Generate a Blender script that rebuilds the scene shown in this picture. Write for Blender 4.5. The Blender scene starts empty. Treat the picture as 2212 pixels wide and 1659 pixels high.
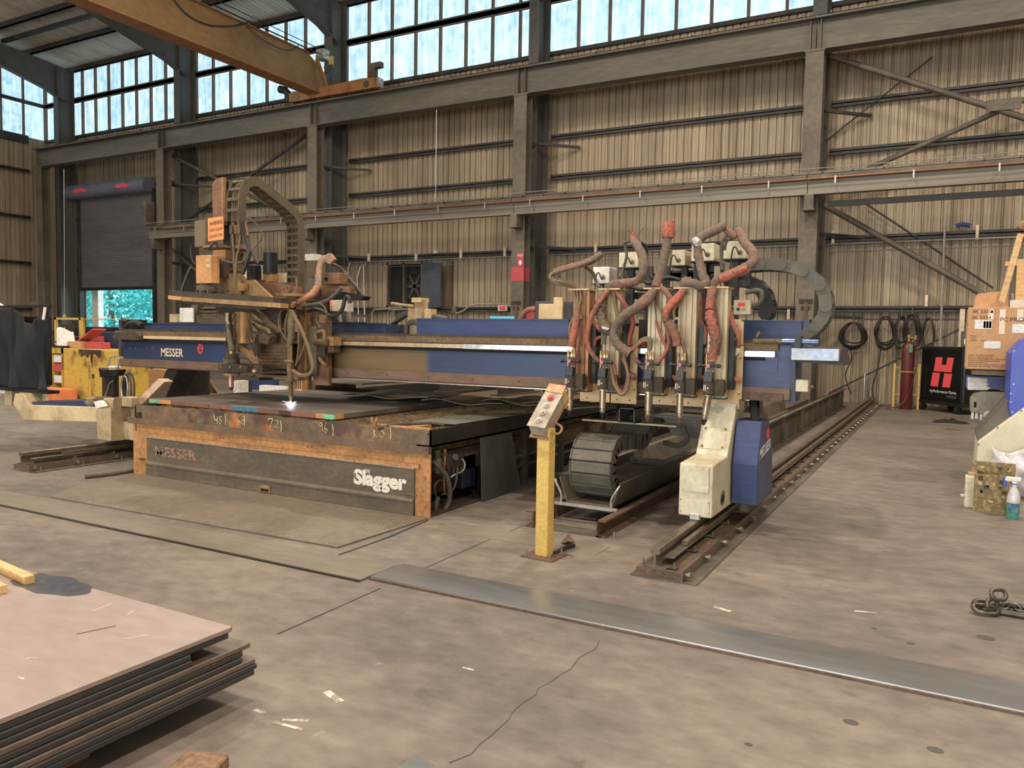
import bpy, bmesh, math, random
import numpy as np
from mathutils import Vector, Matrix
random.seed(7)
sc = bpy.context.scene
col = sc.collection
R = math.radians

# ------------------------------------------------------------------ camera
FPX, IW, IH, CAMH = 1700.75, 2212.0, 1659.0, 1.5
_p, _a, _r = R(3.52), R(28.845), R(0.985)
FW = Vector((-math.sin(_a)*math.cos(_p), math.cos(_a)*math.cos(_p), -math.sin(_p)))
_rt = Vector((math.cos(_a), math.sin(_a), 0)); _up = _rt.cross(FW)
RT = _rt*math.cos(_r)+_up*math.sin(_r); UP = _up*math.cos(_r)-_rt*math.sin(_r)
CAM = Vector((0, 0, CAMH))
cd = bpy.data.cameras.new('camera'); cam = bpy.data.objects.new('camera', cd); col.objects.link(cam)
cd.sensor_width = 36; cd.lens = FPX/IW*36; cd.clip_end = 300; cd.clip_start = .05
cam.matrix_world = Matrix.Translation(CAM) @ Matrix((RT, UP, -FW)).transposed().to_4x4()
sc.camera = cam

# ------------------------------------------------------------------ sky, exposure
w = bpy.data.worlds.new('sky'); sc.world = w; w.use_nodes = True
wn = w.node_tree.nodes; bg = wn['Background']
bg.inputs[0].default_value = (.62, .84, 1, 1); bg.inputs[1].default_value = 3.5
vs = sc.view_settings
vs.view_transform = 'Standard'; vs.look = 'None'; vs.gamma = 1; vs.use_curve_mapping = False
vs.exposure = 0.0
LAMP_POWER = 325
FILL_POWER = 2000  # power of the frontal fill light added behind the camera
FILL_COL = (1, .95, .88)
LAMP_COL = (1, .89, .76)
LAMPS = [(-29, 12), (-29, 2), (-20, 11), (-20, 2), (-11, 11), (-11, 3), (-3, 12), (-3, 4), (4, 13), (4, 5), (4, -4), (-5, -4), (-14, -4)]

# ------------------------------------------------------------------ measuring helpers (photo pixel + known plane -> place in the hall)
def ray(x, y): return FW*FPX+RT*(x-IW/2)-UP*(y-IH/2)
def aty(x, y, Y): d = ray(x, y); return CAM+d*(Y/d.y)
def atz(x, y, z=0): d = ray(x, y); return CAM+d*((z-CAMH)/d.z)
def atx(x, y, X): d = ray(x, y); return CAM+d*(X/d.x)

# ------------------------------------------------------------------ objects
def tag(o, label=None, cat=None, group=None, kind=None):
    if label: o['label'] = label
    if cat: o['category'] = cat
    if group: o['group'] = group
    if kind: o['kind'] = kind
    return o
def thing(name, loc, label=None, cat=None, group=None, rz=0, kind=None):
    o = bpy.data.objects.new(name, None); col.objects.link(o)
    o.location = loc; o.rotation_euler = (0, 0, rz); o.empty_display_size = .1
    return tag(o, label, cat, group, kind)
def rootloc(o):
    while o.parent: o = o.parent
    return o
def copy_tree(o, parent=None):
    c = o.copy(); col.objects.link(c)
    if parent: c.parent = parent
    for ch in list(o.children): copy_tree(ch, c)
    return c
def kids(o):
    out = []
    for c in o.children: out.append(c); out += kids(c)
    return out

class MB:
    """collects shapes in world coordinates; build() links them as one mesh object"""
    def __init__(s, M=None): s.v = []; s.f = []; s.M = M; s.mi = []; s.cur = 0
    def add(s, vs, fs):
        b = len(s.v)
        for p in vs:
            p = Vector(p); s.v.append(s.M @ p if s.M else p)
        for q in fs: s.f.append([b+i for i in q]); s.mi.append(s.cur)
        return s
    def box(s, x0, x1, y0, y1, z0, z1, c=0):
        if x0 > x1: x0, x1 = x1, x0
        if y0 > y1: y0, y1 = y1, y0
        if z0 > z1: z0, z1 = z1, z0
        if c <= 0:
            return s.add([(x, y, z) for z in (z0, z1) for y in (y0, y1) for x in (x0, x1)],
                         [(0, 2, 3, 1), (4, 5, 7, 6), (0, 1, 5, 4), (2, 6, 7, 3), (0, 4, 6, 2), (1, 3, 7, 5)])
        c = min(c, (x1-x0)*.45, (y1-y0)*.45, (z1-z0)*.45)
        vs = []; 
        X = (x0, x1); Y = (y0, y1); Z = (z0, z1)
        idx = {}
        for i in (0, 1):
            for j in (0, 1):
                for k in (0, 1):
                    sx, sy, sz = (1-2*i)*c, (1-2*j)*c, (1-2*k)*c
                    for ax, p in enumerate(((X[i], Y[j]+sy, Z[k]+sz), (X[i]+sx, Y[j], Z[k]+sz), (X[i]+sx, Y[j]+sy, Z[k]))):
                        idx[i, j, k, ax] = len(vs); vs.append(p)
        fs = []
        q = lambda *a: [idx[t] for t in a]
        for i in (0, 1): fs.append(q((i, 0, 0, 0), (i, 1, 0, 0), (i, 1, 1, 0), (i, 0, 1, 0)))
        for j in (0, 1): fs.append(q((0, j, 0, 1), (1, j, 0, 1), (1, j, 1, 1), (0, j, 1, 1)))
        for k in (0, 1): fs.append(q((0, 0, k, 2), (1, 0, k, 2), (1, 1, k, 2), (0, 1, k, 2)))
        for a in (0, 1):
            for b in (0, 1):
                fs.append(q((a, b, 0, 0), (a, b, 1, 0), (a, b, 1, 1), (a, b, 0, 1)))
                fs.append(q((a, 0, b, 0), (a, 1, b, 0), (a, 1, b, 2), (a, 0, b, 2)))
                fs.append(q((0, a, b, 1), (1, a, b, 1), (1, a, b, 2), (0, a, b, 2)))
        for i in (0, 1):
            for j in (0, 1):
                for k in (0, 1): fs.append(q((i, j, k, 0), (i, j, k, 1), (i, j, k, 2)))
        return s.add(vs, fs)
    def frame(s, p, ax):                       # ortho frame with z along ax
        ax = Vector(ax).normalized(); t = Vector((0, 0, 1)) if abs(ax.z) < .95 else Vector((0, 1, 0))
        u = t.cross(ax).normalized(); return u, ax.cross(u), ax
    def bar(s, p0, p1, wd, ht, roll=0):        # rectangular bar between points; wd sideways, ht upwards
        p0, p1 = Vector(p0), Vector(p1); u, v, n = s.frame(p0, p1-p0)
        if roll: u, v = u*math.cos(roll)+v*math.sin(roll), v*math.cos(roll)-u*math.sin(roll)
        vs = [p+u*a*wd/2+v*b*ht/2 for p in (p0, p1) for a, b in ((-1, -1), (1, -1), (1, 1), (-1, 1))]
        return s.add(vs, [(3, 2, 1, 0), (4, 5, 6, 7), (0, 1, 5, 4), (1, 2, 6, 5), (2, 3, 7, 6), (3, 0, 4, 7)])
    def cyl(s, p0, p1, r, n=14, r2=None, caps=True):
        p0, p1 = Vector(p0), Vector(p1); r2 = r if r2 is None else r2; u, v, k = s.frame(p0, p1-p0)
        vs = []
        for p, q in ((p0, r), (p1, r2)):
            for i in range(n):
                t = 2*math.pi*i/n; vs.append(p+u*q*math.cos(t)+v*q*math.sin(t))
        fs = [(i, (i+1) % n, n+(i+1) % n, n+i) for i in range(n)]
        if caps: fs += [tuple(range(n-1, -1, -1)), tuple(range(n, 2*n))]
        return s.add(vs, fs)
    def tube(s, pts, r, n=8, caps=True, sub=0, flat=1.0):
        P = [Vector(p) for p in pts]
        rr = list(r) if isinstance(r, (list, tuple)) else [r]*len(P)
        if sub:                                  # Catmull-Rom
            Q = []; q = []
            for i in range(len(P)-1):
                a, b, c, d = P[max(i-1, 0)], P[i], P[i+1], P[min(i+2, len(P)-1)]
                for j in range(sub):
                    t = j/sub
                    Q.append(.5*((2*b)+(c-a)*t+(2*a-5*b+4*c-d)*t*t+(3*b-a-3*c+d)*t**3)); q.append(rr[i]*(1-t)+rr[i+1]*t)
            Q.append(P[-1]); q.append(rr[-1]); P, rr = Q, q
        T = []
        for i in range(len(P)):
            t = P[min(i+1, len(P)-1)]-P[max(i-1, 0)]
            T.append(t.normalized() if t.length > 1e-9 else Vector((0, 0, 1)))
        u = s.frame(P[0], T[0])[0]; vs = []
        for i, p in enumerate(P):
            u = (u-T[i]*u.dot(T[i])); u = u.normalized() if u.length > 1e-6 else s.frame(p, T[i])[0]
            v = T[i].cross(u)
            for k in range(n):
                t = 2*math.pi*k/n; vs.append(p+u*rr[i]*math.cos(t)+v*rr[i]*flat*math.sin(t))
        m = len(P); fs = [(i*n+k, i*n+(k+1) % n, (i+1)*n+(k+1) % n, (i+1)*n+k) for i in range(m-1) for k in range(n)]
        if caps: fs += [tuple(range(n-1, -1, -1)), tuple(range((m-1)*n, m*n))]
        return s.add(vs, fs)
    def prism(s, poly, axis, a, b):             # poly in the two other axes (order xyz without axis)
        def P(t, q): l = list(q); l.insert(axis, t); return l
        n = len(poly)
        vs = [P(a, q) for q in poly]+[P(b, q) for q in poly]
        return s.add(vs, [tuple(range(n-1, -1, -1)), tuple(range(n, 2*n))]+[(i, (i+1) % n, n+(i+1) % n, n+i) for i in range(n)])
    def lathe(s, base, axis, prof, n=16):       # prof: (radius, height) along axis
        base = Vector(base); u, v, k = s.frame(base, axis); vs = []
        for r_, h_ in prof:
            for i in range(n):
                t = 2*math.pi*i/n; vs.append(base+k*h_+u*r_*math.cos(t)+v*r_*math.sin(t))
        m = len(prof)
        fs = [(i*n+j, i*n+(j+1) % n, (i+1)*n+(j+1) % n, (i+1)*n+j) for i in range(m-1) for j in range(n)]
        fs += [tuple(range(n-1, -1, -1)), tuple(range((m-1)*n, m*n))]
        return s.add(vs, fs)
    def ibeam(s, p0, p1, wd, ht, tf=.02, tw=.014, roll=0):
        p0, p1 = Vector(p0), Vector(p1); u, v, n = s.frame(p0, p1-p0)
        if roll: u, v = u*math.cos(roll)+v*math.sin(roll), v*math.cos(roll)-u*math.sin(roll)
        a, b = wd/2, ht/2
        pr = [(-a, -b), (a, -b), (a, -b+tf), (tw/2, -b+tf), (tw/2, b-tf), (a, b-tf), (a, b), (-a, b), (-a, b-tf), (-tw/2, b-tf), (-tw/2, -b+tf), (-a, -b+tf)]
        k = len(pr); vs = [p+u*x+v*y for p in (p0, p1) for x, y in pr]
        fs = [(i, (i+1) % k, k+(i+1) % k, k+i) for i in range(k)]
        for o in (0, k):
            for q in ((0, 1, 2, 3, 10, 11), (3, 4, 9, 10), (4, 5, 6, 7, 8, 9)): fs.append([o+i for i in q])
        return s.add(vs, fs)
    def grid(s, nx, ny, fn):
        vs = [fn(i/(nx-1), j/(ny-1)) for j in range(ny) for i in range(nx)]
        return s.add(vs, [(j*nx+i, j*nx+i+1, (j+1)*nx+i+1, (j+1)*nx+i) for j in range(ny-1) for i in range(nx-1)])
    def bolt(s, p, ax, r=.012, h=.01):
        p = Vector(p); return s.cyl(p, p+Vector(ax).normalized()*h, r, 6)
    def build(s, name, mat, parent=None, smooth=0, bev=0, solid=0, sub=0, kind=None, label=None):
        me = bpy.data.meshes.new(name)
        o = bpy.data.objects.new(name, me)
        off = Vector((0, 0, 0)); inv = None
        if parent:
            o.parent = parent; rt = rootloc(parent); off = Vector(rt.location); rz = rt.rotation_euler.z
            if rz: inv = Matrix.Rotation(-rz, 4, 'Z')
        elif s.v:
            xs = [p.x for p in s.v]; ys = [p.y for p in s.v]; off = Vector(((min(xs)+max(xs))/2, (min(ys)+max(ys))/2, min(p.z for p in s.v)))
            o.location = off
        me.from_pydata([tuple((inv @ (p-off)) if inv else p-off) for p in s.v], [], s.f)
        ms = mat if isinstance(mat, (list, tuple)) else [mat]
        for m in ms: me.materials.append(m)
        if len(ms) > 1: me.polygons.foreach_set('material_index', s.mi)
        bm = bmesh.new(); bm.from_mesh(me); bmesh.ops.recalc_face_normals(bm, faces=bm.faces); bm.to_mesh(me); bm.free()
        if smooth:
            me.polygons.foreach_set('use_smooth', [True]*len(me.polygons)); me.set_sharp_from_angle(angle=R(smooth))
        if bev:
            m = o.modifiers.new('bevel', 'BEVEL'); m.width = bev; m.segments = 2; m.limit_method = 'ANGLE'; m.angle_limit = R(40)
        if solid:
            m = o.modifiers.new('solid', 'SOLIDIFY'); m.thickness = solid; m.offset = 0
        if sub:
            m = o.modifiers.new('subd', 'SUBSURF'); m.levels = sub; m.render_levels = sub
        col.objects.link(o)
        if kind: o['kind'] = kind
        if label: o['label'] = label
        return o

def text_mesh(txt, size, wide=1.0, shear=0, bold=0.0, align='LEFT', extrude=0.0, spacing=1.0):
    cu = bpy.data.curves.new('lettering', 'FONT'); cu.body = txt; cu.size = size; cu.shear = shear
    cu.offset = bold; cu.align_x = align; cu.space_character = spacing; cu.extrude = extrude; cu.resolution_u = 4
    ob = bpy.data.objects.new('tmp_text', cu); col.objects.link(ob)
    dg = bpy.context.evaluated_depsgraph_get(); dg.update()
    me = bpy.data.meshes.new_from_object(ob.evaluated_get(dg))
    vs = [Vector((v.co.x*wide, v.co.y, v.co.z)) for v in me.vertices]; fs = [list(p.vertices) for p in me.polygons]
    bpy.data.objects.remove(ob); bpy.data.curves.remove(cu); bpy.data.meshes.remove(me)
    return vs, fs
def lettering(name, txt, origin, right, up, size, mat, parent, fit=None, **k):
    """flat print: lettering laid on a face; fit = total width"""
    vs, fs = text_mesh(txt, size, **k)
    if not vs: return None
    right = Vector(right).normalized(); up = Vector(up).normalized(); o = Vector(origin)
    x0 = min(v.x for v in vs); x1 = max(v.x for v in vs)
    kx = fit/(x1-x0) if fit else 1
    m = MB(); nrm = right.cross(up)
    m.add([o+right*((v.x-x0)*kx)+up*v.y+nrm*v.z for v in vs], fs)
    return m.build(name, mat, parent)
# ------------------------------------------------------------------ materials
def srgb(r, g, b):
    f = lambda c: ((c/255+.055)/1.055)**2.4 if c > 10 else c/255/12.92
    return (f(r), f(g), f(b), 1)
def lin(c): return tuple(c)+(1,) if len(c) == 3 else c
MATS = {}
def mk(name, c, rough=.6, metal=0, dirt=None, amt=.5, scale=2.5, fine=.12, bump=.0, stretch=(1, 1, 1), rnd=0, spec=.5, thr=(.45, .65), coords='Object', emit=None, bscale=60, rv=.15):
    if name in MATS: return MATS[name]
    m = bpy.data.materials.new(name); m.use_nodes = True; nt = m.node_tree; N = nt.nodes; Lk = nt.links
    b = N['Principled BSDF']; b.inputs['Roughness'].default_value = rough; b.inputs['Metallic'].default_value = metal
    b.inputs['Specular IOR Level'].default_value = spec
    if emit:
        b.inputs['Emission Color'].default_value = lin(emit[0]); b.inputs['Emission Strength'].default_value = emit[1]
    tc = N.new('ShaderNodeTexCoord'); mp = N.new('ShaderNodeMapping'); Lk.new(tc.outputs[coords], mp.inputs[0])
    mp.inputs['Scale'].default_value = stretch
    oi = N.new('ShaderNodeObjectInfo')
    ml = N.new('ShaderNodeMath'); ml.operation = 'MULTIPLY'; ml.inputs[1].default_value = 37.0; Lk.new(oi.outputs['Random'], ml.inputs[0])
    n1 = N.new('ShaderNodeTexNoise'); n1.noise_dimensions = '4D'; n1.inputs['Scale'].default_value = scale; n1.inputs['Detail'].default_value = 7; n1.inputs['Roughness'].default_value = .62
    Lk.new(mp.outputs[0], n1.inputs['Vector']); Lk.new(ml.outputs[0], n1.inputs['W'])
    n2 = N.new('ShaderNodeTexNoise'); n2.inputs['Scale'].default_value = scale*9; n2.inputs['Detail'].default_value = 4; Lk.new(mp.outputs[0], n2.inputs['Vector'])
    colr = None
    if dirt is not None:
        r = N.new('ShaderNodeMapRange'); r.inputs['From Min'].default_value = thr[0]; r.inputs['From Max'].default_value = thr[1]; r.inputs['To Max'].default_value = amt
        Lk.new(n1.outputs['Fac'], r.inputs['Value'])
        mx = N.new('ShaderNodeMix'); mx.data_type = 'RGBA'; mx.inputs['A'].default_value = lin(c); mx.inputs['B'].default_value = lin(dirt)
        Lk.new(r.outputs['Result'], mx.inputs['Factor']); colr = mx.outputs['Result']
    hs = N.new('ShaderNodeHueSaturation'); hs.inputs['Saturation'].default_value = .9
    if colr: Lk.new(colr, hs.inputs['Color'])
    else: hs.inputs['Color'].default_value = lin(c)
    vr = N.new('ShaderNodeMapRange'); vr.inputs['From Min'].default_value = .3; vr.inputs['From Max'].default_value = .7
    vr.inputs['To Min'].default_value = 1-fine*1.6; vr.inputs['To Max'].default_value = 1+fine*1.6; Lk.new(n2.outputs['Fac'], vr.inputs['Value'])
    val = vr.outputs['Result']
    if rnd:
        rr = N.new('ShaderNodeMapRange'); rr.inputs['To Min'].default_value = 1-rnd; rr.inputs['To Max'].default_value = 1+rnd; Lk.new(oi.outputs['Random'], rr.inputs['Value'])
        mm = N.new('ShaderNodeMath'); mm.operation = 'MULTIPLY'; Lk.new(val, mm.inputs[0]); Lk.new(rr.outputs['Result'], mm.inputs[1]); val = mm.outputs[0]
    Lk.new(val, hs.inputs['Value']); Lk.new(hs.outputs['Color'], b.inputs['Base Color'])
    rg = N.new('ShaderNodeMapRange'); rg.inputs['To Min'].default_value = max(.03, rough-rv); rg.inputs['To Max'].default_value = min(1, rough+rv)
    Lk.new(n1.outputs['Fac'], rg.inputs['Value']); Lk.new(rg.outputs['Result'], b.inputs['Roughness'])
    if bump:
        n3 = N.new('ShaderNodeTexNoise'); n3.inputs['Scale'].default_value = bscale; n3.inputs['Detail'].default_value = 3; Lk.new(tc.outputs[coords], n3.inputs['Vector'])
        bp = N.new('ShaderNodeBump'); bp.inputs['Strength'].default_value = bump; bp.inputs['Distance'].default_value = .01
        Lk.new(n3.outputs['Fac'], bp.inputs['Height']); Lk.new(bp.outputs[0], b.inputs['Normal'])
    MATS[name] = m; return m
def emi(name, c, s):
    if name in MATS: return MATS[name]
    m = bpy.data.materials.new(name); m.use_nodes = True; b = m.node_tree.nodes['Principled BSDF']
    b.inputs['Base Color'].default_value = lin(c); b.inputs['Emission Color'].default_value = lin(c); b.inputs['Emission Strength'].default_value = s
    MATS[name] = m; return m
S = srgb
m_steel = mk('dusty_dark_steel', S(84, 76, 64), .62, .15, S(122, 108, 88), .8, 1.6, .12)
m_steel_dk = mk('dark_painted_steel', S(52, 50, 48), .6, .1, S(86, 78, 66), .6, 1.8, .12)
m_girder = mk('grey_dusty_girder', S(94, 90, 79), .6, .1, S(124, 112, 94), .7, .8, .1, stretch=(.4, 1, 2.5))
m_col = mk('dusty_column_steel', S(108, 98, 82), .68, .05, S(84, 74, 60), .7, 1.2, .1)
m_black = mk('black_metal', S(24, 24, 25), .5, .1, S(60, 54, 46), .5, 4, .1)
m_copper = mk('copper_bar', S(186, 118, 74), .35, .7, S(120, 72, 46), .4, 5)
m_galv = mk('galvanised_pipe', S(186, 182, 172), .35, .6, S(130, 120, 104), .4, 3)
m_white = mk('white_paint', S(220, 214, 200), .5, 0, S(170, 156, 132), .4, 4)
m_rail = mk('worn_rail_steel', S(120, 106, 88), .4, .5, S(92, 74, 58), .7, 6, .15)
m_bright = mk('bright_guide_steel', S(214, 210, 204), .25, .85, S(170, 140, 100), .35, 3)
m_rust = mk('rusty_steel', S(104, 78, 58), .8, .1, S(84, 68, 54), .8, 5, .2, bump=.25)
m_orange = mk('heat_rusted_orange_steel', S(178, 120, 52), .7, .05, S(126, 90, 46), .8, 3, .16, bump=.1)
m_brown = mk('brown_sooty_steel', S(110, 84, 48), .72, .05, S(74, 60, 42), .8, 4, .18, bump=.15)
m_brown_lt = mk('tan_sooty_steel', S(148, 108, 58), .7, .05, S(100, 78, 50), .8, 4, .16, bump=.1)
m_brown_dk = mk('dark_sooty_steel', S(70, 58, 42), .75, .05, S(48, 42, 34), .8, 5, .16, bump=.15)
m_blue = mk('machine_blue_paint', S(37, 55, 102), .45, 0, S(54, 64, 92), .6, 1.5, .1, stretch=(.5, 1, 3))
m_blue_dk = mk('dark_blue_paint', S(34, 50, 88), .5, 0, S(66, 64, 66), .7, 2.5, .1, stretch=(.5, 1, 3))
m_cream = mk('cream_machine_paint', S(204, 192, 160), .5, 0, S(150, 128, 96), .7, 3.2, .08, thr=(.48, .72))
m_cream_dk = mk('grimy_cream_paint', S(178, 152, 110), .6, 0, S(96, 74, 48), .85, 4, .1)
m_tanplate = mk('gold_tan_plate', S(208, 174, 120), .5, .1, S(176, 136, 84), .7, 2.5, .06)
m_alu = mk('aluminium_extrusion', S(196, 176, 138), .5, .2, S(150, 118, 78), .5, 3, .05, stretch=(2, 2, .3))
m_torch = mk('torch_tube_steel', S(168, 152, 126), .32, .8, S(112, 88, 62), .6, 8)
m_torch_dk = mk('torch_body_dark', S(44, 44, 48), .4, .3, S(70, 62, 52), .5, 10)
m_brass = mk('brass_fitting', S(176, 140, 84), .35, .7, S(110, 84, 54), .6, 12)
m_hosewrap = mk('red_dusty_leather_wrap', S(168, 80, 52), .85, 0, S(106, 80, 62), .9, 4.5, .2, bump=.5, bscale=25, thr=(.4, .6))
m_hosewrap_dk = mk('brown_dusty_wrap', S(106, 88, 72), .88, 0, S(144, 84, 60), .5, 4, .15, bump=.5, bscale=25, thr=(.5, .62))
m_hose_red = mk('red_gas_hose', S(148, 70, 46), .6, 0, S(112, 84, 62), .7, 9, .1)
m_hose_gr = mk('grey_cable', S(86, 78, 66), .65, 0, S(60, 54, 46), .6, 9, .1)
m_hose_ol = mk('olive_dusty_hose', S(122, 98, 62), .7, 0, S(84, 68, 46), .7, 9, .1)
m_cable = mk('black_cable', S(40, 38, 34), .55, 0, S(70, 62, 50), .5, 9, .1)
m_chain = mk('cable_chain_plastic', S(86, 82, 70), .65, 0, S(112, 102, 84), .7, 5, .1, rnd=.14)
m_chain_br = mk('brown_dusty_cable_chain', S(92, 78, 52), .72, 0, S(64, 56, 42), .7, 5, .12)
m_yellow = mk('chipped_yellow_paint', S(206, 168, 64), .5, 0, S(168, 126, 44), .6, 9, .12, bump=.1, thr=(.52, .62))
m_yellow_cab = mk('stained_yellow_paint', S(198, 158, 30), .5, 0, S(96, 70, 34), .8, 2.6, .1, thr=(.52, .64))
m_red = mk('red_paint', S(192, 52, 56), .5, 0, S(140, 40, 40), .4, 5)
m_redcyl = mk('dark_red_cylinder', S(96, 26, 26), .4, 0, S(70, 30, 26), .6, 5)
m_wood = mk('raw_timber', S(214, 172, 106), .7, 0, S(180, 132, 76), .6, 5, .12, stretch=(1, 6, 6))
m_wood_dk = mk('old_brown_timber', S(132, 98, 70), .85, 0, S(88, 64, 46), .7, 6, .2, bump=.5, bscale=30)
m_card = mk('cardboard', S(196, 144, 92), .8, 0, S(178, 126, 76), .5, 2.5, .05)
m_paper = mk('white_paper', S(226, 222, 212), .7, 0, S(200, 194, 182), .4, 6)
m_ink = mk('dark_print', S(70, 44, 26), .8)
m_inkred = mk('red_print', S(240, 24, 36), .6, 0, S(220, 24, 36), .3, 20)
m_cloth = mk('black_cloth', S(26, 26, 27), .85, 0, S(40, 38, 34), .5, 4, .2)
m_clearbag = mk('cloudy_plastic', S(206, 198, 198), .25, 0, S(176, 160, 164), .6, 9, .1)
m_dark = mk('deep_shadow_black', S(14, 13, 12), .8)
m_screw = mk('zinc_bolt', S(150, 138, 118), .4, .6, S(100, 84, 64), .5, 20)
m_rubber = mk('black_rubber', S(26, 25, 24), .8)
m_letter = mk('cream_lettering', S(226, 204, 172), .6, 0, S(170, 140, 110), .5, 12)
m_letterw = mk('white_lettering', S(232, 232, 236), .6)
m_letter_old = mk('worn_letter_print', S(150, 110, 86), .8, 0, S(72, 62, 52), 1, 22, .2, thr=(.5, .58))
m_slagger = mk('worn_white_lettering', S(224, 214, 196), .7, 0, S(90, 78, 64), 1, 14, .1, thr=(.58, .64))
m_chalk = mk('yellow_chalk', S(226, 206, 142), .9, 0, S(150, 120, 84), .7, 40, .2)
# ------------------------------------------------------------------ hall: floor, walls, roof, windows
YW, XL, XR, YF = 21.1, -35.4, 12.0, -14.0
COLX = [-33.2, -25.62, -18.18, -10.57, -2.94, 4.68]
EAVE, SLOPE, RIDGE = 12.62, .083, 4.0
def roofz(y): return EAVE+SLOPE*(YW-y) if y >= RIDGE else EAVE+SLOPE*(YW-RIDGE)-SLOPE*(RIDGE-y)

def floor_material():
    m = mk('concrete_floor', S(124, 111, 98), .58, 0, S(97, 88, 79), .9, .9, .12, bump=.18, stretch=(.7, 1, 1), thr=(.42, .62), bscale=9, rv=.2)
    nt = m.node_tree; N = nt.nodes; Lk = nt.links; b = N['Principled BSDF']
    src = b.inputs['Base Color'].links[0].from_socket
    tc = [n for n in N if n.type == 'TEX_COORD'][0]
    n = N.new('ShaderNodeTexNoise'); n.inputs['Scale'].default_value = 3.2; n.inputs['Detail'].default_value = 9; n.inputs['Roughness'].default_value = .7; Lk.new(tc.outputs['Object'], n.inputs['Vector'])
    r = N.new('ShaderNodeMapRange'); r.inputs['From Min'].default_value = .66; r.inputs['From Max'].default_value = .74; r.inputs['To Max'].default_value = .55; Lk.new(n.outputs['Fac'], r.inputs['Value'])
    mx = N.new('ShaderNodeMix'); mx.data_type = 'RGBA'; Lk.new(src, mx.inputs['A']); mx.inputs['B'].default_value = S(186, 172, 150); Lk.new(r.outputs['Result'], mx.inputs['Factor'])
    n4 = N.new('ShaderNodeTexNoise'); n4.inputs['Scale'].default_value = 6; n4.inputs['Detail'].default_value = 6; Lk.new(tc.outputs['Object'], n4.inputs['Vector'])
    r4 = N.new('ShaderNodeMapRange'); r4.inputs['From Min'].default_value = .67; r4.inputs['From Max'].default_value = .72; r4.inputs['To Max'].default_value = .5; Lk.new(n4.outputs['Fac'], r4.inputs['Value'])
    m4 = N.new('ShaderNodeMix'); m4.data_type = 'RGBA'; Lk.new(mx.outputs['Result'], m4.inputs['A']); m4.inputs['B'].default_value = S(84, 74, 62); Lk.new(r4.outputs['Result'], m4.inputs['Factor'])
    n5 = N.new('ShaderNodeTexNoise'); n5.inputs['Scale'].default_value = 1; n5.inputs['Detail'].default_value = 10; n5.inputs['Roughness'].default_value = .75
    mp5 = N.new('ShaderNodeMapping'); mp5.inputs['Scale'].default_value = (9, 16, 9); mp5.inputs['Rotation'].default_value = (0, 0, R(-14)); Lk.new(tc.outputs['Object'], mp5.inputs[0]); Lk.new(mp5.outputs[0], n5.inputs['Vector'])
    r5 = N.new('ShaderNodeMapRange'); r5.inputs['From Min'].default_value = .3; r5.inputs['From Max'].default_value = .7; r5.inputs['To Min'].default_value = .8; r5.inputs['To Max'].default_value = 1.18; Lk.new(n5.outputs['Fac'], r5.inputs['Value'])
    h5 = N.new('ShaderNodeHueSaturation'); Lk.new(m4.outputs['Result'], h5.inputs['Color']); Lk.new(r5.outputs['Result'], h5.inputs['Value'])
    Lk.new(h5.outputs['Color'], b.inputs['Base Color'])
    return m
m_floor = floor_material()
floor = MB().box(XL-.2, XR, YF, YW+.3, -.25, 0).build('floor', m_floor, kind='structure')
m_joint = mk('dark_joint', S(58, 48, 38), .9)
def strip(name, pts, wd, mat, parent, z=.0015):
    m = MB()
    P = [Vector((p[0], p[1], z)) for p in pts]
    L_, R_ = [], []
    for i, p in enumerate(P):
        d = (P[min(i+1, len(P)-1)]-P[max(i-1, 0)]).normalized(); n = Vector((-d.y, d.x, 0))*wd/2*random.uniform(.7, 1.3)
        L_.append(p+n); R_.append(p-n)
    k = len(P)
    m.add(L_+R_, [(i, i+1, k+i+1, k+i) for i in range(k-1)])
    return m.build(name, mat, parent)
def fpx(*q): return [atz(x, y) for x, y in q]
strip('joint', fpx((600, 1370), (822, 1271)), .012, m_joint, floor)
strip('joint', fpx((917, 1228), (1068, 1161), (1130, 1136)), .008, m_joint, floor)
strip('joint', fpx((725, 1201.5), (783, 1181), (841, 1160), (925, 1124)), .022, m_dark, floor)
strip('joint', fpx((950, 1130.5), (1050, 1155), (1153, 1179), (1240, 1202)), .018, m_rust, floor)
strip('joint', fpx((180, 1052), (240, 1045)), .012, m_joint, floor)
crk = [(1705, 700), (1690, 740), (1600, 790), (1555, 850), (1500, 880), (1470, 905), (1380, 955), (1372, 985), (1300, 1030), (1245, 1080), (1225, 1120), (1190, 1150), (1130, 1205), (1070, 1250), (1030, 1300), (910, 1348)]
strip('crack', fpx(*[(600+x/2.458, 1100+y/2.458) for x, y in crk]), .0045, mk('hairline_crack', S(82, 70, 58), .9), floor)
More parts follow.
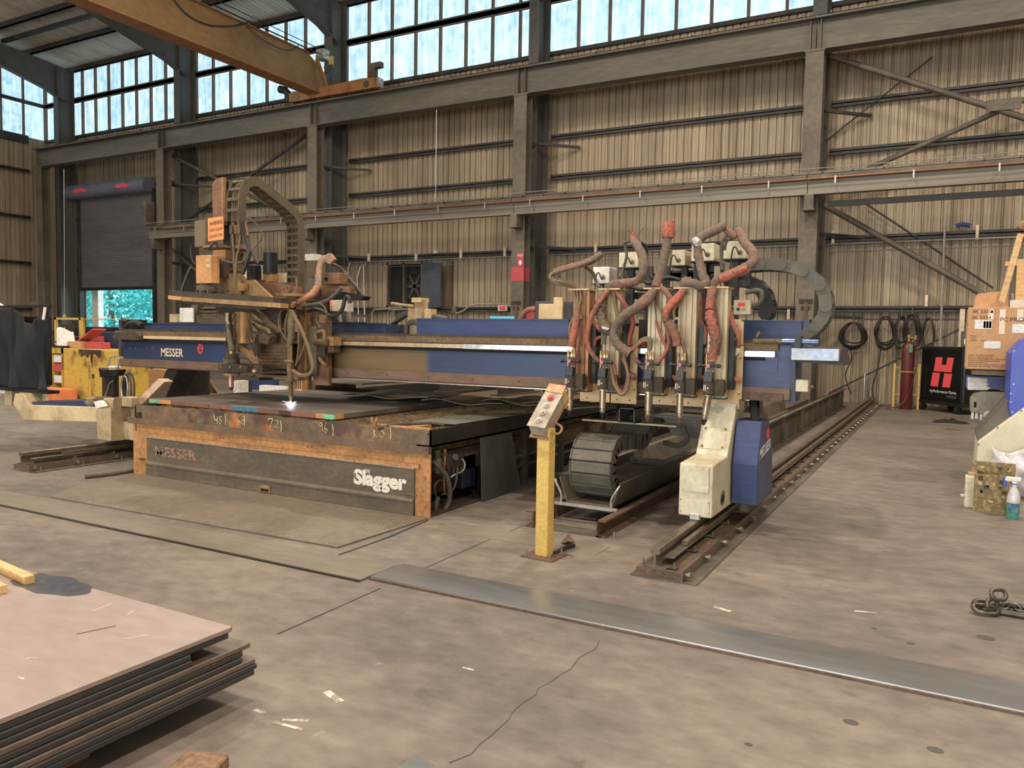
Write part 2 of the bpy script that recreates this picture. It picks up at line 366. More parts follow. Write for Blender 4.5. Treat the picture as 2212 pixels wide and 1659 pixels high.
# scuffs of white paint and scraps on the concrete
m_scuff = mk('white_scuff', S(212, 204, 188), .8, 0, S(150, 136, 118), 1, 18, .1, thr=(.45, .55))
for (x, y, w_, h_) in [(622, 1568, .07, .022), (638, 1556, .05, .018), (560, 1537, .03, .02), (1870, 1322, .06, .015), (1560, 1316, .05, .03), (720, 1505, .06, .03), (1012, 1445, .03, .012)]:
    c = atz(x, y); a = random.uniform(-.4, .9)
    strip('paint_scuff', [c+Vector((math.cos(a), math.sin(a), 0))*t for t in (-w_, -w_*.3, w_*.4, w_)], h_, m_scuff, floor, .001)
m_spot = mk('oil_spot', S(72, 66, 60), .6)
for (x, y, w_) in [(2130, 1378, .03), (1967, 1390, .015), (1888, 1358, .01), (2020, 1650-30, .02), (1617, 1608, .01), (1838, 1560, .02)]:
    c = atz(x, y); m = MB(); m.add([c+Vector((math.cos(t)*w_*1.5, math.sin(t)*w_*1.2, .001)) for t in [k*.628 for k in range(10)]], [tuple(range(10))]); m.build('oil_spot', m_spot, floor)

# steel trench covers
def cover(name, x0, x1, y0, y1, rise, mat, label, edge):
    t = thing(name, ((x0+x1)/2, (y0+y1)/2, 0), label, 'trench cover')
    m = MB(); n = 9
    prof = [(y0, .001)]+[(y0+.004+(y1-y0-.004)*i/(n-1), .012+rise*math.sin(math.pi*min(1, .15+.85*i/(n-1)))) for i in range(n)]+[(y1, .001)]
    m.prism(prof, 0, x0, x1); m.build('cover_plate', mat, t, smooth=25)
    MB().box(x0, x1, y0-.012, y0, 0, .011).build('edge_bar', edge, t)
    return t
m_cover = mk('polished_cover_steel', S(138, 138, 136), .3, .6, S(112, 106, 98), .7, 1.1, .06, stretch=(.35, 1.8, 1), rv=.12)
m_cover2 = mk('dusty_cover_steel', S(124, 113, 97), .62, .1, S(104, 96, 84), .8, 1.3, .07, stretch=(.4, 2, 1))
cover('trench_cover', -3.02, 9, 3.73, 4.07, .010, m_cover, 'worn grey steel trench cover with a bright polished streak, set in the concrete', m_rust)
cover('trench_cover', -9.5, -3.04, 3.66, 4.0, .002, m_cover2, 'dust covered steel trench cover in front of the checker plate', m_joint)
MB().box(-2.98, 9, 4.068, 4.085, 0, .004).build('joint', mk('pale_grout', S(190, 178, 148), .9, 0, S(140, 126, 104), .9, 6, .1), floor)
MB().box(-3.4, -2.05, 4.95, 5.22, 0, .003).build('joint', m_cover2, floor)

# checker plate in front of the table
def checker_material():
    m = mk('checker_plate', S(126, 113, 95), .55, .2, S(108, 96, 80), .7, 1.5, .08)
    nt = m.node_tree; N = nt.nodes; Lk = nt.links; b = N['Principled BSDF']; tc = [n for n in N if n.type == 'TEX_COORD'][0]
    hts = []
    for rot in (45, -45):
        mp = N.new('ShaderNodeMapping'); mp.inputs['Rotation'].default_value = (0, 0, R(rot)); mp.inputs['Scale'].default_value = (34, 17, 1); Lk.new(tc.outputs['Object'], mp.inputs[0])
        v = N.new('ShaderNodeTexVoronoi'); v.inputs['Randomness'].default_value = 0; v.inputs['Scale'].default_value = 1; Lk.new(mp.outputs[0], v.inputs['Vector'])
        r = N.new('ShaderNodeMapRange'); r.inputs['From Min'].default_value = .15; r.inputs['From Max'].default_value = .35; r.inputs['To Min'].default_value = 1; r.inputs['To Max'].default_value = 0; Lk.new(v.outputs['Distance'], r.inputs['Value']); hts.append(r.outputs['Result'])
    mx = N.new('ShaderNodeMath'); mx.operation = 'MAXIMUM'; Lk.new(hts[0], mx.inputs[0]); Lk.new(hts[1], mx.inputs[1])
    bp = N.new('ShaderNodeBump'); bp.inputs['Strength'].default_value = .7; bp.inputs['Distance'].default_value = .006; Lk.new(mx.outputs[0], bp.inputs['Height']); Lk.new(bp.outputs[0], b.inputs['Normal'])
    return m
t = thing('checker_plate', (-5.3, 4.6, 0), 'steel checker plate on the floor below the dark table front', 'floor plate')
m = MB(); m.prism([(-6.87, 4.06), (-3.65, 4.15), (-3.62, 5.2), (-7.15, 5.2), (-7.15, 4.5)], 2, 0, .012); m.build('plate', checker_material(), t)
for q in [(195, 1083), (255, 1095), (320, 1106), (388, 1119), (462, 1132), (538, 1145), (620, 1160), (706, 1175)]:
    p = atz(q[0], q[1], .012); MB().cyl(p, p+Vector((0, 0, .006)), .014, 10).build('bolt', m_galv, t)

# ---------------- back wall of ribbed metal sheets
def wall_material(name, base, dirt):
    m = mk(name, base, .55, .15, dirt, .85, .9, .12, stretch=(3.5, 3.5, .16), rnd=.10, thr=(.4, .66), rv=.12)
    return m
m_wall = wall_material('tan_ribbed_sheet', S(172, 152, 122), S(126, 108, 84))
m_wall_in = m_wall
wall_back = thing('wall_back', (-12, YW, 0), kind='structure')
def rib_sheet(wd, z0, z1, rib=.2, depth=.045):
    prof = []; n = round(wd/rib)
    for i in range(n):
        x = -wd/2+i*rib
        prof += [(x, 0), (x+.058, 0), (x+.062, .006), (x+.066, 0), (x+.132, 0), (x+.144, depth), (x+.178, depth), (x+.19, 0)]
    prof.append((wd/2, 0))
    return prof
def sheet_mesh(wd, z0, z1):
    p = rib_sheet(wd, z0, z1); k = len(p); m = MB()
    m.add([(x, y, z0) for x, y in p]+[(x, y, z1) for x, y in p], [(i, i+1, k+i+1, k+i) for i in range(k-1)])
    return m
def raw_mesh(name, mb, mat):
    me = bpy.data.meshes.new(name); me.from_pydata([tuple(p) for p in mb.v], [], mb.f); me.materials.append(mat); return me
def inst(name, me, parent, loc, rz=0, sc_=None):
    o = bpy.data.objects.new(name, me); o.parent = parent; r = rootloc(parent)
    o.location = Vector(loc)-Vector(r.location); o.rotation_euler = (0, 0, rz)
    if sc_: o.scale = sc_
    col.objects.link(o); return o
WT = 9.75
me_full = raw_mesh('wall_sheet', sheet_mesh(1.0, 0, WT), m_wall)
me_door = raw_mesh('wall_sheet_short', sheet_mesh(1.0, 7.1, WT), m_wall)
DX0, DX1 = -32.75, -28.0
x = XL+.5
while x < XR:
    short = DX0-.3 < x < DX1+.3
    inst('wall_sheet', me_door if short else me_full, wall_back, (x, YW, 0)); x += 1.0
for xx, k in ((-33.1, .6), (-27.65, .5)): inst('wall_sheet', me_full, wall_back, (xx, YW+.001, 0), 0, (k, 1, .75))
# girts (dark horizontal channels)
def girt(z, x0, x1):
    MB().box(x0, x1, YW-.17, YW-.005, z-.012, z+.012).box(x0, x1, YW-.17, YW-.155, z-.075, z+.075).box(x0, x1, YW-.05, YW-.005, z+.06, z+.075).build('girt', m_steel_dk, wall_back)
GZ = [2.29, 4.0, 6.13, 7.28]
for z in GZ:
    for i in range(5):
        a, b = COLX[i], COLX[i+1]
        if i == 0:
            if z < 7: girt(z, a, DX0-.1)
            else: girt(z, a, b)
        elif not (z == 7.28 and False): girt(z, a+.2, b-.2)
# ---------------- clerestory windows of translucent sheet, one per bay
def pane_material():
    m = bpy.data.materials.new('translucent_sheet'); m.use_nodes = True; nt = m.node_tree; N = nt.nodes; Lk = nt.links; b = N['Principled BSDF']
    tc = N.new('ShaderNodeTexCoord'); oi = N.new('ShaderNodeObjectInfo'); ad = N.new('ShaderNodeVectorMath'); ad.operation = 'ADD'
    sc_ = N.new('ShaderNodeVectorMath'); sc_.operation = 'SCALE'; sc_.inputs['Scale'].default_value = 1.0; Lk.new(oi.outputs['Location'], sc_.inputs[0])
    Lk.new(tc.outputs['Object'], ad.inputs[0]); Lk.new(sc_.outputs[0], ad.inputs[1])
    mp = N.new('ShaderNodeMapping'); mp.inputs['Scale'].default_value = (5.5, 5.5, .32); Lk.new(ad.outputs[0], mp.inputs[0])
    n = N.new('ShaderNodeTexNoise'); n.inputs['Scale'].default_value = 1.4; n.inputs['Detail'].default_value = 6; n.inputs['Roughness'].default_value = .7; Lk.new(mp.outputs[0], n.inputs['Vector'])
    n2 = N.new('ShaderNodeTexNoise'); n2.inputs['Scale'].default_value = 4; n2.inputs['Detail'].default_value = 5; Lk.new(ad.outputs[0], n2.inputs['Vector'])
    mm = N.new('ShaderNodeMath'); mm.operation = 'MULTIPLY_ADD'; mm.inputs[1].default_value = .45; Lk.new(n2.outputs['Fac'], mm.inputs[0]); 
    m5 = N.new('ShaderNodeMath'); m5.operation = 'MULTIPLY'; m5.inputs[1].default_value = .62; Lk.new(n.outputs['Fac'], m5.inputs[0]); Lk.new(m5.outputs[0], mm.inputs[2])
    cr = N.new('ShaderNodeValToRGB'); e = cr.color_ramp.elements
    e[0].position = .36; e[0].color = S(126, 178, 206); e[1].position = .64; e[1].color = S(226, 246, 252)
    k = e.new(.46); k.color = S(158, 212, 236); k = e.new(.55); k.color = S(198, 236, 250)
    Lk.new(mm.outputs[0], cr.inputs[0])
    Lk.new(cr.outputs[0], b.inputs['Emission Color']); b.inputs['Emission Strength'].default_value = .92
    b.inputs['Base Color'].default_value = (.5, .6, .65, 1); b.inputs['Roughness'].default_value = .6
    return m
m_pane = pane_material()
m_mull = mk('brown_mullion', S(112, 92, 78), .7, 0, S(84, 72, 64), .6, 3)
PZ = [(9.75, 11.12), (11.28, 12.55)]
pm = [raw_mesh('window_pane', MB().box(-.43, .43, 0, .012, a, b), m_pane) for a, b in PZ]
mul = raw_mesh('mullion', MB().box(-.035, .035, -.09, .02, PZ[0][0], PZ[1][1]), m_mull)
def clerestory(n, x0, x1, horizontal=True):
    wdw = thing('window_%d' % n, ((x0+x1)/2, YW, 0), kind='structure')
    k = max(1, round((x1-x0)/.93)); wd = (x1-x0)/k
    for i in range(k):
        for me in pm: inst('pane', me, wdw, (x0+wd*(i+.5), YW+.03, 0), sc_=(wd/.93, 1, 1))
        inst('mullion', mul, wdw, (x0+wd*i, YW, 0))
    MB().box(x0, x1, YW-.16, YW, 11.13, 11.27).box(x0, x1, YW-.16, YW-.14, 11.08, 11.32).build('transom', m_girder, wdw)
    MB().box(x0, x1, YW-.12, YW+.05, PZ[1][1], 12.7).build('head_rail', m_steel_dk, wdw)
    MB().box(x0, x1, YW-.12, YW+.05, PZ[0][0]-.1, PZ[0][0]).build('sill', m_steel_dk, wdw)
    return wdw
for i in range(5): clerestory(i+1, (COLX[i] if i else XL), COLX[i+1])
clerestory(6, COLX[5], XR)
# ---------------- left end wall
wall_left = thing('wall_left', (XL, 10, 0), kind='structure')
y = YW-.5
while y > YF:
    inst('wall_sheet', me_full, wall_left, (XL, y, 0), R(90)); y -= 1.0
for z in (4.28, 6.26, 8.25, 2.3):
    MB().box(XL+.005, XL+.17, YF, YW-.9, z-.012, z+.012).box(XL+.155, XL+.17, YF, YW-.9, z-.075, z+.075).build('girt', m_steel_dk, wall_left)
wl = thing('window_7', (XL, 15, 0), kind='structure')
y = YW-.12
for i in range(15):
    yy = y-.93*(i+.5)
    for me, (a, b) in zip(pm, PZ): inst('pane', me, wl, (XL-.03, yy, 0), R(90), (1.0, 1, 1))
    inst('mullion', mul, wl, (XL, yy+.465, 0), R(90))
MB().box(XL, XL+.16, y-13, y, 11.13, 11.27).build('transom', m_steel_dk, wl)
MB().box(XL-.1, XL+.3, YF, YW, 12.55, 14.2).build('gable', m_wall, wall_left)
MB().box(XL-.06, XL+.14, YF, YW-.9, 9.45, 9.78).build('sill', m_steel_dk, wl)
# ---------------- remaining shell behind the camera
MB().box(XR, XR+.2, YF, YW, 0, 14.3).build('wall_right', m_wall, kind='structure')
OX0, OX1, OZ = -14, 9, 5.6  # opening made up in the unseen front wall to let fill light in
MB().box(XL, OX0, YF-.2, YF, 0, 14).box(OX1, XR, YF-.2, YF, 0, 14).box(OX0, OX1, YF-.2, YF, OZ, 14).build('wall_front', m_wall, kind='structure')
MB().box(OX0-.1, OX0, YF-.25, YF+.05, 0, OZ+.1).box(OX1, OX1+.1, YF-.25, YF+.05, 0, OZ+.1).box(OX0, OX1, YF-.25, YF+.05, OZ, OZ+.1).build('fill_opening_frame', m_steel_dk, kind='structure')  # added frame round the made-up opening, not a known door
ld = bpy.data.lights.new('front_fill_light', 'AREA'); ld.shape = 'RECTANGLE'; ld.size = OX1-OX0; ld.size_y = OZ; ld.energy = FILL_POWER; ld.color = FILL_COL  # unseen fill light, added to brighten faces turned to the camera
lo = bpy.data.objects.new('front_fill_light', ld); lo.location = ((OX0+OX1)/2, YF-.05, OZ/2); lo.rotation_euler = (R(90), 0, 0); col.objects.link(lo)
# ---------------- roof: ribbed deck, purlins, tapered rafters
m_deck = mk('grey_roof_deck', S(196, 184, 166), .6, .1, S(160, 144, 124), .7, .8, .1, stretch=(3, .3, 1), rnd=.06)
ceiling = thing('ceiling', (-12, 4, EAVE), kind='structure')
def deck_mesh(y0, y1):
    p = rib_sheet(1.0, 0, 0, .2, .04); k = len(p); m = MB()
    m.add([(x, y0, roofz(y0)+d) for x, d in p]+[(x, y1, roofz(y1)+d) for x, d in p], [(i, i+1, k+i+1, k+i) for i in range(k-1)]); return m
dm = [raw_mesh('roof_sheet', deck_mesh(a, b), m_deck) for a, b in ((RIDGE, YW+.3), (YF, RIDGE))]
x = XL+.5
while x < XR+.3:
    for me in dm: inst('roof_sheet', me, ceiling, (x, 0, 0))
    x += 1.0
y = 21.0
while y > YF:
    z = roofz(y); MB().box(XL, XR, y-.04, y+.04, z-.2, z-.005).box(XL, XR, y-.04, y+.09, z-.2, z-.185).build('purlin', m_steel_dk, ceiling); y -= 1.87
m_raf = mk('grey_green_rafter', S(84, 82, 76), .6, .1, S(104, 98, 86), .6, 1, .1)
def rafter(x):
    bot = [(20.55, 11.05), (19.7, 11.40), (16.2, 12.22), (RIDGE, roofz(RIDGE)-.75), (YF, roofz(YF)-1.0)]
    m = MB(); top = [(y, roofz(y)-.2) for y, _ in bot]
    n = len(bot)
    m.prism([*bot, *reversed(top)], 0, x-.012, x+.012)
    for i in range(n-1):
        (y0, z0), (y1, z1) = bot[i], bot[i+1]
        m.add([(x+a, y_, z_+d) for (y_, z_) in ((y0, z0), (y1, z1)) for a, d in ((-.13, -.02), (.13, -.02), (.13, 0), (-.13, 0))],
              [(3, 2, 1, 0), (4, 5, 6, 7), (0, 1, 5, 4), (1, 2, 6, 5), (2, 3, 7, 6), (3, 0, 4, 7)])
    m.build('rafter', m_raf, ceiling)
for x in COLX: rafter(x)
for x in COLX[:3]:   # flange braces
    MB().bar((x+.05, 18.0, 11.8), (x+.9, 17.4, 12.75), .04, .04).build('flange_brace', m_raf, ceiling)
    MB().bar((x+.05, 19.6, 11.5), (x-.8, 19.2, 12.5), .04, .04).build('flange_brace', m_raf, ceiling)
MB().box(-33, -26, 17.9, 18.05, 12.62, 12.75).build('sag_strut', m_steel_dk, ceiling)

# ---------------- high-bay lamps that light the hall
m_lampglow = emi('lamp_glow', (1, .88, .72), 6)
lamp_proto = None
for i, (x, y) in enumerate(LAMPS):
    z = roofz(y)-2.4
    if lamp_proto is None:
        lamp_proto = thing('high_bay_lamp', (x, y, z))
        MB().lathe((x, y, z), (0, 0, 1), [(.34, 0), (.33, .06), (.22, .25), (.12, .34), (.1, .5), (.02, .52)], 20).build('reflector', m_galv, lamp_proto, smooth=40)
        MB().cyl((x, y, z-.006), (x, y, z+.004), .3, 20).build('lens', m_lampglow, lamp_proto)
        MB().cyl((x, y, z+.5), (x, y, z+2.35), .012, 8).build('hanger', m_galv, lamp_proto); o = lamp_proto
    else: o = copy_tree(lamp_proto); o.location = (x, y, z)
    tag(o, 'round high bay lamp hanging from the roof of the hall', 'lamp', 'high bay lamps under the roof')
    ld = bpy.data.lights.new('high_bay_light', 'AREA'); ld.shape = 'DISK'; ld.size = .62; ld.energy = LAMP_POWER*(1 if x > -15 else .5); ld.color = LAMP_COL
    lo = bpy.data.objects.new('high_bay_light', ld); lo.parent = o; lo.location = (0, 0, -.02); col.objects.link(lo)
    ld = bpy.data.lights.new('roof_fill_light', 'POINT'); ld.energy = LAMP_POWER*.3; ld.color = LAMP_COL; ld.shadow_soft_size = .3; lo = bpy.data.objects.new('roof_fill_light', ld); lo.parent = o; lo.location = (0, 0, -.4); col.objects.link(lo)  # extra point light added to brighten the roof deck, not a lamp part
# ------------------------------------------------------------------ columns, runways, crane, braces
colnotes = ['in the far corner beside the roller door', 'beside the grey roller door', 'behind the sooty rotator head', 'with the red band and fire extinguisher sign', 'behind the big loop of black cable chain', 'near the right end of the long wall']
colnotes = ['grey steel corner column in the far corner beside the roller door', 'dusty steel column at the right jamb of the grey roller door', 'dusty steel column behind the orange warning sign machine', 'dusty steel column with a red band and a fire extinguisher sign',
            'dusty steel column behind the big black cable chain loop', 'dusty steel column at the end of the long wall']
for i, x in enumerate(COLX):
    t = thing('steel_column', (x, 19.6, 0), colnotes[i], 'column', 'columns along the ribbed wall')
    MB().ibeam((x, 19.57, 0), (x, 19.57, 8.12), .40, .36, .025, .02).build('crane_column', m_col, t)
    MB().ibeam((x-.04, 20.55, 0), (x-.04, 20.55, 12.4), .32, .72, .022, .016).build('frame_column', m_raf, t)
    MB().box(x-.22, x+.22, 19.37, 19.77, 8.09, 8.13).build('cap_plate', m_col, t)
    MB().box(x-.26, x+.26, 19.3, 19.85, 0, .03).build('base_plate', m_steel, t)
    for z in ((2.05, 4.0, 6.9) if i else ()): MB().bar((x+.02, 19.75, z), (x+.02, 20.2, z), .1, .1).bar((x+.15, 20.2, z+.05), (x+1.1, YW-.1, z+.02), .07, .07).build('tie_strut', m_steel_dk, t)
    if i == 3:
        tcol = t
# signs and marks on the fire column
xc = COLX[3]
MB().box(xc-.205, xc+.205, 19.378, 19.389, 3.02, 3.42).build('red_band', m_red, tcol)
MB().box(xc+.03, xc+.2, 19.70, 19.722, 3.02, 3.42).build('red_band', m_red, tcol)
sg = MB().box(xc+.0, xc+.20, 19.362, 19.376, 3.42, 3.80).build('fire_sign', m_red, tcol)
lettering('sign_lettering', 'FIRE F', (xc+.01, 19.359, 3.69), (1, 0, 0), (0, 0, 1), .09, m_letterw, sg, fit=.19)
m = MB(); a = xc+.1
m.prism([(a-.035, 3.58), (a+.035, 3.58), (a+.035, 3.52), (a+.06, 3.52), (a, 3.45), (a-.06, 3.52), (a-.035, 3.52)], 1, 19.356, 19.36); m.build('sign_arrow', m_letterw, sg)
m_stain = mk('dark_bracket_paint', S(58, 46, 38), .8)
def bracket(x, z, y=19.37):
    c = thing('wall_bracket', (x, y, z), 'flat rusty hanging bracket fixed to the column with %s' % ('the red band' if x < -8 else 'the white tag'), 'bracket')
    MB().box(x-.15, x+.15, y, y+.015, z+.36, z+.46).build('top_bar', m_stain, c)
    MB().box(x-.1, x+.1, y-.002, y+.015, z+.22, z+.30).build('middle_bar', m_stain, c)
    MB().box(x-.035, x+.045, y-.01, y+.012, z-.2, z+.38).build('stem', m_rust, c)
bracket(xc-.02, 2.0); bracket(COLX[4]+.02, 2.0)
xt = COLX[4]
tagp = MB().box(xt-.03, xt+.23, 19.362, 19.372, 1.55, 1.7).build('number_tag', m_paper); tag(tagp, 'small white number tag on the column under the rusty bracket', 'tag')
lettering('tag_lettering', 'J806', (xt, 19.358, 1.58), (1, 0, 0), (0, 0, 1), .11, m_ink, tagp, fit=.2)

# upper crane runway: one girder per bay
def runway_girder(x0, x1, label):
    t = thing('runway_girder', ((x0+x1)/2, 19.57, 8.13), label, 'girder', 'upper crane runway girders')
    z0, z1 = 8.13, 8.86
    MB().ibeam((x0, 19.57, (z0+z1)/2), (x1, 19.57, (z0+z1)/2), .34, z1-z0, .026, .018).build('beam', m_girder, t)
    for x in (x0+.1, x1-.1): MB().box(x-.01, x+.01, 19.41, 19.73, z0+.03, z1-.03).build('stiffener', m_girder, t)
    MB().box(x0, x1, 19.33, 19.81, z1, z1+.012).box(x0, x1, 19.33, 19.345, z1-.045, z1+.012).build('cap_channel', m_girder, t)
    MB().box(x0, x1, 19.54, 19.60, z1+.012, z1+.10, .01).build('crane_rail', m_rail, t)
    k = int((x1-x0)/.62)
    for j in range(k):
        xx = x0+(j+.5)*(x1-x0)/k; MB().box(xx-.012, xx+.012, 19.30, 19.56, z1+.012, z1+.05).build('rail_clip', m_rail, t)
lbl = ['grey runway girder over the roller door, ending at the corner', 'grey runway girder carrying the left end of the crane end truck', 'grey runway girder between crane end truck and red banded column', 'grey runway girder between the red banded column and next column', 'grey runway girder above the crossed wall braces']
xs = [-33.5]+COLX[1:5]+[COLX[5]+3]
for i in range(5): runway_girder(xs[i]+.01, xs[i+1]-.01, lbl[i])

# lower runway with copper conductor
m_lowg = mk('streaked_girder', S(128, 120, 104), .55, .15, S(92, 84, 70), .8, 1.0, .08, stretch=(.15, 1, 7))
yl = 19.12
xs = [COLX[1]-.25]+COLX[2:5]+[COLX[5]+3]
lbl = ['streaked lower runway girder starting beside the roller door', 'streaked lower runway girder behind the brown cable chain arch', 'streaked lower runway girder left of the column behind the chain loop', 'streaked lower runway girder above the hanging cable coils']
for i in range(4):
    x0, x1 = xs[i]+.008, xs[i+1]-.008
    t = thing('lower_runway_girder', ((x0+x1)/2, yl, 4.8), lbl[i], 'girder', 'lower runway girders')
    MB().ibeam((x0, yl, 5.02), (x1, yl, 5.02), .2, .44, .018, .012).build('beam', m_lowg, t)
    MB().box(x0, x1, yl-.14, yl+.14, 5.24, 5.252).box(x0, x1, yl-.14, yl-.13, 5.16, 5.25).build('cap_channel', m_steel, t)
    MB().box(x0, x1, yl-.03, yl+.03, 5.252, 5.32).build('rail', m_rail, t)
    k = int((x1-x0)/.62)
    for j in range(k):
        xx = x0+(j+.5)*(x1-x0)/k; MB().box(xx-.012, xx+.012, yl-.16, yl+.02, 5.252, 5.28).build('rail_clip', m_steel_dk, t)
    if i > 0 or True:
        MB().tube([(x0+(.0 if i else 1), yl-.2, 5.13), (x1, yl-.2, 5.13)], .018, 8).build('copper_conductor', m_copper, t)
        MB().tube([(x0, yl-.16, 5.36), (x1, yl-.16, 5.36)], .012, 6).build('guide_wire', m_galv, t)
        xx = x0+.6
        while xx < x1: MB().box(xx-.02, xx+.02, yl-.22, yl-.1, 5.05, 5.07).box(xx-.015, xx+.015, yl-.225, yl-.205, 4.99, 5.16).build('insulator', m_galv, t); xx += 1.55
    # bracket on the column
    xb = COLX[i+1]+.05
    if i < 4: MB().box(xb-.1, xb+.1, yl-.1, 19.4, 4.48, 4.8).box(xb-.13, xb+.13, yl-.14, 19.42, 4.45, 4.48).build('column_bracket', m_steel, t)
    if i == 3: MB().box(x0+.4, x1, yl+.2, yl+.26, 4.55, 4.68).build('lower_angle', m_steel_dk, t)
# bracket box where the lower runway meets the door column
MB().box(COLX[1]-.44, COLX[1]-.27, yl-.1, 19.36, 5.3, 6.2).build('runway_stop_box', m_steel, None)
tag(bpy.data.objects['runway_stop_box'], 'narrow grey steel box at the end of the lower runway by the door', 'box')

# crane bridge
m_crane = mk('crane_yellow_brown', S(140, 106, 54), .55, .05, S(116, 88, 50), .7, .9, .08, stretch=(1, .5, 1))
m_crane_or = mk('crane_orange', S(160, 104, 44), .6, 0, S(112, 76, 40), .7, 3, .1)
xb = -18.3
t = thing('bridge_crane', (xb, 10, 8.96), 'yellow brown overhead crane bridge resting on the upper runway', 'crane')
m = MB()
m.prism([(19.75, 9.13), (YF+1, 9.06), (YF+1, 10.2), (18.9, 10.2), (19.75, 9.75)], 0, xb, xb+.42); m.build('bridge_girder', m_crane, t)
MB().box(xb-.06, xb+.48, YF+1, 19.75, 9.10, 9.13).box(xb-.06, xb+.48, YF+1, 18.9, 10.2, 10.23).build('flanges', m_crane_or, t)
for yy in (18.0, 16.6, 15.2, 13.8, 12.4): MB().box(xb+.421, xb+.428, yy, yy+.02, 9.15, 10.2).build('weld_seam', m_crane_or, t)
e0, e1 = aty(632, 215, 19.55).x, aty(818, 195, 19.55).x
m = MB(); m.prism([(e0, 8.98), (e1, 8.98), (e1, 9.28), (e1-.5, 9.32), (xb+.6, 9.28), (e0+.1, 9.3), (e0, 9.25)], 1, 19.38, 19.76); m.build('end_truck', m_crane_or, t)
MB().cyl((e1-.35, 19.36, 9.12), (e1-.35, 19.375, 9.12), .11, 18).build('truck_wheel', m_rail, t, smooth=40)
MB().cyl((e0+.35, 19.36, 9.12), (e0+.35, 19.375, 9.12), .11, 18).build('truck_wheel', m_rail, t, smooth=40)
MB().box(e1, e1+.07, 19.45, 19.7, 9.02, 9.3).build('bumper', m_galv, t)
m = MB(); m.prism([(e1-.35, 9.3), (e1-.12, 9.3), (e1-.12, 9.62), (e1+.1, 9.62), (e1+.1, 9.78), (e1-.35, 9.78)], 1, 19.5, 19.66); m.build('rail_sweep_bracket', m_steel, t)
m = MB(); m.tube([(e0-.02, 19.5, 9.22), (e0-.12, 19.45, 9.3), (e0-.22, 19.42, 9.42)], .11, 14).cyl((e0-.22, 19.42, 9.4), (e0-.42, 19.4, 9.46), .12, 14).cyl((e0-.1, 19.45, 9.0), (e0-.1, 19.45, 9.3), .09, 12); m.build('travel_motor', m_black, t, smooth=40)
MB().bar((xb+.5, 19.2, 10.1), (xb+.62, 19.5, 9.3), .16, .06).build('knee_plate', m_crane_or, t)
MB().box(xb+.45, xb+.75, 19.2, 19.5, 10.1, 10.4).build('junction_box', m_galv, t)
for dz, dx in ((.18, .5), (.3, .6), (.1, .7)): MB().tube([(xb+dx, 19.4, 10.1+dz), (xb+dx, YF+1, 10.12+dz)], .012, 6).build('festoon_wire', m_cable, t)
m = MB(); m.tube([(xb+.46, 13.8, 10.15), (xb+.47, 14.3, 9.78), (xb+.47, 15.0, 9.72), (xb+.46, 15.8, 9.95), (xb+.5, 16.4, 10.25)], .018, 8, sub=6); m.build('hanging_cable', m_cable, t)
m = MB(); m.tube([(xb+.46, 16.4, 10.15), (xb+.6, 16.9, 9.9), (xb+.6, 17.8, 9.9), (xb+.5, 18.4, 10.25)], .014, 8, sub=6); m.build('hanging_cable', m_cable, t)
MB().box(xb+.9, xb+1.02, 19.3, 19.4, 9.9, 10.15).build('limit_switch', m_yellow, t)
MB().tube([(xb+.75, 19.35, 10.25), (xb+.96, 19.35, 10.1), (xb+.9, 19.35, 9.75), (xb+.72, 19.35, 9.7), (xb+.66, 19.35, 9.9)], .012, 6, sub=5).build('switch_cable', m_cable, t)

# wall braces (crossed pipes) and thin rods
def pipe(name, p0, p1, r, mat, label, cat, group=None):
    m = MB(); m.tube([p0, p1], r, 10); o = m.build(name, mat, None, smooth=40); tag(o, label, cat, group); return o
YB = 20.15
B = lambda x, y, Y=YB: aty(x, y, Y)
def ext(p, q, x0, x1):
    f = lambda x: p+(q-p)*((x-p.x)/(q.x-p.x))
    return f(x0), f(x1)
pipe('brace_pipe', *ext(B(1790, 120), B(2260, 270), -2.7, 4.45), .07, m_steel, 'steel brace pipe sloping down right from the upper girder', 'brace')
pipe('brace_pipe', *ext(B(1920, 345, 20.32), B(2260, 195, 20.32), -2.6, 4.45), .06, m_steel, 'steel brace pipe rising right to cross the other brace', 'brace')
g = MB(); c = B(2165, 228); g.box(c.x-.3, c.x+.35, c.y-.1, c.y-.06, c.z-.12, c.z+.12); o = g.build('gusset_plate', m_steel); tag(o, 'steel gusset plate where the two brace pipes cross', 'gusset')
pipe('brace_pipe', *ext(B(1775, 440), B(2120, 634), -2.7, 2.6), .07, m_steel, 'long steel brace pipe sloping from lower runway towards the cardboard box', 'brace')
pipe('brace_pipe', B(354, 328), B(664, 485), .06, m_steel, 'brace pipe sloping down from the column beside the roller door', 'brace')
pipe('brace_pipe', B(666, 290, 20.3), B(356, 510, 20.3), .06, m_steel_dk, 'dark brace pipe rising to the column behind the cable chain arch', 'brace')
pipe('brace_pipe', B(355, 525), B(664, 790), .06, m_steel, 'brace pipe below the lower runway beside the roller door', 'brace')
pipe('tie_rod', B(1783, 305, 20.9), B(2015, 122, 20.9), .016, m_steel_dk, 'thin tie rod crossing the wall sheets above the lower runway', 'rod')
pipe('tie_rod', B(1870, 440, 20.9), B(2145, 622, 20.9), .022, m_steel_dk, 'thin dark tie rod running parallel below the long brace pipe', 'rod')
pipe('tie_rod', B(1790, 850, 20.9), B(2085, 705, 20.9), .018, m_cable, 'dark cable sloping across the wall behind the hanging coils', 'cable')
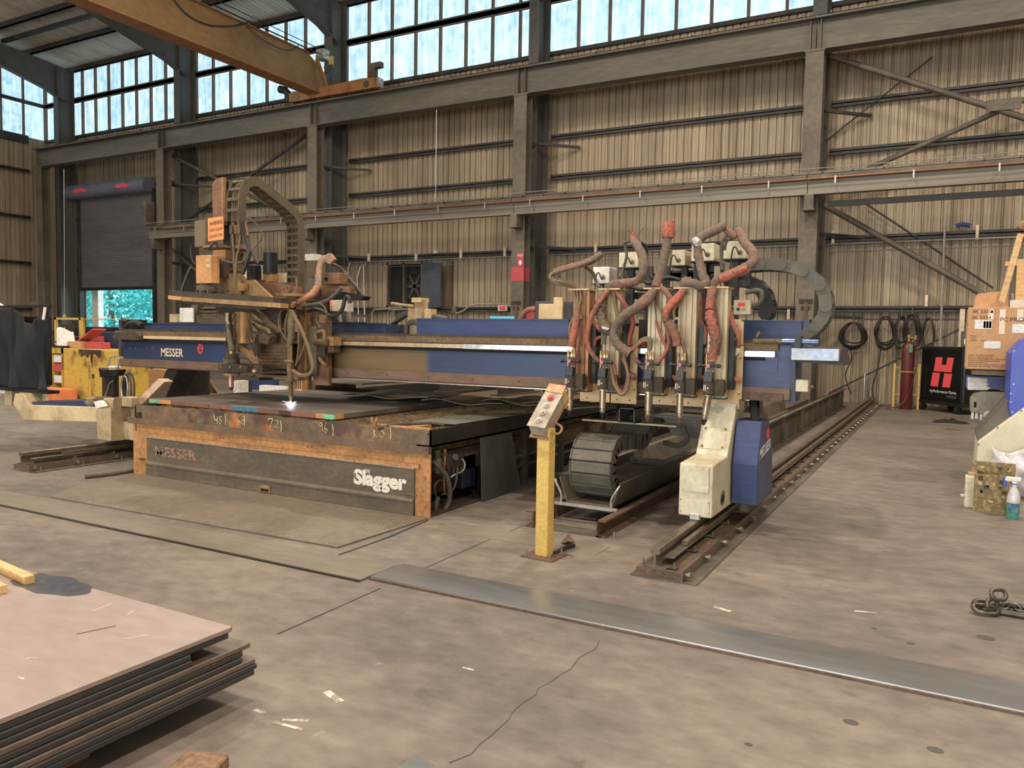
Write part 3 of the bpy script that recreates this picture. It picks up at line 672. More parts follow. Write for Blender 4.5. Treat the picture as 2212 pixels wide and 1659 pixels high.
# ------------------------------------------------------------------ roller door, outdoors, things on and along the back wall
def pxpoly(pts, Y, depth, mb=None):
    m = mb or MB(); m.prism([(aty(x, y, Y).x, aty(x, y, Y).z) for x, y in pts], 1, Y, Y+depth); return m
def pxbox(x0, y0, x1, y1, Y, depth, mb=None, c=0):
    a, b = aty(x0, y0, Y), aty(x1, y1, Y); m = mb or MB(); return m.box(a.x, b.x, Y, Y+depth, a.z, b.z, c)
def pxtube(pts, Y, r, n=8, sub=5, mb=None, caps=True, k=1.0):
    """path through photo points; each point may carry its own Y"""
    m = mb or MB(); P = [aty(q[0], q[1], q[2] if len(q) > 2 else Y) for q in pts]
    m.tube(P, r, n, caps, sub); return m

door = thing('door_1', ((DX0+DX1)/2, YW-.2, 0), kind='structure')
m_shut = mk('grey_shutter', S(128, 124, 126), .5, .2, S(104, 100, 100), .6, 1, .06, stretch=(.3, 1, 2))
zc0, zc1 = 3.19, 7.0
m = MB(); n = 96; prof = [(YW-.22+(0.035 if i % 2 else 0), zc0+(zc1-zc0)*i/(n-1)) for i in range(n)]
m.add([(DX0, a, b) for a, b in prof]+[(DX1, a, b) for a, b in prof], [(i, i+1, n+i+1, n+i) for i in range(n-1)]); m.build('slat_curtain', m_shut, door)
MB().box(DX0, DX1, YW-.26, YW-.18, zc0-.08, zc0+.03).build('bottom_bar', m_black, door)
for x in (DX0-.1, DX1): MB().box(x, x+.1, YW-.3, YW-.1, 0, 7.1).build('guide', m_steel_dk, door)
m_hood = mk('blue_grey_hood', S(112, 116, 132), .5, .1, S(84, 84, 92), .6, 2, .06)
m = MB(); pr = [(YW-.1, 7.55), (YW-.62, 7.5)]+[(YW-.45-.27*math.cos(t), 7.22-.27*math.sin(t)) for t in [R(-60+i*24) for i in range(8)]]+[(YW-.1, 6.95)]
m.prism(pr, 0, DX0-.8, DX1+.05); hood = m.build('hood', m_hood, door, smooth=30)
MB().box(DX0-.84, DX0-.78, YW-.75, YW-.05, 6.9, 7.62).build('end_bracket', m_black, door)
for dx in (.25, 3.0):
    m = MB(); m.grid(10, 3, lambda u, v: (DX0+dx+u*1.05, YW-.725-.004*math.sin(9*u), 7.16+.05*v+.09*(1 if .15 < u < .85 else 0)*v+.03*math.sin(u*14))); m.build('red_scrawl', m_inkred, hood, solid=.004)
m = MB()
for i in range(14):
    x = DX0+.4+i*.32; m.box(x, x+.1, YW-.1, YW-.02, 7.75, 8.05)
# outdoors
og = MB().box(-75, -20, YW+.32, 60, -.3, -.05).build('ground_outside', mk('pale_gravel', S(190, 190, 178), .9, 0, S(150, 150, 140), .6, .8), kind='structure')
jp = MB().box(DX0-.02, DX0+.42, YW+.25, YW+.5, 0, 7.0).build('door_post', m_white); tag(jp, 'white sunlit post outside the roller door opening', 'post')
m_leaf = mk('bright_leaf', S(70, 200, 190), .6, 0, S(40, 150, 150), .8, 1.2, .35, rnd=0)
def tree(x, y, h_, r_, label, nleaf):
    t = thing('tree', (x, y, 0), label, 'tree', 'trees outside the roller door')
    m = MB(); m.tube([(x, y, 0), (x+.1, y, h_*.35), (x-.1, y, h_*.7)], [.22, .16, .08], 8); m.build('trunk', m_wood_dk, t, smooth=40)
    m = MB(); rg = random.Random(int(x*100))
    for i in range(nleaf):
        u = rg.uniform(-1, 1); a = rg.uniform(0, 6.28); q = rg.uniform(.55, 1)*math.sqrt(1-u*u)
        p = Vector((x+r_*q*math.cos(a), y+r_*q*math.sin(a)*.8, h_*.5+u*h_*.5)); s_ = rg.uniform(.1, .26)
        d1 = Vector((rg.gauss(0, 1), rg.gauss(0, 1), rg.gauss(0, 1))).normalized(); d2 = d1.cross(Vector((rg.gauss(0, 1), rg.gauss(0, 1), rg.gauss(0, 1)))).normalized()
        m.add([p-d1*s_, p+d2*s_*.5, p+d1*s_, p-d2*s_*.5], [(0, 1, 2, 3)])
    m.build('foliage', m_leaf, t, kind='stuff')
for i, (x, y, h_, r_) in enumerate([(-46.4, 28.2, 7, 2.5), (-41.3, 28, 6.8, 2.5), (-36.2, 28.3, 7, 2.5), (-50.5, 33.4, 9, 3), (-44.3, 33.4, 9, 3), (-38.1, 33.4, 9, 3)]):
    tree(x, y, h_, r_, ['leafy green tree outside beyond the white door post', 'round green tree seen through the door opening', 'green tree outside beside the door column', 'tall tree outside behind the leafy tree by the post', 'tall tree outside behind the round tree in the opening', 'tall tree outside behind the tree by the door column'][i], 2600)

# exhaust fan with open shutter
fx0, fx1, fz0, fz1 = -16.3, -13.85, 2.36, 3.82
t = thing('exhaust_fan', ((fx0+fx1)/2, YW-.1, fz0), 'dark framed exhaust fan opening with a grey blue shutter leaf', 'fan')
m = MB()
for a, b in ((fx0, fx0+.06), (-15.63, -15.57), (-14.92, -14.84)): m.box(a, b, YW-.22, YW-.02, fz0, fz1)
m.box(fx0, -14.84, YW-.22, YW-.02, fz1-.07, fz1).box(fx0, -14.84, YW-.22, YW-.02, fz0, fz0+.06); m.build('frame', m_steel, t)
MB().box(fx0+.05, -14.86, YW-.06, YW-.03, fz0+.05, fz1-.06).build('dark_backing', m_dark, t)
m = MB(); m.tube([(-15.25+.42*math.cos(k*.3142), YW-.1, 3.05+.42*math.sin(k*.3142)) for k in range(21)], .018, 6); m.build('guard_ring', m_brown_dk, t)
for k in range(6):
    a = k*math.pi/3; MB().bar((-15.25, YW-.09, 3.05), (-15.25+.4*math.cos(a), YW-.09, 3.05+.4*math.sin(a)), .01, .09).build('blade', m_brown_dk, t)
m = MB(); m.add([(-14.84, YW-.24, fz0-.05), (-13.95, YW-.5, fz0+.0), (-13.95, YW-.5, fz1-.1), (-14.84, YW-.24, fz1)], [(0, 1, 2, 3)]); m.build('shutter_leaf', mk('slate_blue_sheet', S(74, 80, 90), .5, .1, S(58, 60, 64), .6, 2), t, solid=.03)
MB().box(-13.93, -13.8, YW-.1, YW-.02, fz0, fz1).build('jamb', m_rust, t)

# conduits along the back wall
def conduit(pts, Y, r, label, mat=None, cat='conduit'):
    o = pxtube(pts, Y, r, 8, 0).build('conduit', mat or m_galv, None, smooth=40); tag(o, label, cat); return o
YC = YW-.19
cz = 3.9
for i in range(1, 5):
    a, b = COLX[i]+.3, COLX[i+1]-.25
    m = MB(); m.tube([(a, YC-.02, cz-.02), (b, YC-.02, cz-.02)], .022, 8); o = m.build('wall_conduit', m_galv); tag(o, ['thin conduit on the wall girt behind the rotator machine', 'bright conduit on the girt left of the red banded column', 'bright conduit on the girt behind the torch hoses', 'bright conduit on the girt above the cable coils'][i-1], 'conduit')
    m = MB(); m.tube([(a, YC+.03, cz-.2), (b, YC+.03, cz-.2)], .008, 6); o = m.build('wall_wire', m_galv); tag(o, ['thin wire under the conduit behind the rotator machine', 'thin wire under the conduit left of the red banded column', 'thin wire under the conduit behind the torch hoses', 'thin wire under the conduit above the cable coils'][i-1], 'wire')
conduit([(790, 568), (786, 575), (788, 696)], YC-.02, .03, 'bright vertical conduit bent off the wall girt, ending in a fitting')
conduit([(779, 575), (772, 600), (775, 700)], YC-.05, .028, 'vertical conduit left of the bright bent one')
conduit([(757, 566), (752, 580), (753, 700)], YC-.05, .02, 'thin vertical conduit behind the brown hoses')
conduit([(805, 672), (808, 668), (835, 666), (870, 664)], YC-.08, .02, 'short conduit bending out below the fan')
for k, x in enumerate((804, 838, 845, 849)):
    conduit([(x, 705), (x, 676), (x+4, 669), (x+40, 667)], YC-.1-.05*k, .016, ['first conduit stub curving up under the fan', 'second conduit stub curving up under the fan', 'third conduit stub curving up under the fan', 'fourth conduit stub curving up under the fan'][k])
conduit([(985, 677), (1000, 672), (1015, 660), (1030, 657), (1095, 657), (1104, 662)], YC-.1, .024, 'conduit bending over the low girt beside the red sign')
conduit([(943, 236), (941, 435)], 19.57, .012, 'thin pale pull chain hanging from the upper girder')
conduit([(2041, 488), (2030, 768)], YC-.06, .028, 'bright vertical conduit behind the black power supply')
def small(name, x0, y0, x1, y1, Y, d, mat, label, cat, c=.01):
    o = pxbox(x0, y0, x1, y1, Y, d, c=c).build(name, mat); tag(o, label, cat); return o
small('switch_box', 936, 541, 943, 547, YC-.12, .1, m_white, 'small white box on the girt at the end of the pull chain', 'box')
small('outlet_box', 975, 662, 985, 676, YC-.1, .1, m_steel, 'grey outlet box on the low girt right of the fan', 'box')
sg = small('exit_sign', 1075, 659, 1095, 672, YC-.2, .06, m_white, 'white emergency sign box with red lettering on the girt', 'sign')
p = aty(1079, 670, YC-.21); q = aty(1092, 661, YC-.21)
MB().box(p.x, q.x, YC-.215, YC-.2, p.z, q.z).build('red_face', m_inkred, sg)
for i, (x, y0, y1) in enumerate([(796, 548, 566), (898, 548, 564), (995, 540, 560), (1090, 535, 555), (1286, 527, 550), (1799, 498, 512), (1799, 516, 530), (2111, 486, 518), (1703, 668, 690), (2001, 637, 662)]):
    o = pxbox(x-2.5, y0, x+2.5, y1, YC-.025, .04).build('strut_piece', m_letter); tag(o, 'short perforated strut piece holding conduit to the wall girt', 'strut', 'perforated strut pieces on the wall girts')
o = pxtube([(2066, 489), (2074, 485), (2086, 485), (2096, 488)], YC+.06, .05, 8, 4).build('blue_strap_bundle', mk('blue_nylon', S(40, 66, 110), .8)); tag(o, 'small bundle of blue strap lying on the wall girt', 'strap')

# hanging cable coils on the low girt
rngc = random.Random(3)
def coil(cx, cy, w_, h_, turns, label, tails):
    c = aty(cx, cy, YW-.35); k = 20.7/1700*1.12
    t = thing('cable_coil', (c.x, c.y, c.z), label, 'cable coil', 'cable coils hung on the wall')
    for j in range(turns):
        m = MB(); a, b = w_*k/2*rngc.uniform(.72, 1.08), h_*k/2*rngc.uniform(.8, 1.06); ox, oz = rngc.uniform(-.03, .03), h_*k/2-b
        m.tube([(c.x+ox+a*math.sin(s_)*(1-.25*math.cos(s_)), c.y+.03*math.cos(3*s_)+j*.018, c.z+oz+b*math.cos(s_)) for s_ in [2*math.pi*i/22 for i in range(23)]], .016, 6); m.build('loop', m_cable, t, smooth=60)
    m = MB(); m.tube([(c.x, c.y, c.z+h_*k/2-.02), (c.x, c.y+.05, c.z+h_*k/2+.14), (c.x, YW-.19, c.z+h_*k/2+.16)], .012, 6); m.build('hook', m_steel, t)
    if tails:
        m = MB(); m.tube([aty(*q, YW-.3) for q in tails], .014, 6, sub=4); m.build('tail', m_cable, t)
coil(1842, 724, 44, 46, 9, 'round black cable coil hung on the low girt beside the chain loop', [(1832, 745), (1840, 775), (1826, 810), (1838, 850)])
coil(1912, 718, 30, 56, 8, 'tall black cable coil with crossed tails hung on the low girt', [(1905, 745), (1895, 800), (1884, 840), (1890, 868)])
coil(1946, 716, 18, 54, 6, 'narrow black cable coil hung left of the gas cylinder', None)
coil(1969, 718, 24, 64, 10, 'thick dark cable coil hung directly above the gas cylinder', [(1965, 750), (1972, 780), (1980, 800)])
coil(2003, 722, 20, 56, 4, 'thin loose cable coil hung above the black power supply', None)
MB().box(-1.9, .4, YW-.24, YW-.2, 2.02, 2.06).build('hook_rail', m_steel_dk, None); tag(bpy.data.objects['hook_rail'], 'thin dark rail under the girt carrying the cable hooks', 'rail')

# gas cylinder and its yellow stand
c = atz(1956, 884); cx, cy = c.x, c.y; s_ = c.y/1700*1.12
t = thing('gas_cylinder', (cx, cy, 0), 'dark red gas cylinder with a brass valve standing at the wall', 'gas cylinder')
MB().lathe((cx, cy, 0), (0, 0, 1), [(.12, 0), (.13, .02), (.13, 1.32), (.115, 1.42), (.06, 1.5), (.035, 1.52)], 20).build('bottle', m_redcyl, t, smooth=50)
MB().lathe((cx, cy, 1.52), (0, 0, 1), [(.03, 0), (.03, .1), (.045, .1), (.045, .14), (.02, .16)], 10).cyl((cx, cy, 1.6), (cx+.12, cy-.03, 1.6), .022, 8).build('valve', m_brass, t, smooth=40)
MB().cyl((cx+.13, cy-.03, 1.56), (cx+.13, cy-.03, 1.66), .04, 12).build('regulator', m_brass, t)
MB().box(cx+.02, cx+.09, cy-.17, cy-.16, 1.28, 1.46).build('tag', mk('green_tag', S(80, 130, 84), .7), t)
m = MB(); m.tube([(cx+.12, cy-.05, 1.55), (cx+.2, cy-.15, 1.2), (cx+.14, cy-.2, .7), (cx+.05, cy-.16, .35), (cx-.1, cy-.2, .1), (cx-.4, cy-.2, .02)], .014, 6, sub=5); m.build('gas_hose', m_redcyl, t)
t = thing('cylinder_stand', (cx+.02, cy+.05, 0), 'yellow tubular stand around the dark red gas cylinder', 'stand')
for dx in (-.26, .24): MB().box(cx+dx-.02, cx+dx+.02, cy+.06, cy+.1, 0, 1.02).build('post', m_yellow, t)
MB().box(cx-.28, cx+.26, cy+.15, cy+.18, .9, .95).build('cross_bar', m_yellow, t); MB().box(cx-.28, cx+.26, cy+.15, cy+.18, .3, .35).build('cross_bar', m_yellow, t)
m = MB(); m.tube([(cx+.15*math.cos(a), cy+.15*math.sin(a)-.0, .84) for a in [math.pi*2*i/16 for i in range(17)]], .012, 6); m.build('hoop', m_yellow, t)
o = MB().cyl((cx-.95, YW-.35, 0), (cx-.95, YW-.35, .75), .03, 10).build('steel_pipe', m_bright); tag(o, 'short bright steel pipe standing against the wall', 'pipe')

# plasma power supply on castors
pL, pR = atz(1984, 884), atz(2078, 897)
ax = (pR-pL); ax.z = 0; wd = ax.length; ax.normalize(); ay = Vector((-ax.y, ax.x, 0))
MX = Matrix((ax.to_4d(), ay.to_4d(), (0, 0, 1, 0), (0, 0, 0, 1))).transposed(); MX[0][3], MX[1][3], MX[2][3] = pL.x, pL.y, 0; MX[3] = (0, 0, 0, 1)
t = thing('plasma_power_supply', pL+ax*wd/2+ay*.4, 'black wheeled power supply cabinet with a big red logo', 'power supply')
m_blackgl = mk('gloss_black_cabinet', S(20, 22, 22), .3, 0, S(30, 32, 32), .5, 2, .05)
MB(MX).box(0, wd, 0, .9, .22, 1.42, .03).build('cabinet', m_blackgl, t)
MB(MX).box(.05, wd-.05, -.015, .0, .28, 1.37, .01).build('front_panel', m_blackgl, t)
MB(MX).box(-.03, wd+.02, -.02, .92, .16, .24).build('base_frame', m_black, t)
for a in (.1, wd-.15):
    for b in (.02, .75): MB(MX).cyl((a-.03, b, .08), (a+.04, b, .08), .08, 14).build('castor', m_rubber, t, smooth=40)
    MB(MX).cyl((a-.045, .02, .08), (a-.03, .02, .08), .035, 10).build('castor_hub', m_brass, t)
kx = wd/95.0
def LP(x, y): return (x*kx, y)                    # logo drawn in the cabinet's own front
zt = 1.2
sh = lambda x, z: (x+.16*(z-.55), z)
def logo(name, pts, mat): 
    m = MB(MX); m.prism([sh(x*wd, z) for x, z in pts], 1, -.022, -.014); return m.build(name, mat, t)
logo('logo_top', [(.30, .88), (.70, .88), (.70, 1.19), (.56, 1.19), (.56, 1.03), (.45, 1.03), (.45, 1.19), (.30, 1.19)], m_inkred)
logo('logo_leg', [(.28, .55), (.45, .55), (.45, .85), (.28, .85)], m_inkred); logo('logo_leg', [(.55, .55), (.72, .55), (.72, .85), (.55, .85)], m_inkred)
lettering('cabinet_lettering', 'HyPerformance Plasma', MX @ Vector((wd*.27, -.022, .42)), ax, (0, 0, 1), .09, m_letterw, t, fit=wd*.6, shear=.2)
lettering('cabinet_lettering', 'HPR260', MX @ Vector((wd*.66, -.022, .33)), ax, (0, 0, 1), .08, m_galv, t, fit=wd*.22, shear=.2)
t = thing('disconnect_switch', aty(2085, 765, YW-.3), 'grey electrical disconnect box on the wall above the power supply', 'switch box')
pxbox(2077, 715, 2100, 760, YW-.45, .2, c=.02).build('enclosure', m_steel, t); pxbox(2081, 722, 2092, 748, YW-.47, .03).build('cover', m_girder, t); pxbox(2083, 732, 2088, 744, YW-.48, .02).build('warning_label', m_paper, t)
o = pxbox(2074, 667, 2080, 765, YW-.3, .06).build('strut_post', m_letter); tag(o, 'tall white perforated strut post beside the disconnect box', 'strut')
# rags on the floor
def rag(name, x, y, w_, d_, h_, mat, label):
    c = atz(x, y); m = MB(); rg = random.Random(int(x))
    m.grid(14, 9, lambda u, v: (c.x+(u-.5)*w_*(1+.2*math.sin(v*7)), c.y+(v-.5)*d_*(1+.25*math.sin(u*9+1)), .004+h_*max(0, math.sin(math.pi*u)*math.sin(math.pi*v))*(.55+.45*math.sin(u*13+v*7)*math.cos(v*11-u*5))))
    o = m.build(name, mat, None, smooth=60); tag(o, label, 'rag'); return o
rag('rag', 2053, 912, .55, .5, .09, m_cloth, 'crumpled dark rag on the floor in front of the power supply')
o = rag('scrap', 2058, 928, .25, .12, .03, m_rust, 'small reddish scrap on the floor beside the dark rag')

# ------------------------------------------------------------------ second, still crated machine on the right
YM = 9.3
t = thing('new_cutting_machine', (1.4, 10.1, 0), 'new cream and blue machine carriage standing beside the cardboard box', 'machine')
m_cream2 = mk('clean_cream_paint', S(214, 204, 170), .45, 0, S(196, 184, 150), .5, 2, .03)
m_blue2 = mk('clean_blue_paint', S(16, 50, 168), .38, 0, S(16, 46, 150), .5, 2, .04)
a = aty(2112, 955, YM); b = aty(2107, 1035, YM); c = aty(2212, 880, YM); e = aty(2300, 815, YM); xr = 2.1
m = MB(); m.prism([(b.x, b.z), (xr, b.z-.03), (xr, e.z+.1), (e.x, e.z), (a.x, a.z)], 1, YM, YM+.9); m.build('leg_panel', m_cream2, t, bev=.012)
m = MB(); m.prism([(a.x-.0, a.z+.0), (e.x, e.z), (e.x-.05, e.z+.12), (c.x-.1, c.z+.10), (a.x-.01, a.z+.07)], 1, YM+.1, YM+.8); m.build('leg_edge_cover', m_girder, t)
MB().box(b.x+.25, xr, YM+.15, YM+.75, 0, b.z+.02).build('foot', m_steel_dk, t)
for q in [(2114, 960), (2110, 1028), (2155, 924), (2206, 887)]:
    p = aty(*q, YM); MB().cyl((p.x, YM-.004, p.z), (p.x, YM+.002, p.z), .007, 8).build('screw', m_black, t)
pxpoly([(2183, 762), (2212, 733), (2300, 700), (2300, 830), (2212, 885), (2184, 905), (2178, 880)], YM+.05, .7).build('blue_side_cover', m_blue2, t, bev=.01)
for q in [(2188, 758), (2187, 830), (2181, 850), (2181, 868), (2184, 890)]:
    p = aty(*q, YM+.05); MB().cyl((p.x+.01, YM+.045, p.z), (p.x+.01, YM+.052, p.z), .007, 8).build('screw', m_white, t)
YM2 = 10.4
pxbox(2088, 812, 2420, 852, YM2, .35).build('beam', mk('deep_blue_beam', S(22, 46, 118), .4), t)
pxbox(2100, 799, 2300, 816, YM2-.05, .5).build('top_rail', m_cream_dk, t)
pxpoly([(2096, 862), (2104, 850), (2120, 846), (2300, 850), (2300, 920), (2180, 918), (2170, 905), (2096, 890)], YM2-.1, .35).build('carriage_motor', mk('grey_green_casting', S(136, 128, 108), .6, 0, S(110, 100, 84), .6, 3), t, bev=.01)
pxbox(2104, 868, 2109, 880, YM2-.106, .01).build('slot', m_dark, t)
for x in (2098, 2107, 2117): pxbox(x, 890, x+5, 902+(x % 3)*3, YM2-.05, .03).build('connector', m_galv, t)
p = aty(2135, 897, YM2-.1); MB().cyl((p.x, YM2-.12, p.z), (p.x, YM2-.1, p.z), .05, 16).build('round_cap', m_galv, t, smooth=40)
o = pxpoly([(2090, 815), (2132, 818), (2134, 824), (2128, 826), (2137, 830), (2130, 833), (2140, 838), (2132, 843), (2090, 842)], YM2-.012, .008).build('torn_film', m_paper, t)
# cardboard boxes
YB2 = 10.15
a0 = aty(2085, 797, YB2); a1 = aty(2090, 664, YB2)
bx = thing('cardboard_box', (a0.x+.5, YB2+.3, a0.z), 'large cardboard box with printed text resting on the machine beam', 'box')
x0, x1 = a0.x, a0.x+1.05; z0, z1 = a0.z, a1.z
MB().box(x0, x1, YB2, YB2+.65, z0, z1, .006).build('carton', m_card, bx)
W_ = (x1-x0)
def onbox(name, px0, py0, px1, py1, mat): 
    p, q = aty(px0, py0, YB2), aty(px1, py1, YB2); return MB().box(p.x, q.x, YB2-.004, YB2-.001, p.z, q.z).build(name, mat, bx)
onbox('address_label', 2106, 691, 2142, 711, m_paper); onbox('address_label', 2187, 700, 2230, 720, m_paper); onbox('address_label', 2126, 737, 2161, 753, m_paper)
for x in (2125, 2131, 2137): onbox('barcode', x, 694, x+4, 709, m_steel_dk)
m_tape = mk('clear_tape', S(216, 178, 134), .2, 0, S(200, 156, 108), .5, 8)
onbox('tape', 2135, 668, 2146, 690, m_tape); onbox('tape', 2160, 668, 2170, 722, m_tape); onbox('tape', 2198, 668, 2210, 692, m_tape); onbox('red_mark', 2141, 671, 2145, 676, m_inkred)
def boxtext(s_, px, py, size, fit): 
    p = aty(px, py, YB2); lettering('box_lettering', s_, (p.x, YB2-.004, p.z), (1, 0, 0), (0, 0, 1), size, m_ink, bx, fit=fit)
k2 = YB2/1700*1.0
boxtext('SK 3320', 2101, 676, .05, 26*k2*1.17); boxtext('SK 3334', 2099, 689, .05, 26*k2*1.17); boxtext('PRO', 2182, 694, .06, 18*k2*1.17); boxtext('PC', 2161, 694, .06, 10*k2*1.17); boxtext('PLUS', 2119, 737, .02, 8*k2)
for i, (s_, f_) in enumerate([('RITTAL', 11), ('CSM', 8), ('THERM', 11)]): boxtext(s_, 2096, 727+i*4.5, .02, f_*k2)
for i, (s_, f_) in enumerate([('Note  Kondensatwasser', 38), ('Risk covering panel', 34), ('Centro de produccion under seal only', 64), ('Compact Kuehlgeraetebau', 46), ('Filtro sostituto', 26), ('Sistema di raffreddamento', 54), ('Groupe de refrigeration compacte', 64)]):
    boxtext(s_, 2092.5-i*.35, 767.5+i*4, .022, f_*k2*1.1)
xk = aty(2115, 632, YB2+.2)
o = pxpoly([(2112, 634), (2175, 628), (2180, 668), (2104, 668), (2107, 645)], YB2+.12, .5).build('small_carton', m_card); tag(o, 'small open cardboard carton sitting on the large printed box', 'box')
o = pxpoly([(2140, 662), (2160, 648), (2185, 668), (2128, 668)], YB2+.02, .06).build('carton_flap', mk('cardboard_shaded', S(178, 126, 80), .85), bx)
# pallet timbers leaning above
for i, (p0, p1, wd_, lab) in enumerate([((2205, 505), (2161, 661), .06, 'slim pale timber batten leaning over the cardboard boxes'), ((2209, 560), (2204, 650), .1, 'wide upright timber post behind the leaning batten')]):
    m = MB(); m.bar(aty(*p0, YB2+.05+.4*i), aty(*p1, YB2+.05+.4*i), wd_, .05); o = m.build('timber_batten', m_wood); tag(o, lab, 'timber')
t = thing('bracket_frame', aty(2200, 660, YB2+.3), 'grey post frame with clear film behind the timber battens', 'frame')
pxbox(2185, 572, 2200, 670, YB2+.7, .08).build('post', m_girder, t); pxbox(2172, 565, 2215, 573, YB2+.65, .1).build('cross_bar', m_wood, t); pxtube([(2205, 495), (2212, 485), (2225, 482)], YB2+.3, .05, 8, 3).build('padded_end', m_brown_lt, t)
pxbox(2182, 648, 2215, 664, YB2+.3, .1).build('white_bracket', m_white, t); MB().cyl(aty(2187, 648, YB2+.35), aty(2187, 634, YB2+.35), .015, 8).build('fitting', m_galv, t)
# things on the floor in front of it
p = atz(2101, 1097)
o = MB().box(p.x-.07, p.x+.07, p.y-.02, p.y+.1, 0, .29, .006).build('white_enclosure', m_cream); tag(o, 'small white metal enclosure standing on the floor beside circuit boards', 'box')
MB().cyl((p.x-.1, p.y+.03, .1), (p.x-.07, p.y+.03, .1), .014, 8).build('knob', m_white, o); MB().box(p.x-.05, p.x+.02, p.y+.02, p.y+.08, .29, .32).build('latch', m_cream_dk, o)
m_pcb = mk('bronze_circuit_board', S(112, 88, 44), .4, .3, S(156, 130, 70), .8, 26, .3, thr=(.5, .56))
for i, (x, y, w_, h_, dy, lab) in enumerate([(2139, 1108, .27, .34, 0, 'open bronze coloured circuit board propped between enclosure and spray bottle'), (2143, 1103, .34, .42, .12, 'second circuit board standing behind the bronze one')]):
    p = atz(x, y); tt = thing('circuit_board', (p.x, p.y+dy, 0), lab, 'circuit board')
    MB().box(p.x-w_/2, p.x+w_/2, p.y+dy, p.y+dy+.03, 0, h_).build('board', m_pcb, tt)
    rg = random.Random(i)
    for j in range(16):
        a, b = p.x+rg.uniform(-w_/2+.01, w_/2-.05), rg.uniform(.02, h_-.05); MB().box(a, a+rg.uniform(.012, .04), p.y+dy-.018, p.y+dy, b, b+rg.uniform(.01, .035)).build('component', rg.choice([m_brass, m_pcb, m_alu, m_brown_dk]), tt)
p = atz(2187, 1120)
t = thing('spray_bottle', (p.x, p.y, 0), 'clear spray bottle of green liquid with a blue and white trigger', 'bottle')
MB().lathe((p.x, p.y, 0), (0, 0, 1), [(.046, 0), (.05, .01), (.05, .14)], 18).build('liquid', mk('green_liquid', S(74, 148, 128), .15, 0, S(60, 130, 116), .4, 4), t, smooth=40)
MB().lathe((p.x, p.y, .14), (0, 0, 1), [(.05, 0), (.05, .05), (.035, .1), (.018, .14), (.018, .16)], 18).build('bottle_shoulder', m_clearbag, t, smooth=40)
MB().box(p.x-.035, p.x+.035, p.y-.052, p.y-.047, .06, .135).build('label', mk('blue_bottle_label', S(30, 70, 110), .5, 0, S(90, 160, 150), .6, 30), t)
MB().box(p.x-.02, p.x+.02, p.y-.02, p.y+.02, .28, .32, .006).box(p.x-.075, p.x+.05, p.y-.015, p.y+.015, .32, .36, .008).build('sprayer_head', m_white, t)
MB().box(p.x-.085, p.x-.055, p.y-.012, p.y+.012, .27, .36, .005).box(p.x-.02, p.x+.02, p.y-.021, p.y+.021, .296, .306).build('trigger', m_blue2, t)
p = atz(2170, 1105); o = MB().lathe((p.x, p.y+.1, 0), (0, 0, 1), [(.05, 0), (.05, .2), (.03, .27), (.02, .3)], 16).build('pale_bottle', m_clearbag, None, smooth=40); tag(o, 'pale plastic bottle behind the spray bottle', 'bottle')
# clear plastic bag
c = atz(2190, 1085); c0 = aty(2185, 1030, c.y+.25)
m = MB(); rg = random.Random(5); yb = YM-.18
pa, pb = aty(2140, 965, yb), aty(2300, 1085, yb)
def bagf(u, v):
    x = pa.x+(pb.x-pa.x)*u; z = pb.z+(pa.z-pb.z)*v
    return (x+.02*math.sin(9*v+4*u), yb-.15*math.sin(math.pi*min(1, max(0, u)))*math.sin(math.pi*min(1, v*.9+.08))+.025*math.sin(17*u+6*v)*math.cos(13*v-5*u)+.015*math.sin(31*u*v+3), max(.01, z-.05*math.sin(7*u)*v))
m.grid(30, 24, bagf); o = m.build('plastic_bag', m_clearbag, None, smooth=70, solid=.004); tag(o, 'crinkled clear plastic bag of parts leaning on the cream leg', 'bag')
pxpoly([(2155, 1004), (2187, 1002), (2190, 1040), (2152, 1038)], yb-.17, .01).build('paper_packet', m_paper, o)
# ------------------------------------------------------------------ cutting table
TX0, TX1, TY, TYB = -7.36, -3.62, 5.225, 14.0
table = thing('cutting_table', ((TX0+TX1)/2, (TY+TYB)/2, 0), 'long slag cutting table with an orange rusted front frame and dark door', 'cutting table')
def lip_material():
    m = mk('painted_sooty_lip', S(96, 78, 58), .68, .1, S(136, 102, 62), .8, 2.6, .14, bump=.12)
    nt = m.node_tree; N = nt.nodes; Lk = nt.links; b = N['Principled BSDF']; tc = [n for n in N if n.type == 'TEX_COORD'][0]
    src = b.inputs['Base Color'].links[0].from_socket
    for k, (cl, off, th) in enumerate([(S(88, 122, 70), 0, .60), (S(196, 112, 58), 5, .63), (S(70, 48, 44), 11, .60)]):
        mp = N.new('ShaderNodeMapping'); mp.inputs['Location'].default_value = (off, off, 0); mp.inputs['Rotation'].default_value = (0, R(35), 0); Lk.new(tc.outputs['Object'], mp.inputs[0])
        n = N.new('ShaderNodeTexNoise'); n.inputs['Scale'].default_value = 3.4; n.inputs['Detail'].default_value = 2; Lk.new(mp.outputs[0], n.inputs['Vector'])
        r = N.new('ShaderNodeMapRange'); r.inputs['From Min'].default_value = th; r.inputs['From Max'].default_value = th+.08; r.inputs['To Max'].default_value = .75; Lk.new(n.outputs['Fac'], r.inputs['Value'])
        mx = N.new('ShaderNodeMix'); mx.data_type = 'RGBA'; Lk.new(src, mx.inputs['A']); mx.inputs['B'].default_value = cl; Lk.new(r.outputs['Result'], mx.inputs['Factor']); src = mx.outputs['Result']
    Lk.new(src, b.inputs['Base Color']); return m
m_lip = lip_material()
m_tdoor = mk('dark_dusty_table_door', S(92, 80, 64), .6, .15, S(118, 98, 72), .7, 2, .1, stretch=(1, 1, 2))
m_tside = mk('black_table_side', S(40, 38, 36), .55, .15, S(62, 54, 44), .6, 2, .1)
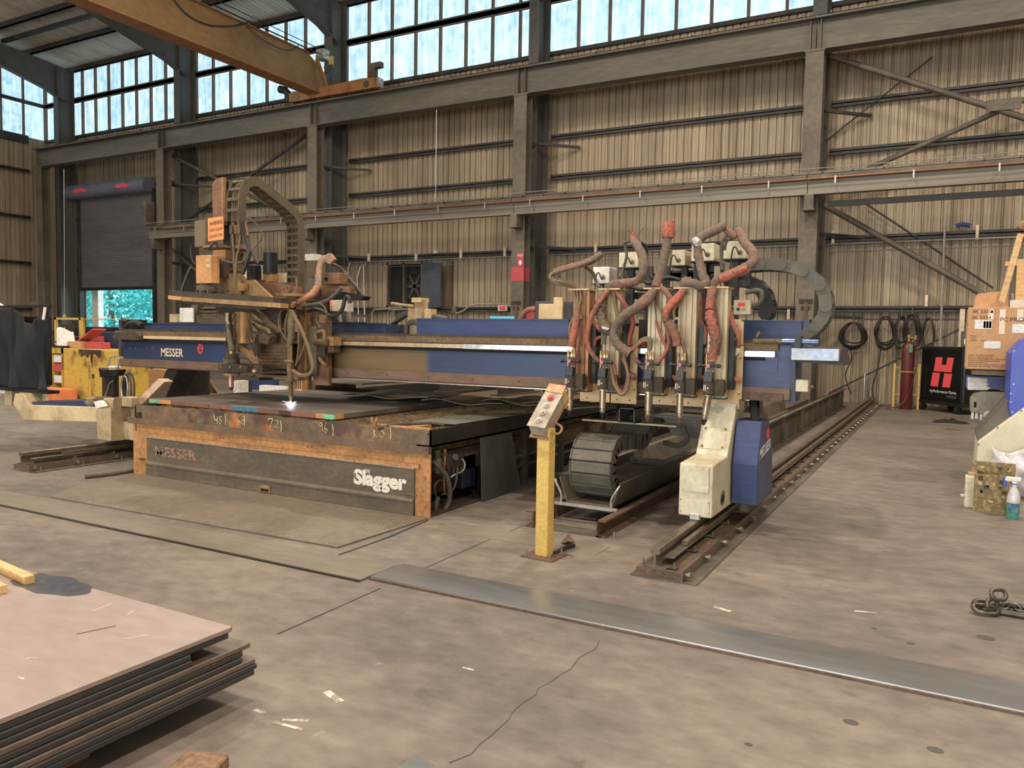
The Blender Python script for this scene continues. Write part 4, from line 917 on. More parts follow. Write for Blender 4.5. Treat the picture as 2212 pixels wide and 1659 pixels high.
MB().box(TX0+.04, TX1, TY, TY+.012, .575, .722).build('front_lip', m_lip, table)
lipo = [o for o in bpy.data.objects if o.name.startswith('front_lip')][-1]
MB().box(TX0-.04, TX1+.003, TY-.035, TY+.01, .528, .588).build('front_bar', mk('bar_steel', S(104, 82, 62), .6, .2, S(140, 98, 56), .7, 3), table)
MB().box(TX0, TX0+.24, TY+.002, TY+.014, 0, .53).build('front_post', m_orange, table)
MB().box(TX1-.15, TX1, TY+.002, TY+.014, 0, .53).build('front_post', m_orange, table)
MB().box(TX0+.24, TX1-.15, TY+.002, TY+.014, .38, .53).build('front_header', m_orange, table)
MB().box(TX0+.24, TX1-.1, TY-.02, TY+.004, .405, .44).build('hinge_bar', m_orange, table)
MB().box(TX0+.22, TX1-.14, TY-.03, TY+.002, .398, .405).build('hinge_edge', m_bright, table)
dr = MB().box(-7.13, -3.77, TY-.012, TY-.002, .15, .395)
dr.add([(-7.13, TY-.002, .15), (-3.77, TY-.002, .15), (-3.77, TY-.03, .125), (-7.13, TY-.03, .125)], [(0, 1, 2, 3)])
dr.prism([(TY-.012, .155), (TY-.034, .135), (TY-.034, .12), (TY-.02, .115), (TY-.028, .014), (TY-.016, .014), (TY-.008, .115), (TY-.002, .14), (TY-.002, .155)], 0, -7.13, -3.77)
tdoor = dr.build('slag_door', m_tdoor, table)
p = aty(335, 1003, TY-.014); q = aty(424, 1008, TY-.014)
lettering('door_lettering', 'MESSER', (p.x, TY-.0135, .225), (1, 0, 0), (0, 0, 1), .135, m_letter_old, tdoor, fit=.62, bold=.004)
p = aty(764, 1053, TY-.014)
lettering('door_lettering', 'Slagger', (p.x, TY-.0135, .215), (1, 0, 0), (0, 0, 1), .17, m_slagger, tdoor, fit=.56, bold=.008)
lettering('door_lettering', 'THE', (p.x+.125, TY-.0135, .315), (1, 0, 0), (0, 0, 1), .045, m_slagger, tdoor, fit=.05, bold=.001)
hx = aty(573, 1064, TY-.03).x
MB().box(hx-.065, hx+.065, TY-.04, TY-.022, .018, .085, .004).build('handle_frame', m_brown_lt, tdoor); MB().box(hx-.05, hx+.05, TY-.042, TY-.03, .03, .062).build('handle_pocket', m_dark, tdoor); MB().box(hx-.05, hx+.05, TY-.052, TY-.04, .058, .068).build('handle_bar', m_brown_lt, tdoor)
for (px, py, r_) in [(918, 985, .016), (917, 1033, .016), (917, 1094, .016), (296, 1016, .014)]:
    p = aty(px, py, TY); MB().bolt((p.x, TY+.003, p.z), (0, -1, 0), r_, .012).build('bolt', m_orange, table)
for (px, py) in [(475, 945), (483, 946), (665, 965), (673, 966), (815, 994), (822, 995), (300, 922), (309, 923)]:
    p = aty(px, py, TY); MB().bolt((p.x, TY+.003, p.z), (0, -1, 0), .008, .006).build('bolt', m_brown, table)
for (px, py) in [(925, 938), (921, 972)]:
    p = aty(px, py, TY-.036); MB().cyl((p.x, TY-.038, p.z), (p.x, TY-.03, p.z), .006, 8).build('hole', m_dark, table)
p = aty(302, 897, TY); MB().box(p.x-.03, p.x+.03, TY-.018, TY, p.z-.025, p.z+.03).bar((p.x-.03, TY-.02, p.z-.03), (p.x+.03, TY-.02, p.z+.035), .012, .012).build('star_knob', m_brown_dk, table)
for (px, py) in [(308, 991), (889, 1068)]:
    p = aty(px, py, TY); MB().cyl((p.x-.06, TY-.02, p.z), (p.x+.06, TY-.02, p.z), .006, 8).box(p.x-.02, p.x+.03, TY-.018, TY, p.z-.012, p.z+.012).build('latch_pin', m_rail, table)
# chalked plate-size marks on the lip
def chalk(strokes, px, py, sx=1, sy=1):
    for st in strokes:
        m = MB(); pts = [aty(px+x*sx, py+y*sy, TY-.002) for x, y in st]; m.tube([(p.x, TY-.0035, p.z) for p in pts], .0042, 5, sub=3, flat=.5); m.build('chalk_mark', m_chalk, lipo)
D = {'4': [[(0, 0), (1, 10), (7, 11)], [(7, 4), (6, 19)]], '8': [[(6, 2), (1, 2), (3, 8), (6, 13), (3, 17), (0, 14), (3, 8), (6, 3)]], '|': [[(1, 0), (3, 12), (2, 24)]],
     '6': [[(4, 0), (0, 8), (1, 19), (4, 20), (5, 15), (2, 12)]], '0': [[(2, 0), (-1, 6), (2, 10), (5, 4), (3, 0)]], '7': [[(0, 4), (1, 0), (9, 2), (6, 12), (4, 22)]], '2': [[(0, 3), (4, 0), (6, 5), (3, 12), (-1, 15), (7, 17)]],
     '9': [[(6, 3), (2, 1), (0, 6), (4, 9), (6, 4), (6, 14), (8, 19)]], 'K': [[(1, 0), (2, 18)], [(9, 2), (2, 8), (8, 18)]], 'O': [[(4, 0), (0, 6), (2, 13), (8, 14), (10, 6), (4, 0)]]}
for ch, px, py in [('4', 463, 896), ('8', 473, 898), ('|', 485, 894), ('6', 514, 897), ('0', 523, 907), ('|', 526, 897), ('7', 580, 904), ('2', 595, 907), ('|', 605, 909), ('9', 690, 912), ('6', 702, 914), ('|', 717, 917), ('K', 807, 927), ('O', 820, 930), ('|', 842, 924)]:
    chalk(D[ch], px, py)
# right side of the table
MB().box(TX1-.012, TX1, TY, TYB, .585, .725).box(TX1-.14, TX1, TY, TYB, .585, .60).build('side_lip', m_tside, table)
MB().box(TX0+.04, TX0+.052, TY, TYB, .45, .722).build('side_lip', m_tside, table)
MB().box(TX1-.42, TX1-.40, TY+.02, TY+1.3, 0, .585).build('inner_side', m_tside, table)
MB().box(TX1-.22, TX1-.20, TY+1.1, TYB, 0.02, .585).build('inner_side', m_tside, table)
MB().box(TX0+.1, TX0+.12, TY+.02, TYB, 0, .585).build('inner_side', m_tside, table)
for px in (1127, 1205, 1262, 1300):
    y = atx(px, 990, TX1-.1).y; MB().box(TX1-.2, TX1-.05, y, y+.05, 0, .585).build('upright', m_brown_dk, table)
for z in (.2, .30):
    MB().tube([(TX1-.1, 6.7, z-.02), (TX1-.1, 7.6, z), (TX1-.1, 9.5, z), (TX1-.1, 12, z)], .018, 8).build('side_pipe', m_steel, table)
MB().box(TX0+.1, TX1-.1, TY+.3, TYB-.1, .3, .5).build('slag_bed', mk('slag_bed', S(92, 72, 44), .9, .1, S(52, 42, 30), .9, 14, .3, bump=.8, bscale=40), table)
m_slat = mk('burnt_slat', S(128, 98, 56), .8, .1, S(70, 54, 36), .9, 12, .25, bump=.4)
n = 34
slm = None
for i in range(n):
    y = TY+.1+i*.10
    if slm is None:
        mm = MB(); k = 60; mm2 = [(TX0+.06+(TX1-TX0-.09)*j/k, .715-.018*random.random()) for j in range(k+1)]
        mm.prism([(TX0+.06, .60)]+[(TX1-.03, .60)]+list(reversed(mm2)), 1, -.004, .004)
        slm = raw_mesh('slat', mm, m_slat)
    inst('slat', slm, table, (0, y, 0))
for i in range(14):
    x = TX0+.2+i*.26; MB().box(x, x+.006, TY+.05, TY+3.5, .42, .66).build('cross_slat', m_slat, table)
MB().box(TX1-.62, TX1-.02, TY+.02, TY+.06, .66, .735).build('rest_bar', m_orange, table)
MB().box(TX1-.3, TX1-.2, TY+.06, TY+.3, .66, .73).build('rest_bar', m_orange, table)
# pneumatic gear at the table's front corner
t = thing('air_valve_unit', (TX1-.2, TY+.35, .2), 'air regulator and valve unit with hoses under the table corner', 'valve unit')
xa = TX1-.1
def sp(px, py, X=xa): return atx(px, py, X)
MB().box(xa-.2, xa-.17, TY+.02, TY+.75, .1, .56).build('mount_plate', m_rust, t)
p = sp(948, 990); MB().lathe((xa-.02, p.y, p.z-.13), (0, 0, 1), [(.03, 0), (.04, .03), (.04, .12), (.028, .14), (.035, .16), (.035, .2), (.015, .21)], 14).build('filter_bowl', mk('grey_green_plastic', S(92, 108, 84), .4, 0, S(74, 84, 66), .5, 8), t, smooth=40)
p = sp(957, 985); MB().cyl((xa+.02, p.y, p.z-.08), (xa+.02, p.y, p.z+.06), .012, 8).box(xa, xa+.03, p.y-.02, p.y+.02, p.z, p.z+.03).build('brass_valve', m_brass, t)
a, b = sp(963, 985), sp(995, 1002); MB().box(xa-.04, xa+.02, a.y, b.y, b.z-.02, a.z+.04, .005).build('valve_block', m_brown_dk, t)
for px in (968, 979): p = sp(px, 1015); MB().lathe((xa, p.y, p.z-.11), (0, 0, 1), [(.015, 0), (.028, .03), (.028, .13), (.02, .14)], 12).build('lubricator', m_torch_dk, t, smooth=40)
p = sp(978, 987); MB().cyl((xa+.015, p.y, p.z), (xa+.04, p.y, p.z), .028, 14).build('gauge', m_galv, t)
a, b = sp(1000, 985), sp(1027, 1048); MB().box(xa-.15, xa, a.y, b.y, b.z, a.z, .008).build('solenoid_box', mk('chipped_navy_box', S(34, 34, 50), .5, 0, S(150, 130, 100), .8, 14, .1, thr=(.66, .69)), t)
def sphose(pts, r, mat): MB().tube([sp(x, y, X) for x, y, X in pts], r, 8, sub=5).build('air_hose', mat, t, smooth=60)
sphose([(935, 998, xa), (947, 1008, xa+.05), (965, 1030, xa+.08), (972, 1062, xa+.08), (968, 1088, xa+.06), (952, 1116, xa+.04), (935, 1133, xa+.04)], .022, m_hose_gr)
sphose([(946, 1075, xa-.02), (941, 1095, xa), (944, 1114, xa)], .022, m_hose_gr)
sphose([(998, 990, xa+.04), (1004, 1002, xa+.06), (1000, 1017, xa+.06), (985, 1024, xa+.04), (972, 1032, xa+.02)], .009, m_galv)
sphose([(988, 1010, xa+.04), (985, 1040, xa+.06), (975, 1062, xa+.05), (955, 1068, xa+.03)], .01, m_hose_gr)
sphose([(942, 1072, xa), (938, 1055, xa+.02), (945, 1040, xa+.02), (962, 1036, xa)], .009, m_hose_gr)
sphose([(958, 1000, xa+.03), (959, 1040, xa+.03), (961, 1068, xa+.03)], .01, m_copper)
MB().box(TX1-.42, TX1-.02, TY+.02, TY+1.15, 0, .02).build('drip_tray', m_brown_dk, t)
# grey sheet leaning on the table side
c = [atx(1037, 946, TX1+.01), atx(1103.7, 934, TX1+.01), atz(1123.6, 1056), atz(1040, 1085)]
m = MB(); nrm = Vector((.008, 0, .003)); m.add([p for p in c]+[p+nrm for p in c], [(0, 1, 2, 3), (7, 6, 5, 4), (0, 4, 5, 1), (1, 5, 6, 2), (2, 6, 7, 3), (3, 7, 4, 0)])
o = m.build('leaning_sheet', mk('grey_steel_sheet', S(96, 96, 88), .5, .3, S(66, 62, 54), .7, 2.2, .08, stretch=(1, 1, .5))); tag(o, 'grey steel sheet leaning against the dark side of the table', 'steel sheet')

# ------------------------------------------------------------------ plates lying on the table
ZP = .762
FL, FR, BR = atz(323, 861, ZP), atz(720, 896, ZP), atz(1062, 858, ZP)
BL = FL+BR-FR
m_plate = mk('brown_mill_plate', S(112, 100, 86), .5, .25, S(82, 88, 90), .8, 1.0, .1, stretch=(1, .4, 1))
t = thing('cut_plate', tuple(((FL+BR)/2)[:2])+(ZP-.045,), 'thick steel plate with painted edges being cut under the torch', 'steel plate')
m = MB(); m.prism([(p.x, p.y) for p in (FL, FR, BR, BL)], 2, ZP-.045, ZP); pl = m.build('plate', [m_plate], t)
e = (FR-FL); e.z = 0; L_ = e.length; e.normalize(); nn = Vector((e.y, -e.x, 0)); e2 = (BR-FR).normalized(); n2 = Vector((e2.y, -e2.x, 0))
pats = [(0, .062, S(112, 168, 124)), (.062, .135, S(206, 134, 50)), (.135, .36, S(132, 80, 56)), (.372, .49, S(140, 84, 60)), (.49, .63, S(58, 112, 140)), (.63, .74, S(120, 72, 56)), (.74, .80, S(88, 50, 46)), (.80, .92, S(140, 82, 60)), (.92, .955, S(198, 122, 44)), (.955, 1.0, S(120, 190, 140))]
for a, b, c in pats:
    mt = mk('edge_paint_%d' % int(a*1000), c, .7, 0, tuple(v*.55 for v in c[:3])+(1,), .6, 14, .15)
    P = [FL+e*L_*a, FL+e*L_*b]; m = MB(); m.add([(p.x+d.x, p.y+d.y, z) for z in (ZP-.044, ZP-.001) for p in P for d in (nn*.0, nn*.003)], [(0, 1, 3, 2), (4, 6, 7, 5), (1, 5, 7, 3), (0, 2, 6, 4), (0, 4, 5, 1), (2, 3, 7, 6)]); m.build('edge_paint', mt, pl)
for a, b, c in [(0, .012, S(120, 190, 140)), (.012, .05, S(198, 122, 44))]:
    mt = mk('edge_paint_s%d' % int(a*1000), c, .7); L2 = (BR-FR).length; P = [FR+e2*L2*a, FR+e2*L2*b]; m = MB(); m.add([(p.x+d.x, p.y+d.y, z) for z in (ZP-.044, ZP-.001) for p in P for d in (n2*.0, n2*.003)], [(0, 1, 3, 2), (4, 6, 7, 5), (1, 5, 7, 3), (0, 2, 6, 4), (0, 4, 5, 1), (2, 3, 7, 6)]); m.build('edge_paint', mt, pl)
def kerf(pts, wd=.008, mat=None):
    strip('cut_line', [atz(x, y, ZP) for x, y in pts], wd, mat or m_dark, pl, ZP+.0008)
kerf([(412, 867), (460, 864), (512, 861), (522, 858), (540, 854)]); kerf([(560, 880), (600, 878), (650, 873), (700, 866), (760, 856), (800, 848)], .01); kerf([(500, 876), (540, 879), (580, 880)], .014, m_chalk); kerf([(660, 888), (700, 884), (740, 877)], .006, m_steel)
# thin scrap sheet
c = [atz(887, 911, .738), atz(986, 916, .738), atz(1146, 891, .738), atz(968, 898, .738)]
c[2] = Vector((TX1+.03, c[2].y, .738))
m = MB(); m.prism([(p.x, p.y) for p in c], 2, .733, .738); o = m.build('scrap_sheet', mk('grey_green_sheet', S(118, 120, 106), .45, .4, S(92, 88, 74), .6, 2)); tag(o, 'thin grey scrap sheet lying over the front right table corner', 'steel sheet')
# curled skeleton sheets behind
m_skel = mk('skeleton_sheet', S(112, 98, 74), .6, .25, S(72, 62, 48), .8, 2.5, .14)
def skel(cx, cy, w_, d_, rz, z, label, curl=.03):
    m = MB(Matrix.Translation((cx, cy, z)) @ Matrix.Rotation(R(rz), 4, 'Z'))
    m.grid(12, 6, lambda u, v: ((u-.5)*w_, (v-.5)*d_, curl*(2*v-1)**2*(.6+.4*math.sin(9*u))+.012*math.sin(7*u)*(1-v)))
    o = m.build('skeleton_sheet', m_skel, None, solid=.008); tag(o, label, 'steel sheet', 'skeleton sheets on the table'); return o
skel(-5.45, 7.3, 1.1, .9, 8, .79, 'thin curled offcut sheet behind the thick plate beneath the beam')
skel(-4.35, 7.15, .95, .75, 4, .79, 'bent offcut sheet lying beside the thick plate edge under the beam')
skel(-3.75, 7.4, .9, .8, -5, .80, 'long brown offcut sheet overhanging the dark table side')
skel(-3.15, 7.0, .85, .6, 3, .83, 'narrow offcut sheet sticking out under the torch row')
skel(-2.85, 7.6, .9, .6, -4, .84, 'pale offcut sheet propped out beyond the table side under the torches')
for i, (x, y) in enumerate([(-5.9, 9.2), (-5.0, 9.2), (-4.4, 9.3), (-3.85, 9.3)]):
    o = MB().box(x, x+.012, y-.5, y+.5, .735, .92).box(x-.1, x+.1, y-.5, y+.5, .725, .737).build('angle_offcut', m_brown_dk); tag(o, 'dark angle offcut standing on the table behind the beam', 'offcut', 'angle offcuts behind the beam')
o = MB().box(-8.2, -6.3, 7.6, 8.6, .86, .875).build('stacked_sheet', m_steel); tag(o, 'grey sheet on timbers behind the left end of the table', 'steel sheet')
o = MB().box(-7.3, -7.15, 7.7, 8.5, .723, .86).build('packing_timber', m_wood_dk); tag(o, 'brown packing timber carrying the grey sheet', 'timber')
# crowbar over the lip
t = thing('crowbar', atz(812, 905, .75), 'rusty crowbar with a split claw hooked over the table lip', 'crowbar')
c0 = aty(812, 893, TY-.01)
for dx in (-.012, .014): MB().tube([(c0.x+dx*2.2, TY-.03, .80), (c0.x+dx*1.4, TY-.035, .76), (c0.x+.005, TY-.03, .715), (c0.x+.02, TY-.012, .70)], [.008, .012, .014, .014], 8, sub=4).build('claw', m_brown_lt, t, smooth=60)
MB().tube([(c0.x+.02, TY-.012, .70), (c0.x+.07, TY+.005, .715), (c0.x+.15, TY+.05, .745), (c0.x+.3, TY+.1, .752), (c0.x+.45, TY+.16, .762), (c0.x+.55, TY+.2, .752)], .013, 8, sub=4).build('shaft', m_brown_dk, t, smooth=60)

# ------------------------------------------------------------------ machine rails
def gantry_rail(dx, label, y1):
    y0 = 4.66; t = thing('gantry_rail', (-1.5+dx, (y0+y1)/2, 0), label, 'rail', 'floor rails of the cutting machine')
    X = lambda v: v+dx
    MB().box(X(-1.69), X(-1.268), y0, y1, 0, .01).build('floor_plate', m_steel, t)
    MB().box(X(-1.655), X(-1.365), y0+.01, y1, .01, .062).build('grout_pad', m_rust, t)
    MB().box(X(-1.365), X(-1.352), y0, y1, .01, .078).build('side_angle', m_rail, t)
    r_ = MB(); r_.prism([(X(-1.615), .062), (X(-1.465), .062), (X(-1.465), .072), (X(-1.53), .084), (X(-1.532), .148), (X(-1.508), .155), (X(-1.508), .19), (X(-1.514), .194), (X(-1.562), .194), (X(-1.568), .19), (X(-1.568), .155), (X(-1.544), .148), (X(-1.546), .084), (X(-1.615), .072)], 1, y0+.02, y1); r_.build('rail', m_rail, t)
    MB().box(X(-1.505), X(-1.44), y0+.1, y1, .118, .126).build('rack_shelf', m_steel, t)
    MB().box(X(-1.485), X(-1.45), y0+.42, y1, .13, .158).build('gear_rack', m_rail, t)
    y = y0+.05; k = 0
    while y < y1-.1:
        MB().cyl((X(-1.352), y, .045), (X(-1.315), y, .045), .013, 6).cyl((X(-1.33), y, .045), (X(-1.318), y, .045), .02, 8).build('side_bolt', m_screw, t); MB().cyl((X(-1.32), y+.05, .01), (X(-1.32), y+.05, .05), .007, 6).build('anchor_stud', m_screw, t)
        MB().cyl((X(-1.43), y+.03, .062), (X(-1.43), y+.03, .1), .009, 6).box(X(-1.48), X(-1.41), y, y+.05, .07, .08).build('rail_clip', m_rail, t)
        MB().cyl((X(-1.635), y+.03, .062), (X(-1.635), y+.03, .105), .009, 6).build('stud', m_screw, t)
        y += .46; k += 1
gantry_rail(0, 'steel floor rail with bolted base under the cream and blue carriage', 20.6)
gantry_rail(-6.89, 'steel floor rail left of the table beneath the console arm', 20.4)
# low channel beams between rail and table, carrying the cable tray
t = thing('tray_beam', (-2.45, 9, 0), 'rusty channel beams on the floor carrying the cable tray', 'beam')
for x, s_ in ((-2.24, 1), (-2.78, -1)):
    m = MB(); m.box(x-.006, x+.006, 5.42, 20, .0, .13).box(x-.006, x+.07*s_, 5.42, 20, .118, .13).box(x-.006, x+.07*s_, 5.42, 20, 0, .012); m.build('channel', m_rust, t)
MB().box(-2.78, -2.2, 5.42, 5.6, 0, .01).build('end_plate', m_steel, t); MB().cyl((-2.13, 5.5, 0), (-2.13, 5.5, .04), .014, 8).build('anchor_bolt', m_screw, t)
MB().box(-2.78, -2.24, 8, 8.1, .12, .135).build('cross_tie', m_rust, t)
o = MB().box(-3.4, -2.3, 6.25, 7.2, .0, .012).build('floor_offcut', mk('pinkish_plate', S(112, 88, 78), .5, .3, S(80, 66, 58), .6, 2)); tag(o, 'reddish flat plate offcut lying on the floor beside the cable tray', 'steel plate')
# rail-side tall channel on the far right run
o = MB().box(-2.06, -2.045, 8.6, 19.6, 0, .42).box(-2.06, -1.98, 8.6, 19.6, .40, .42).box(-2.06, -1.98, 8.6, 19.6, 0, .02).build('side_channel', m_steel); tag(o, 'long upright grey channel running along the floor beside the rail', 'channel')
for i in range(6): MB().box(-2.045, -1.985, 10+i*1.7, 10.03+i*1.7, .02, .4).build('rib', m_steel, o)
# pipe on the floor at the left
o = MB().tube([atz(184, 1030, .02), atz(240, 1024, .02), atz(290, 1016, .02)], .022, 10).build('floor_pipe', m_rust, None, smooth=40); tag(o, 'short rusty pipe lying on the floor at the table corner', 'pipe')

# cable tray and energy chain
t = thing('cable_tray', (-2.5, 8, .14), 'grey sheet metal cable tray with flared sides on the floor beams', 'cable tray')
xa, xb_ = -2.69, -2.29
m = MB(); m.prism([(xa, .135), (xb_, .135), (xb_+.07, .34), (xb_+.062, .342), (xb_-.008, .145), (xa+.008, .145), (xa-.062, .342), (xa-.07, .34)], 1, 5.85, 16); m.build('trough', m_steel, t)
MB().box(xa-.07, xb_+.07, 5.77, 5.80, .125, .15).build('front_bar', m_galv, t)
for x, s_ in ((xa-.02, -1), (xb_+.02, 1)): MB().tube([(x, 5.785, .15), (x, 5.785, .22), (x+.045*s_, 5.785, .3), (x+.06*s_, 5.8, .33)], .009, 6, sub=3).build('guide_horn', m_galv, t)
for k in range(26): MB().box(xa+.01, xb_-.01, 6.35+k*.11, 6.35+k*.11+.05, .15, .165).build('chain_slat', m_steel_dk, t)
t = thing('energy_chain', (-2.5, 6.2, .15), 'dark grey closed cable carrier chain curling out of the tray', 'cable chain')
path = [(7.6, .23), (7.2, .23), (6.8, .23), (6.4, .225), (6.15, .225)]
cy, cz, rr = 6.1, .43, .205
path += [(cy-rr*math.sin(a), cz-rr*math.cos(a)) for a in [R(v) for v in range(12, 176, 23)]]
path += [(6.22, .625), (6.42, .60), (6.6, .575), (6.72, .59), (6.84, .66), (6.95, .73), (7.08, .74)]
w0, w1 = -2.665, -2.315
for i in range(len(path)-1):
    p, q = Vector((0, *path[i])), Vector((0, *path[i+1])); mid = (p+q)/2
    M_ = MB(); d = (q-p); L_ = d.length*1.12; d.normalize(); u = Vector((0, -d.z, d.y))
    vs = [Vector((x, 0, 0))+mid+d*a*L_/2+u*b*.055 for x in (w0, w1) for a, b in ((-1, -1), (1, -1), (1, 1), (-1, 1))]
    M_.add(vs, [(0, 1, 2, 3), (7, 6, 5, 4), (0, 4, 5, 1), (1, 5, 6, 2), (2, 6, 7, 3), (3, 7, 4, 0)])
    lk = M_.build('link', m_chain, t, bev=.01)
    for x in (w0-.006, w1-.004): m = MB(); m.add([Vector((xx, 0, 0))+mid+d*a*L_/2*.96+u*b*.062 for xx in (x, x+.01) for a, b in ((-1, -1), (1, -1), (1, 1), (-1, 1))], [(0, 1, 2, 3), (7, 6, 5, 4), (0, 4, 5, 1), (1, 5, 6, 2), (2, 6, 7, 3), (3, 7, 4, 0)]); m.build('link_side', m_chain, lk)
# bracket that carries the chain to the carriage
t = thing('chain_bracket', (-2.2, 7.1, .6), 'grey square tube bracket and shelf joining chain and carriage', 'bracket')
MB().box(-2.95, -2.05, 6.72, 6.84, .72, .735).build('strap', m_alu, t)
m = MB(); zc = .8
for a, b, c_, d_ in ((-2.56, -2.55, .735, .87), (-2.42, -2.41, .735, .87), (-2.56, -2.41, .735, .745), (-2.56, -2.41, .86, .87)): m.box(a, b, 6.65, 7.6, c_, d_)
m.build('square_tube', m_girder, t)
MB().box(-2.5, -1.7, 7.3, 7.42, .86, 1.0).build('cross_tube', m_girder, t)
MB().box(-2.3, -1.75, 6.9, 7.9, .78, .80).build('shelf', m_girder, t)
m = MB(); m.prism([(-2.25, .78), (-1.75, .78), (-1.8, .60), (-2.15, .62)], 1, 6.95, 7.0); m.build('gusset', m_steel, t)
MB().box(-2.35, -1.7, 7.7, 7.8, .95, 1.1).build('plate', m_steel_dk, t)
for k in range(4): MB().tube([(-2.62+.03*k, 6.95, .72), (-2.75+.04*k, 7.1, .9), (-2.7+.04*k, 7.5, 1.05+.02*k), (-2.5, 8.0, 1.05)], .018, 8, sub=4).build('cable', m_cable, t)
MB().tube([(-2.0, 6.75, .72), (-1.96, 6.76, .62), (-2.05, 6.8, .55), (-2.2, 6.85, .56)], .022, 8, sub=4).build('cable', m_hose_gr, t)

# ------------------------------------------------------------------ yellow push-button post
pc = atz(1180, 1200); cx, cy = -2.385, 4.72
t = thing('control_post', (cx, cy, 0), 'chipped yellow square post carrying a grey push button box', 'control post')
A = [atz(1155, 1202), atz(1181, 1207), atz(1195, 1198)]
ang = math.atan2(A[1].y-A[0].y, A[1].x-A[0].x); wd = (A[1]-A[0]).length
Mp = Matrix.Translation(A[0]) @ Matrix.Rotation(ang, 4, 'Z')
wd2 = .088
ztop = aty(1178, 925, A[0].y).z
MB(Mp).box(0, wd, 0, wd2, .008, ztop, .004).build('post', m_yellow, t)
MB(Mp).box(-.075, wd+.075, -.065, wd2+.065, 0, .009).build('base_plate', m_rust, t)
for x in (-.045, wd+.045):
    for y in (-.035, wd2+.035): MB(Mp).cyl((x, y, 0), (x, y, .05), .007, 8).cyl((x, y, .009), (x, y, .02), .014, 6).build('anchor_bolt', m_screw, t)
# box: tilted up to the back right; built along its own axis from photo corners
yb = A[0].y-.02
lo, hi = aty(1158, 922, yb-.05), aty(1203, 838, yb+.22)
d = (hi-lo).normalized(); u = Vector((math.cos(ang+.15), math.sin(ang+.15), 0)); u = (u-d*u.dot(d)).normalized(); nrm = d.cross(u) if d.cross(u).z < 0 else u.cross(d)
nrm = u.cross(d)
Mb = Matrix((u.to_4d(), d.to_4d(), nrm.to_4d(), (0, 0, 0, 1))).transposed(); Mb[0][3], Mb[1][3], Mb[2][3] = lo.x, lo.y, lo.z; Mb[3] = (0, 0, 0, 1)
Lb = (hi-lo).length*1.0
bxm = mk('scuffed_grey_box', S(172, 160, 140), .5, .2, S(120, 104, 84), .7, 9, .1)
MB(Mb).box(-.06, .06, 0, Lb*.86, -.09, 0, .004).build('button_box', bxm, t)
MB(Mb).box(-.068, .068, -.004, Lb*.87, 0, .006).build('box_cover', bxm, t)
for k in range(4):
    yy = .05+k*(Lb*.86-.08)/3.4
    bt = MB(Mb).cyl((0, yy, .006), (0, yy, .016), .024, 16).cyl((0, yy, .016), (0, yy, .03), .014, 14).build('push_button', m_red if k == 3 else m_galv, t, smooth=40)
MB(Mb).box(-.065, .065, Lb*.86, Lb*1.06, .0, .012).build('label_plate', mk('red_yellow_label', S(196, 110, 84), .6, 0, S(214, 170, 80), .8, 18, .15), t)
MB(Mb).box(.045, .06, Lb*.84, Lb*1.02, -.14, .0).build('yellow_bracket', m_yellow, t)
MB(Mb).box(-.07, .07, -.02, Lb*1.02, -.1, -.092).build('carrier_plate', m_brown_lt, t)
MB(Mb).tube([(.06, .05, -.09), (.12, .05, -.1), (.12, .11, -.1), (.06, .13, -.09)], .008, 8, sub=3).build('loop_handle', m_brown_lt, t)
MB(Mb).box(-.03, .03, .02, .1, -.16, -.1).build('post_cap', m_yellow, t)
o = MB().tube([atz(1196, 1196, .012), atz(1208, 1190, .012), atz(1222, 1182, .02), atz(1240, 1178, .015)], .014, 8, sub=4).build('floor_cable', m_cable); tag(o, 'short dark cable end on the floor behind the yellow post', 'cable')
c = [atz(1210, 1175), atz(1228, 1166), atz(1242, 1172), atz(1226, 1180)]
m = MB(); m.add([c[0], c[1]+Vector((0, 0, .05)), c[2], c[3]+Vector((0, 0, .035))], [(0, 1, 2), (0, 2, 3)]); o = m.build('bent_scrap', m_rust, None, solid=.006); tag(o, 'small bent rusty scrap on the floor beside the yellow post', 'scrap')
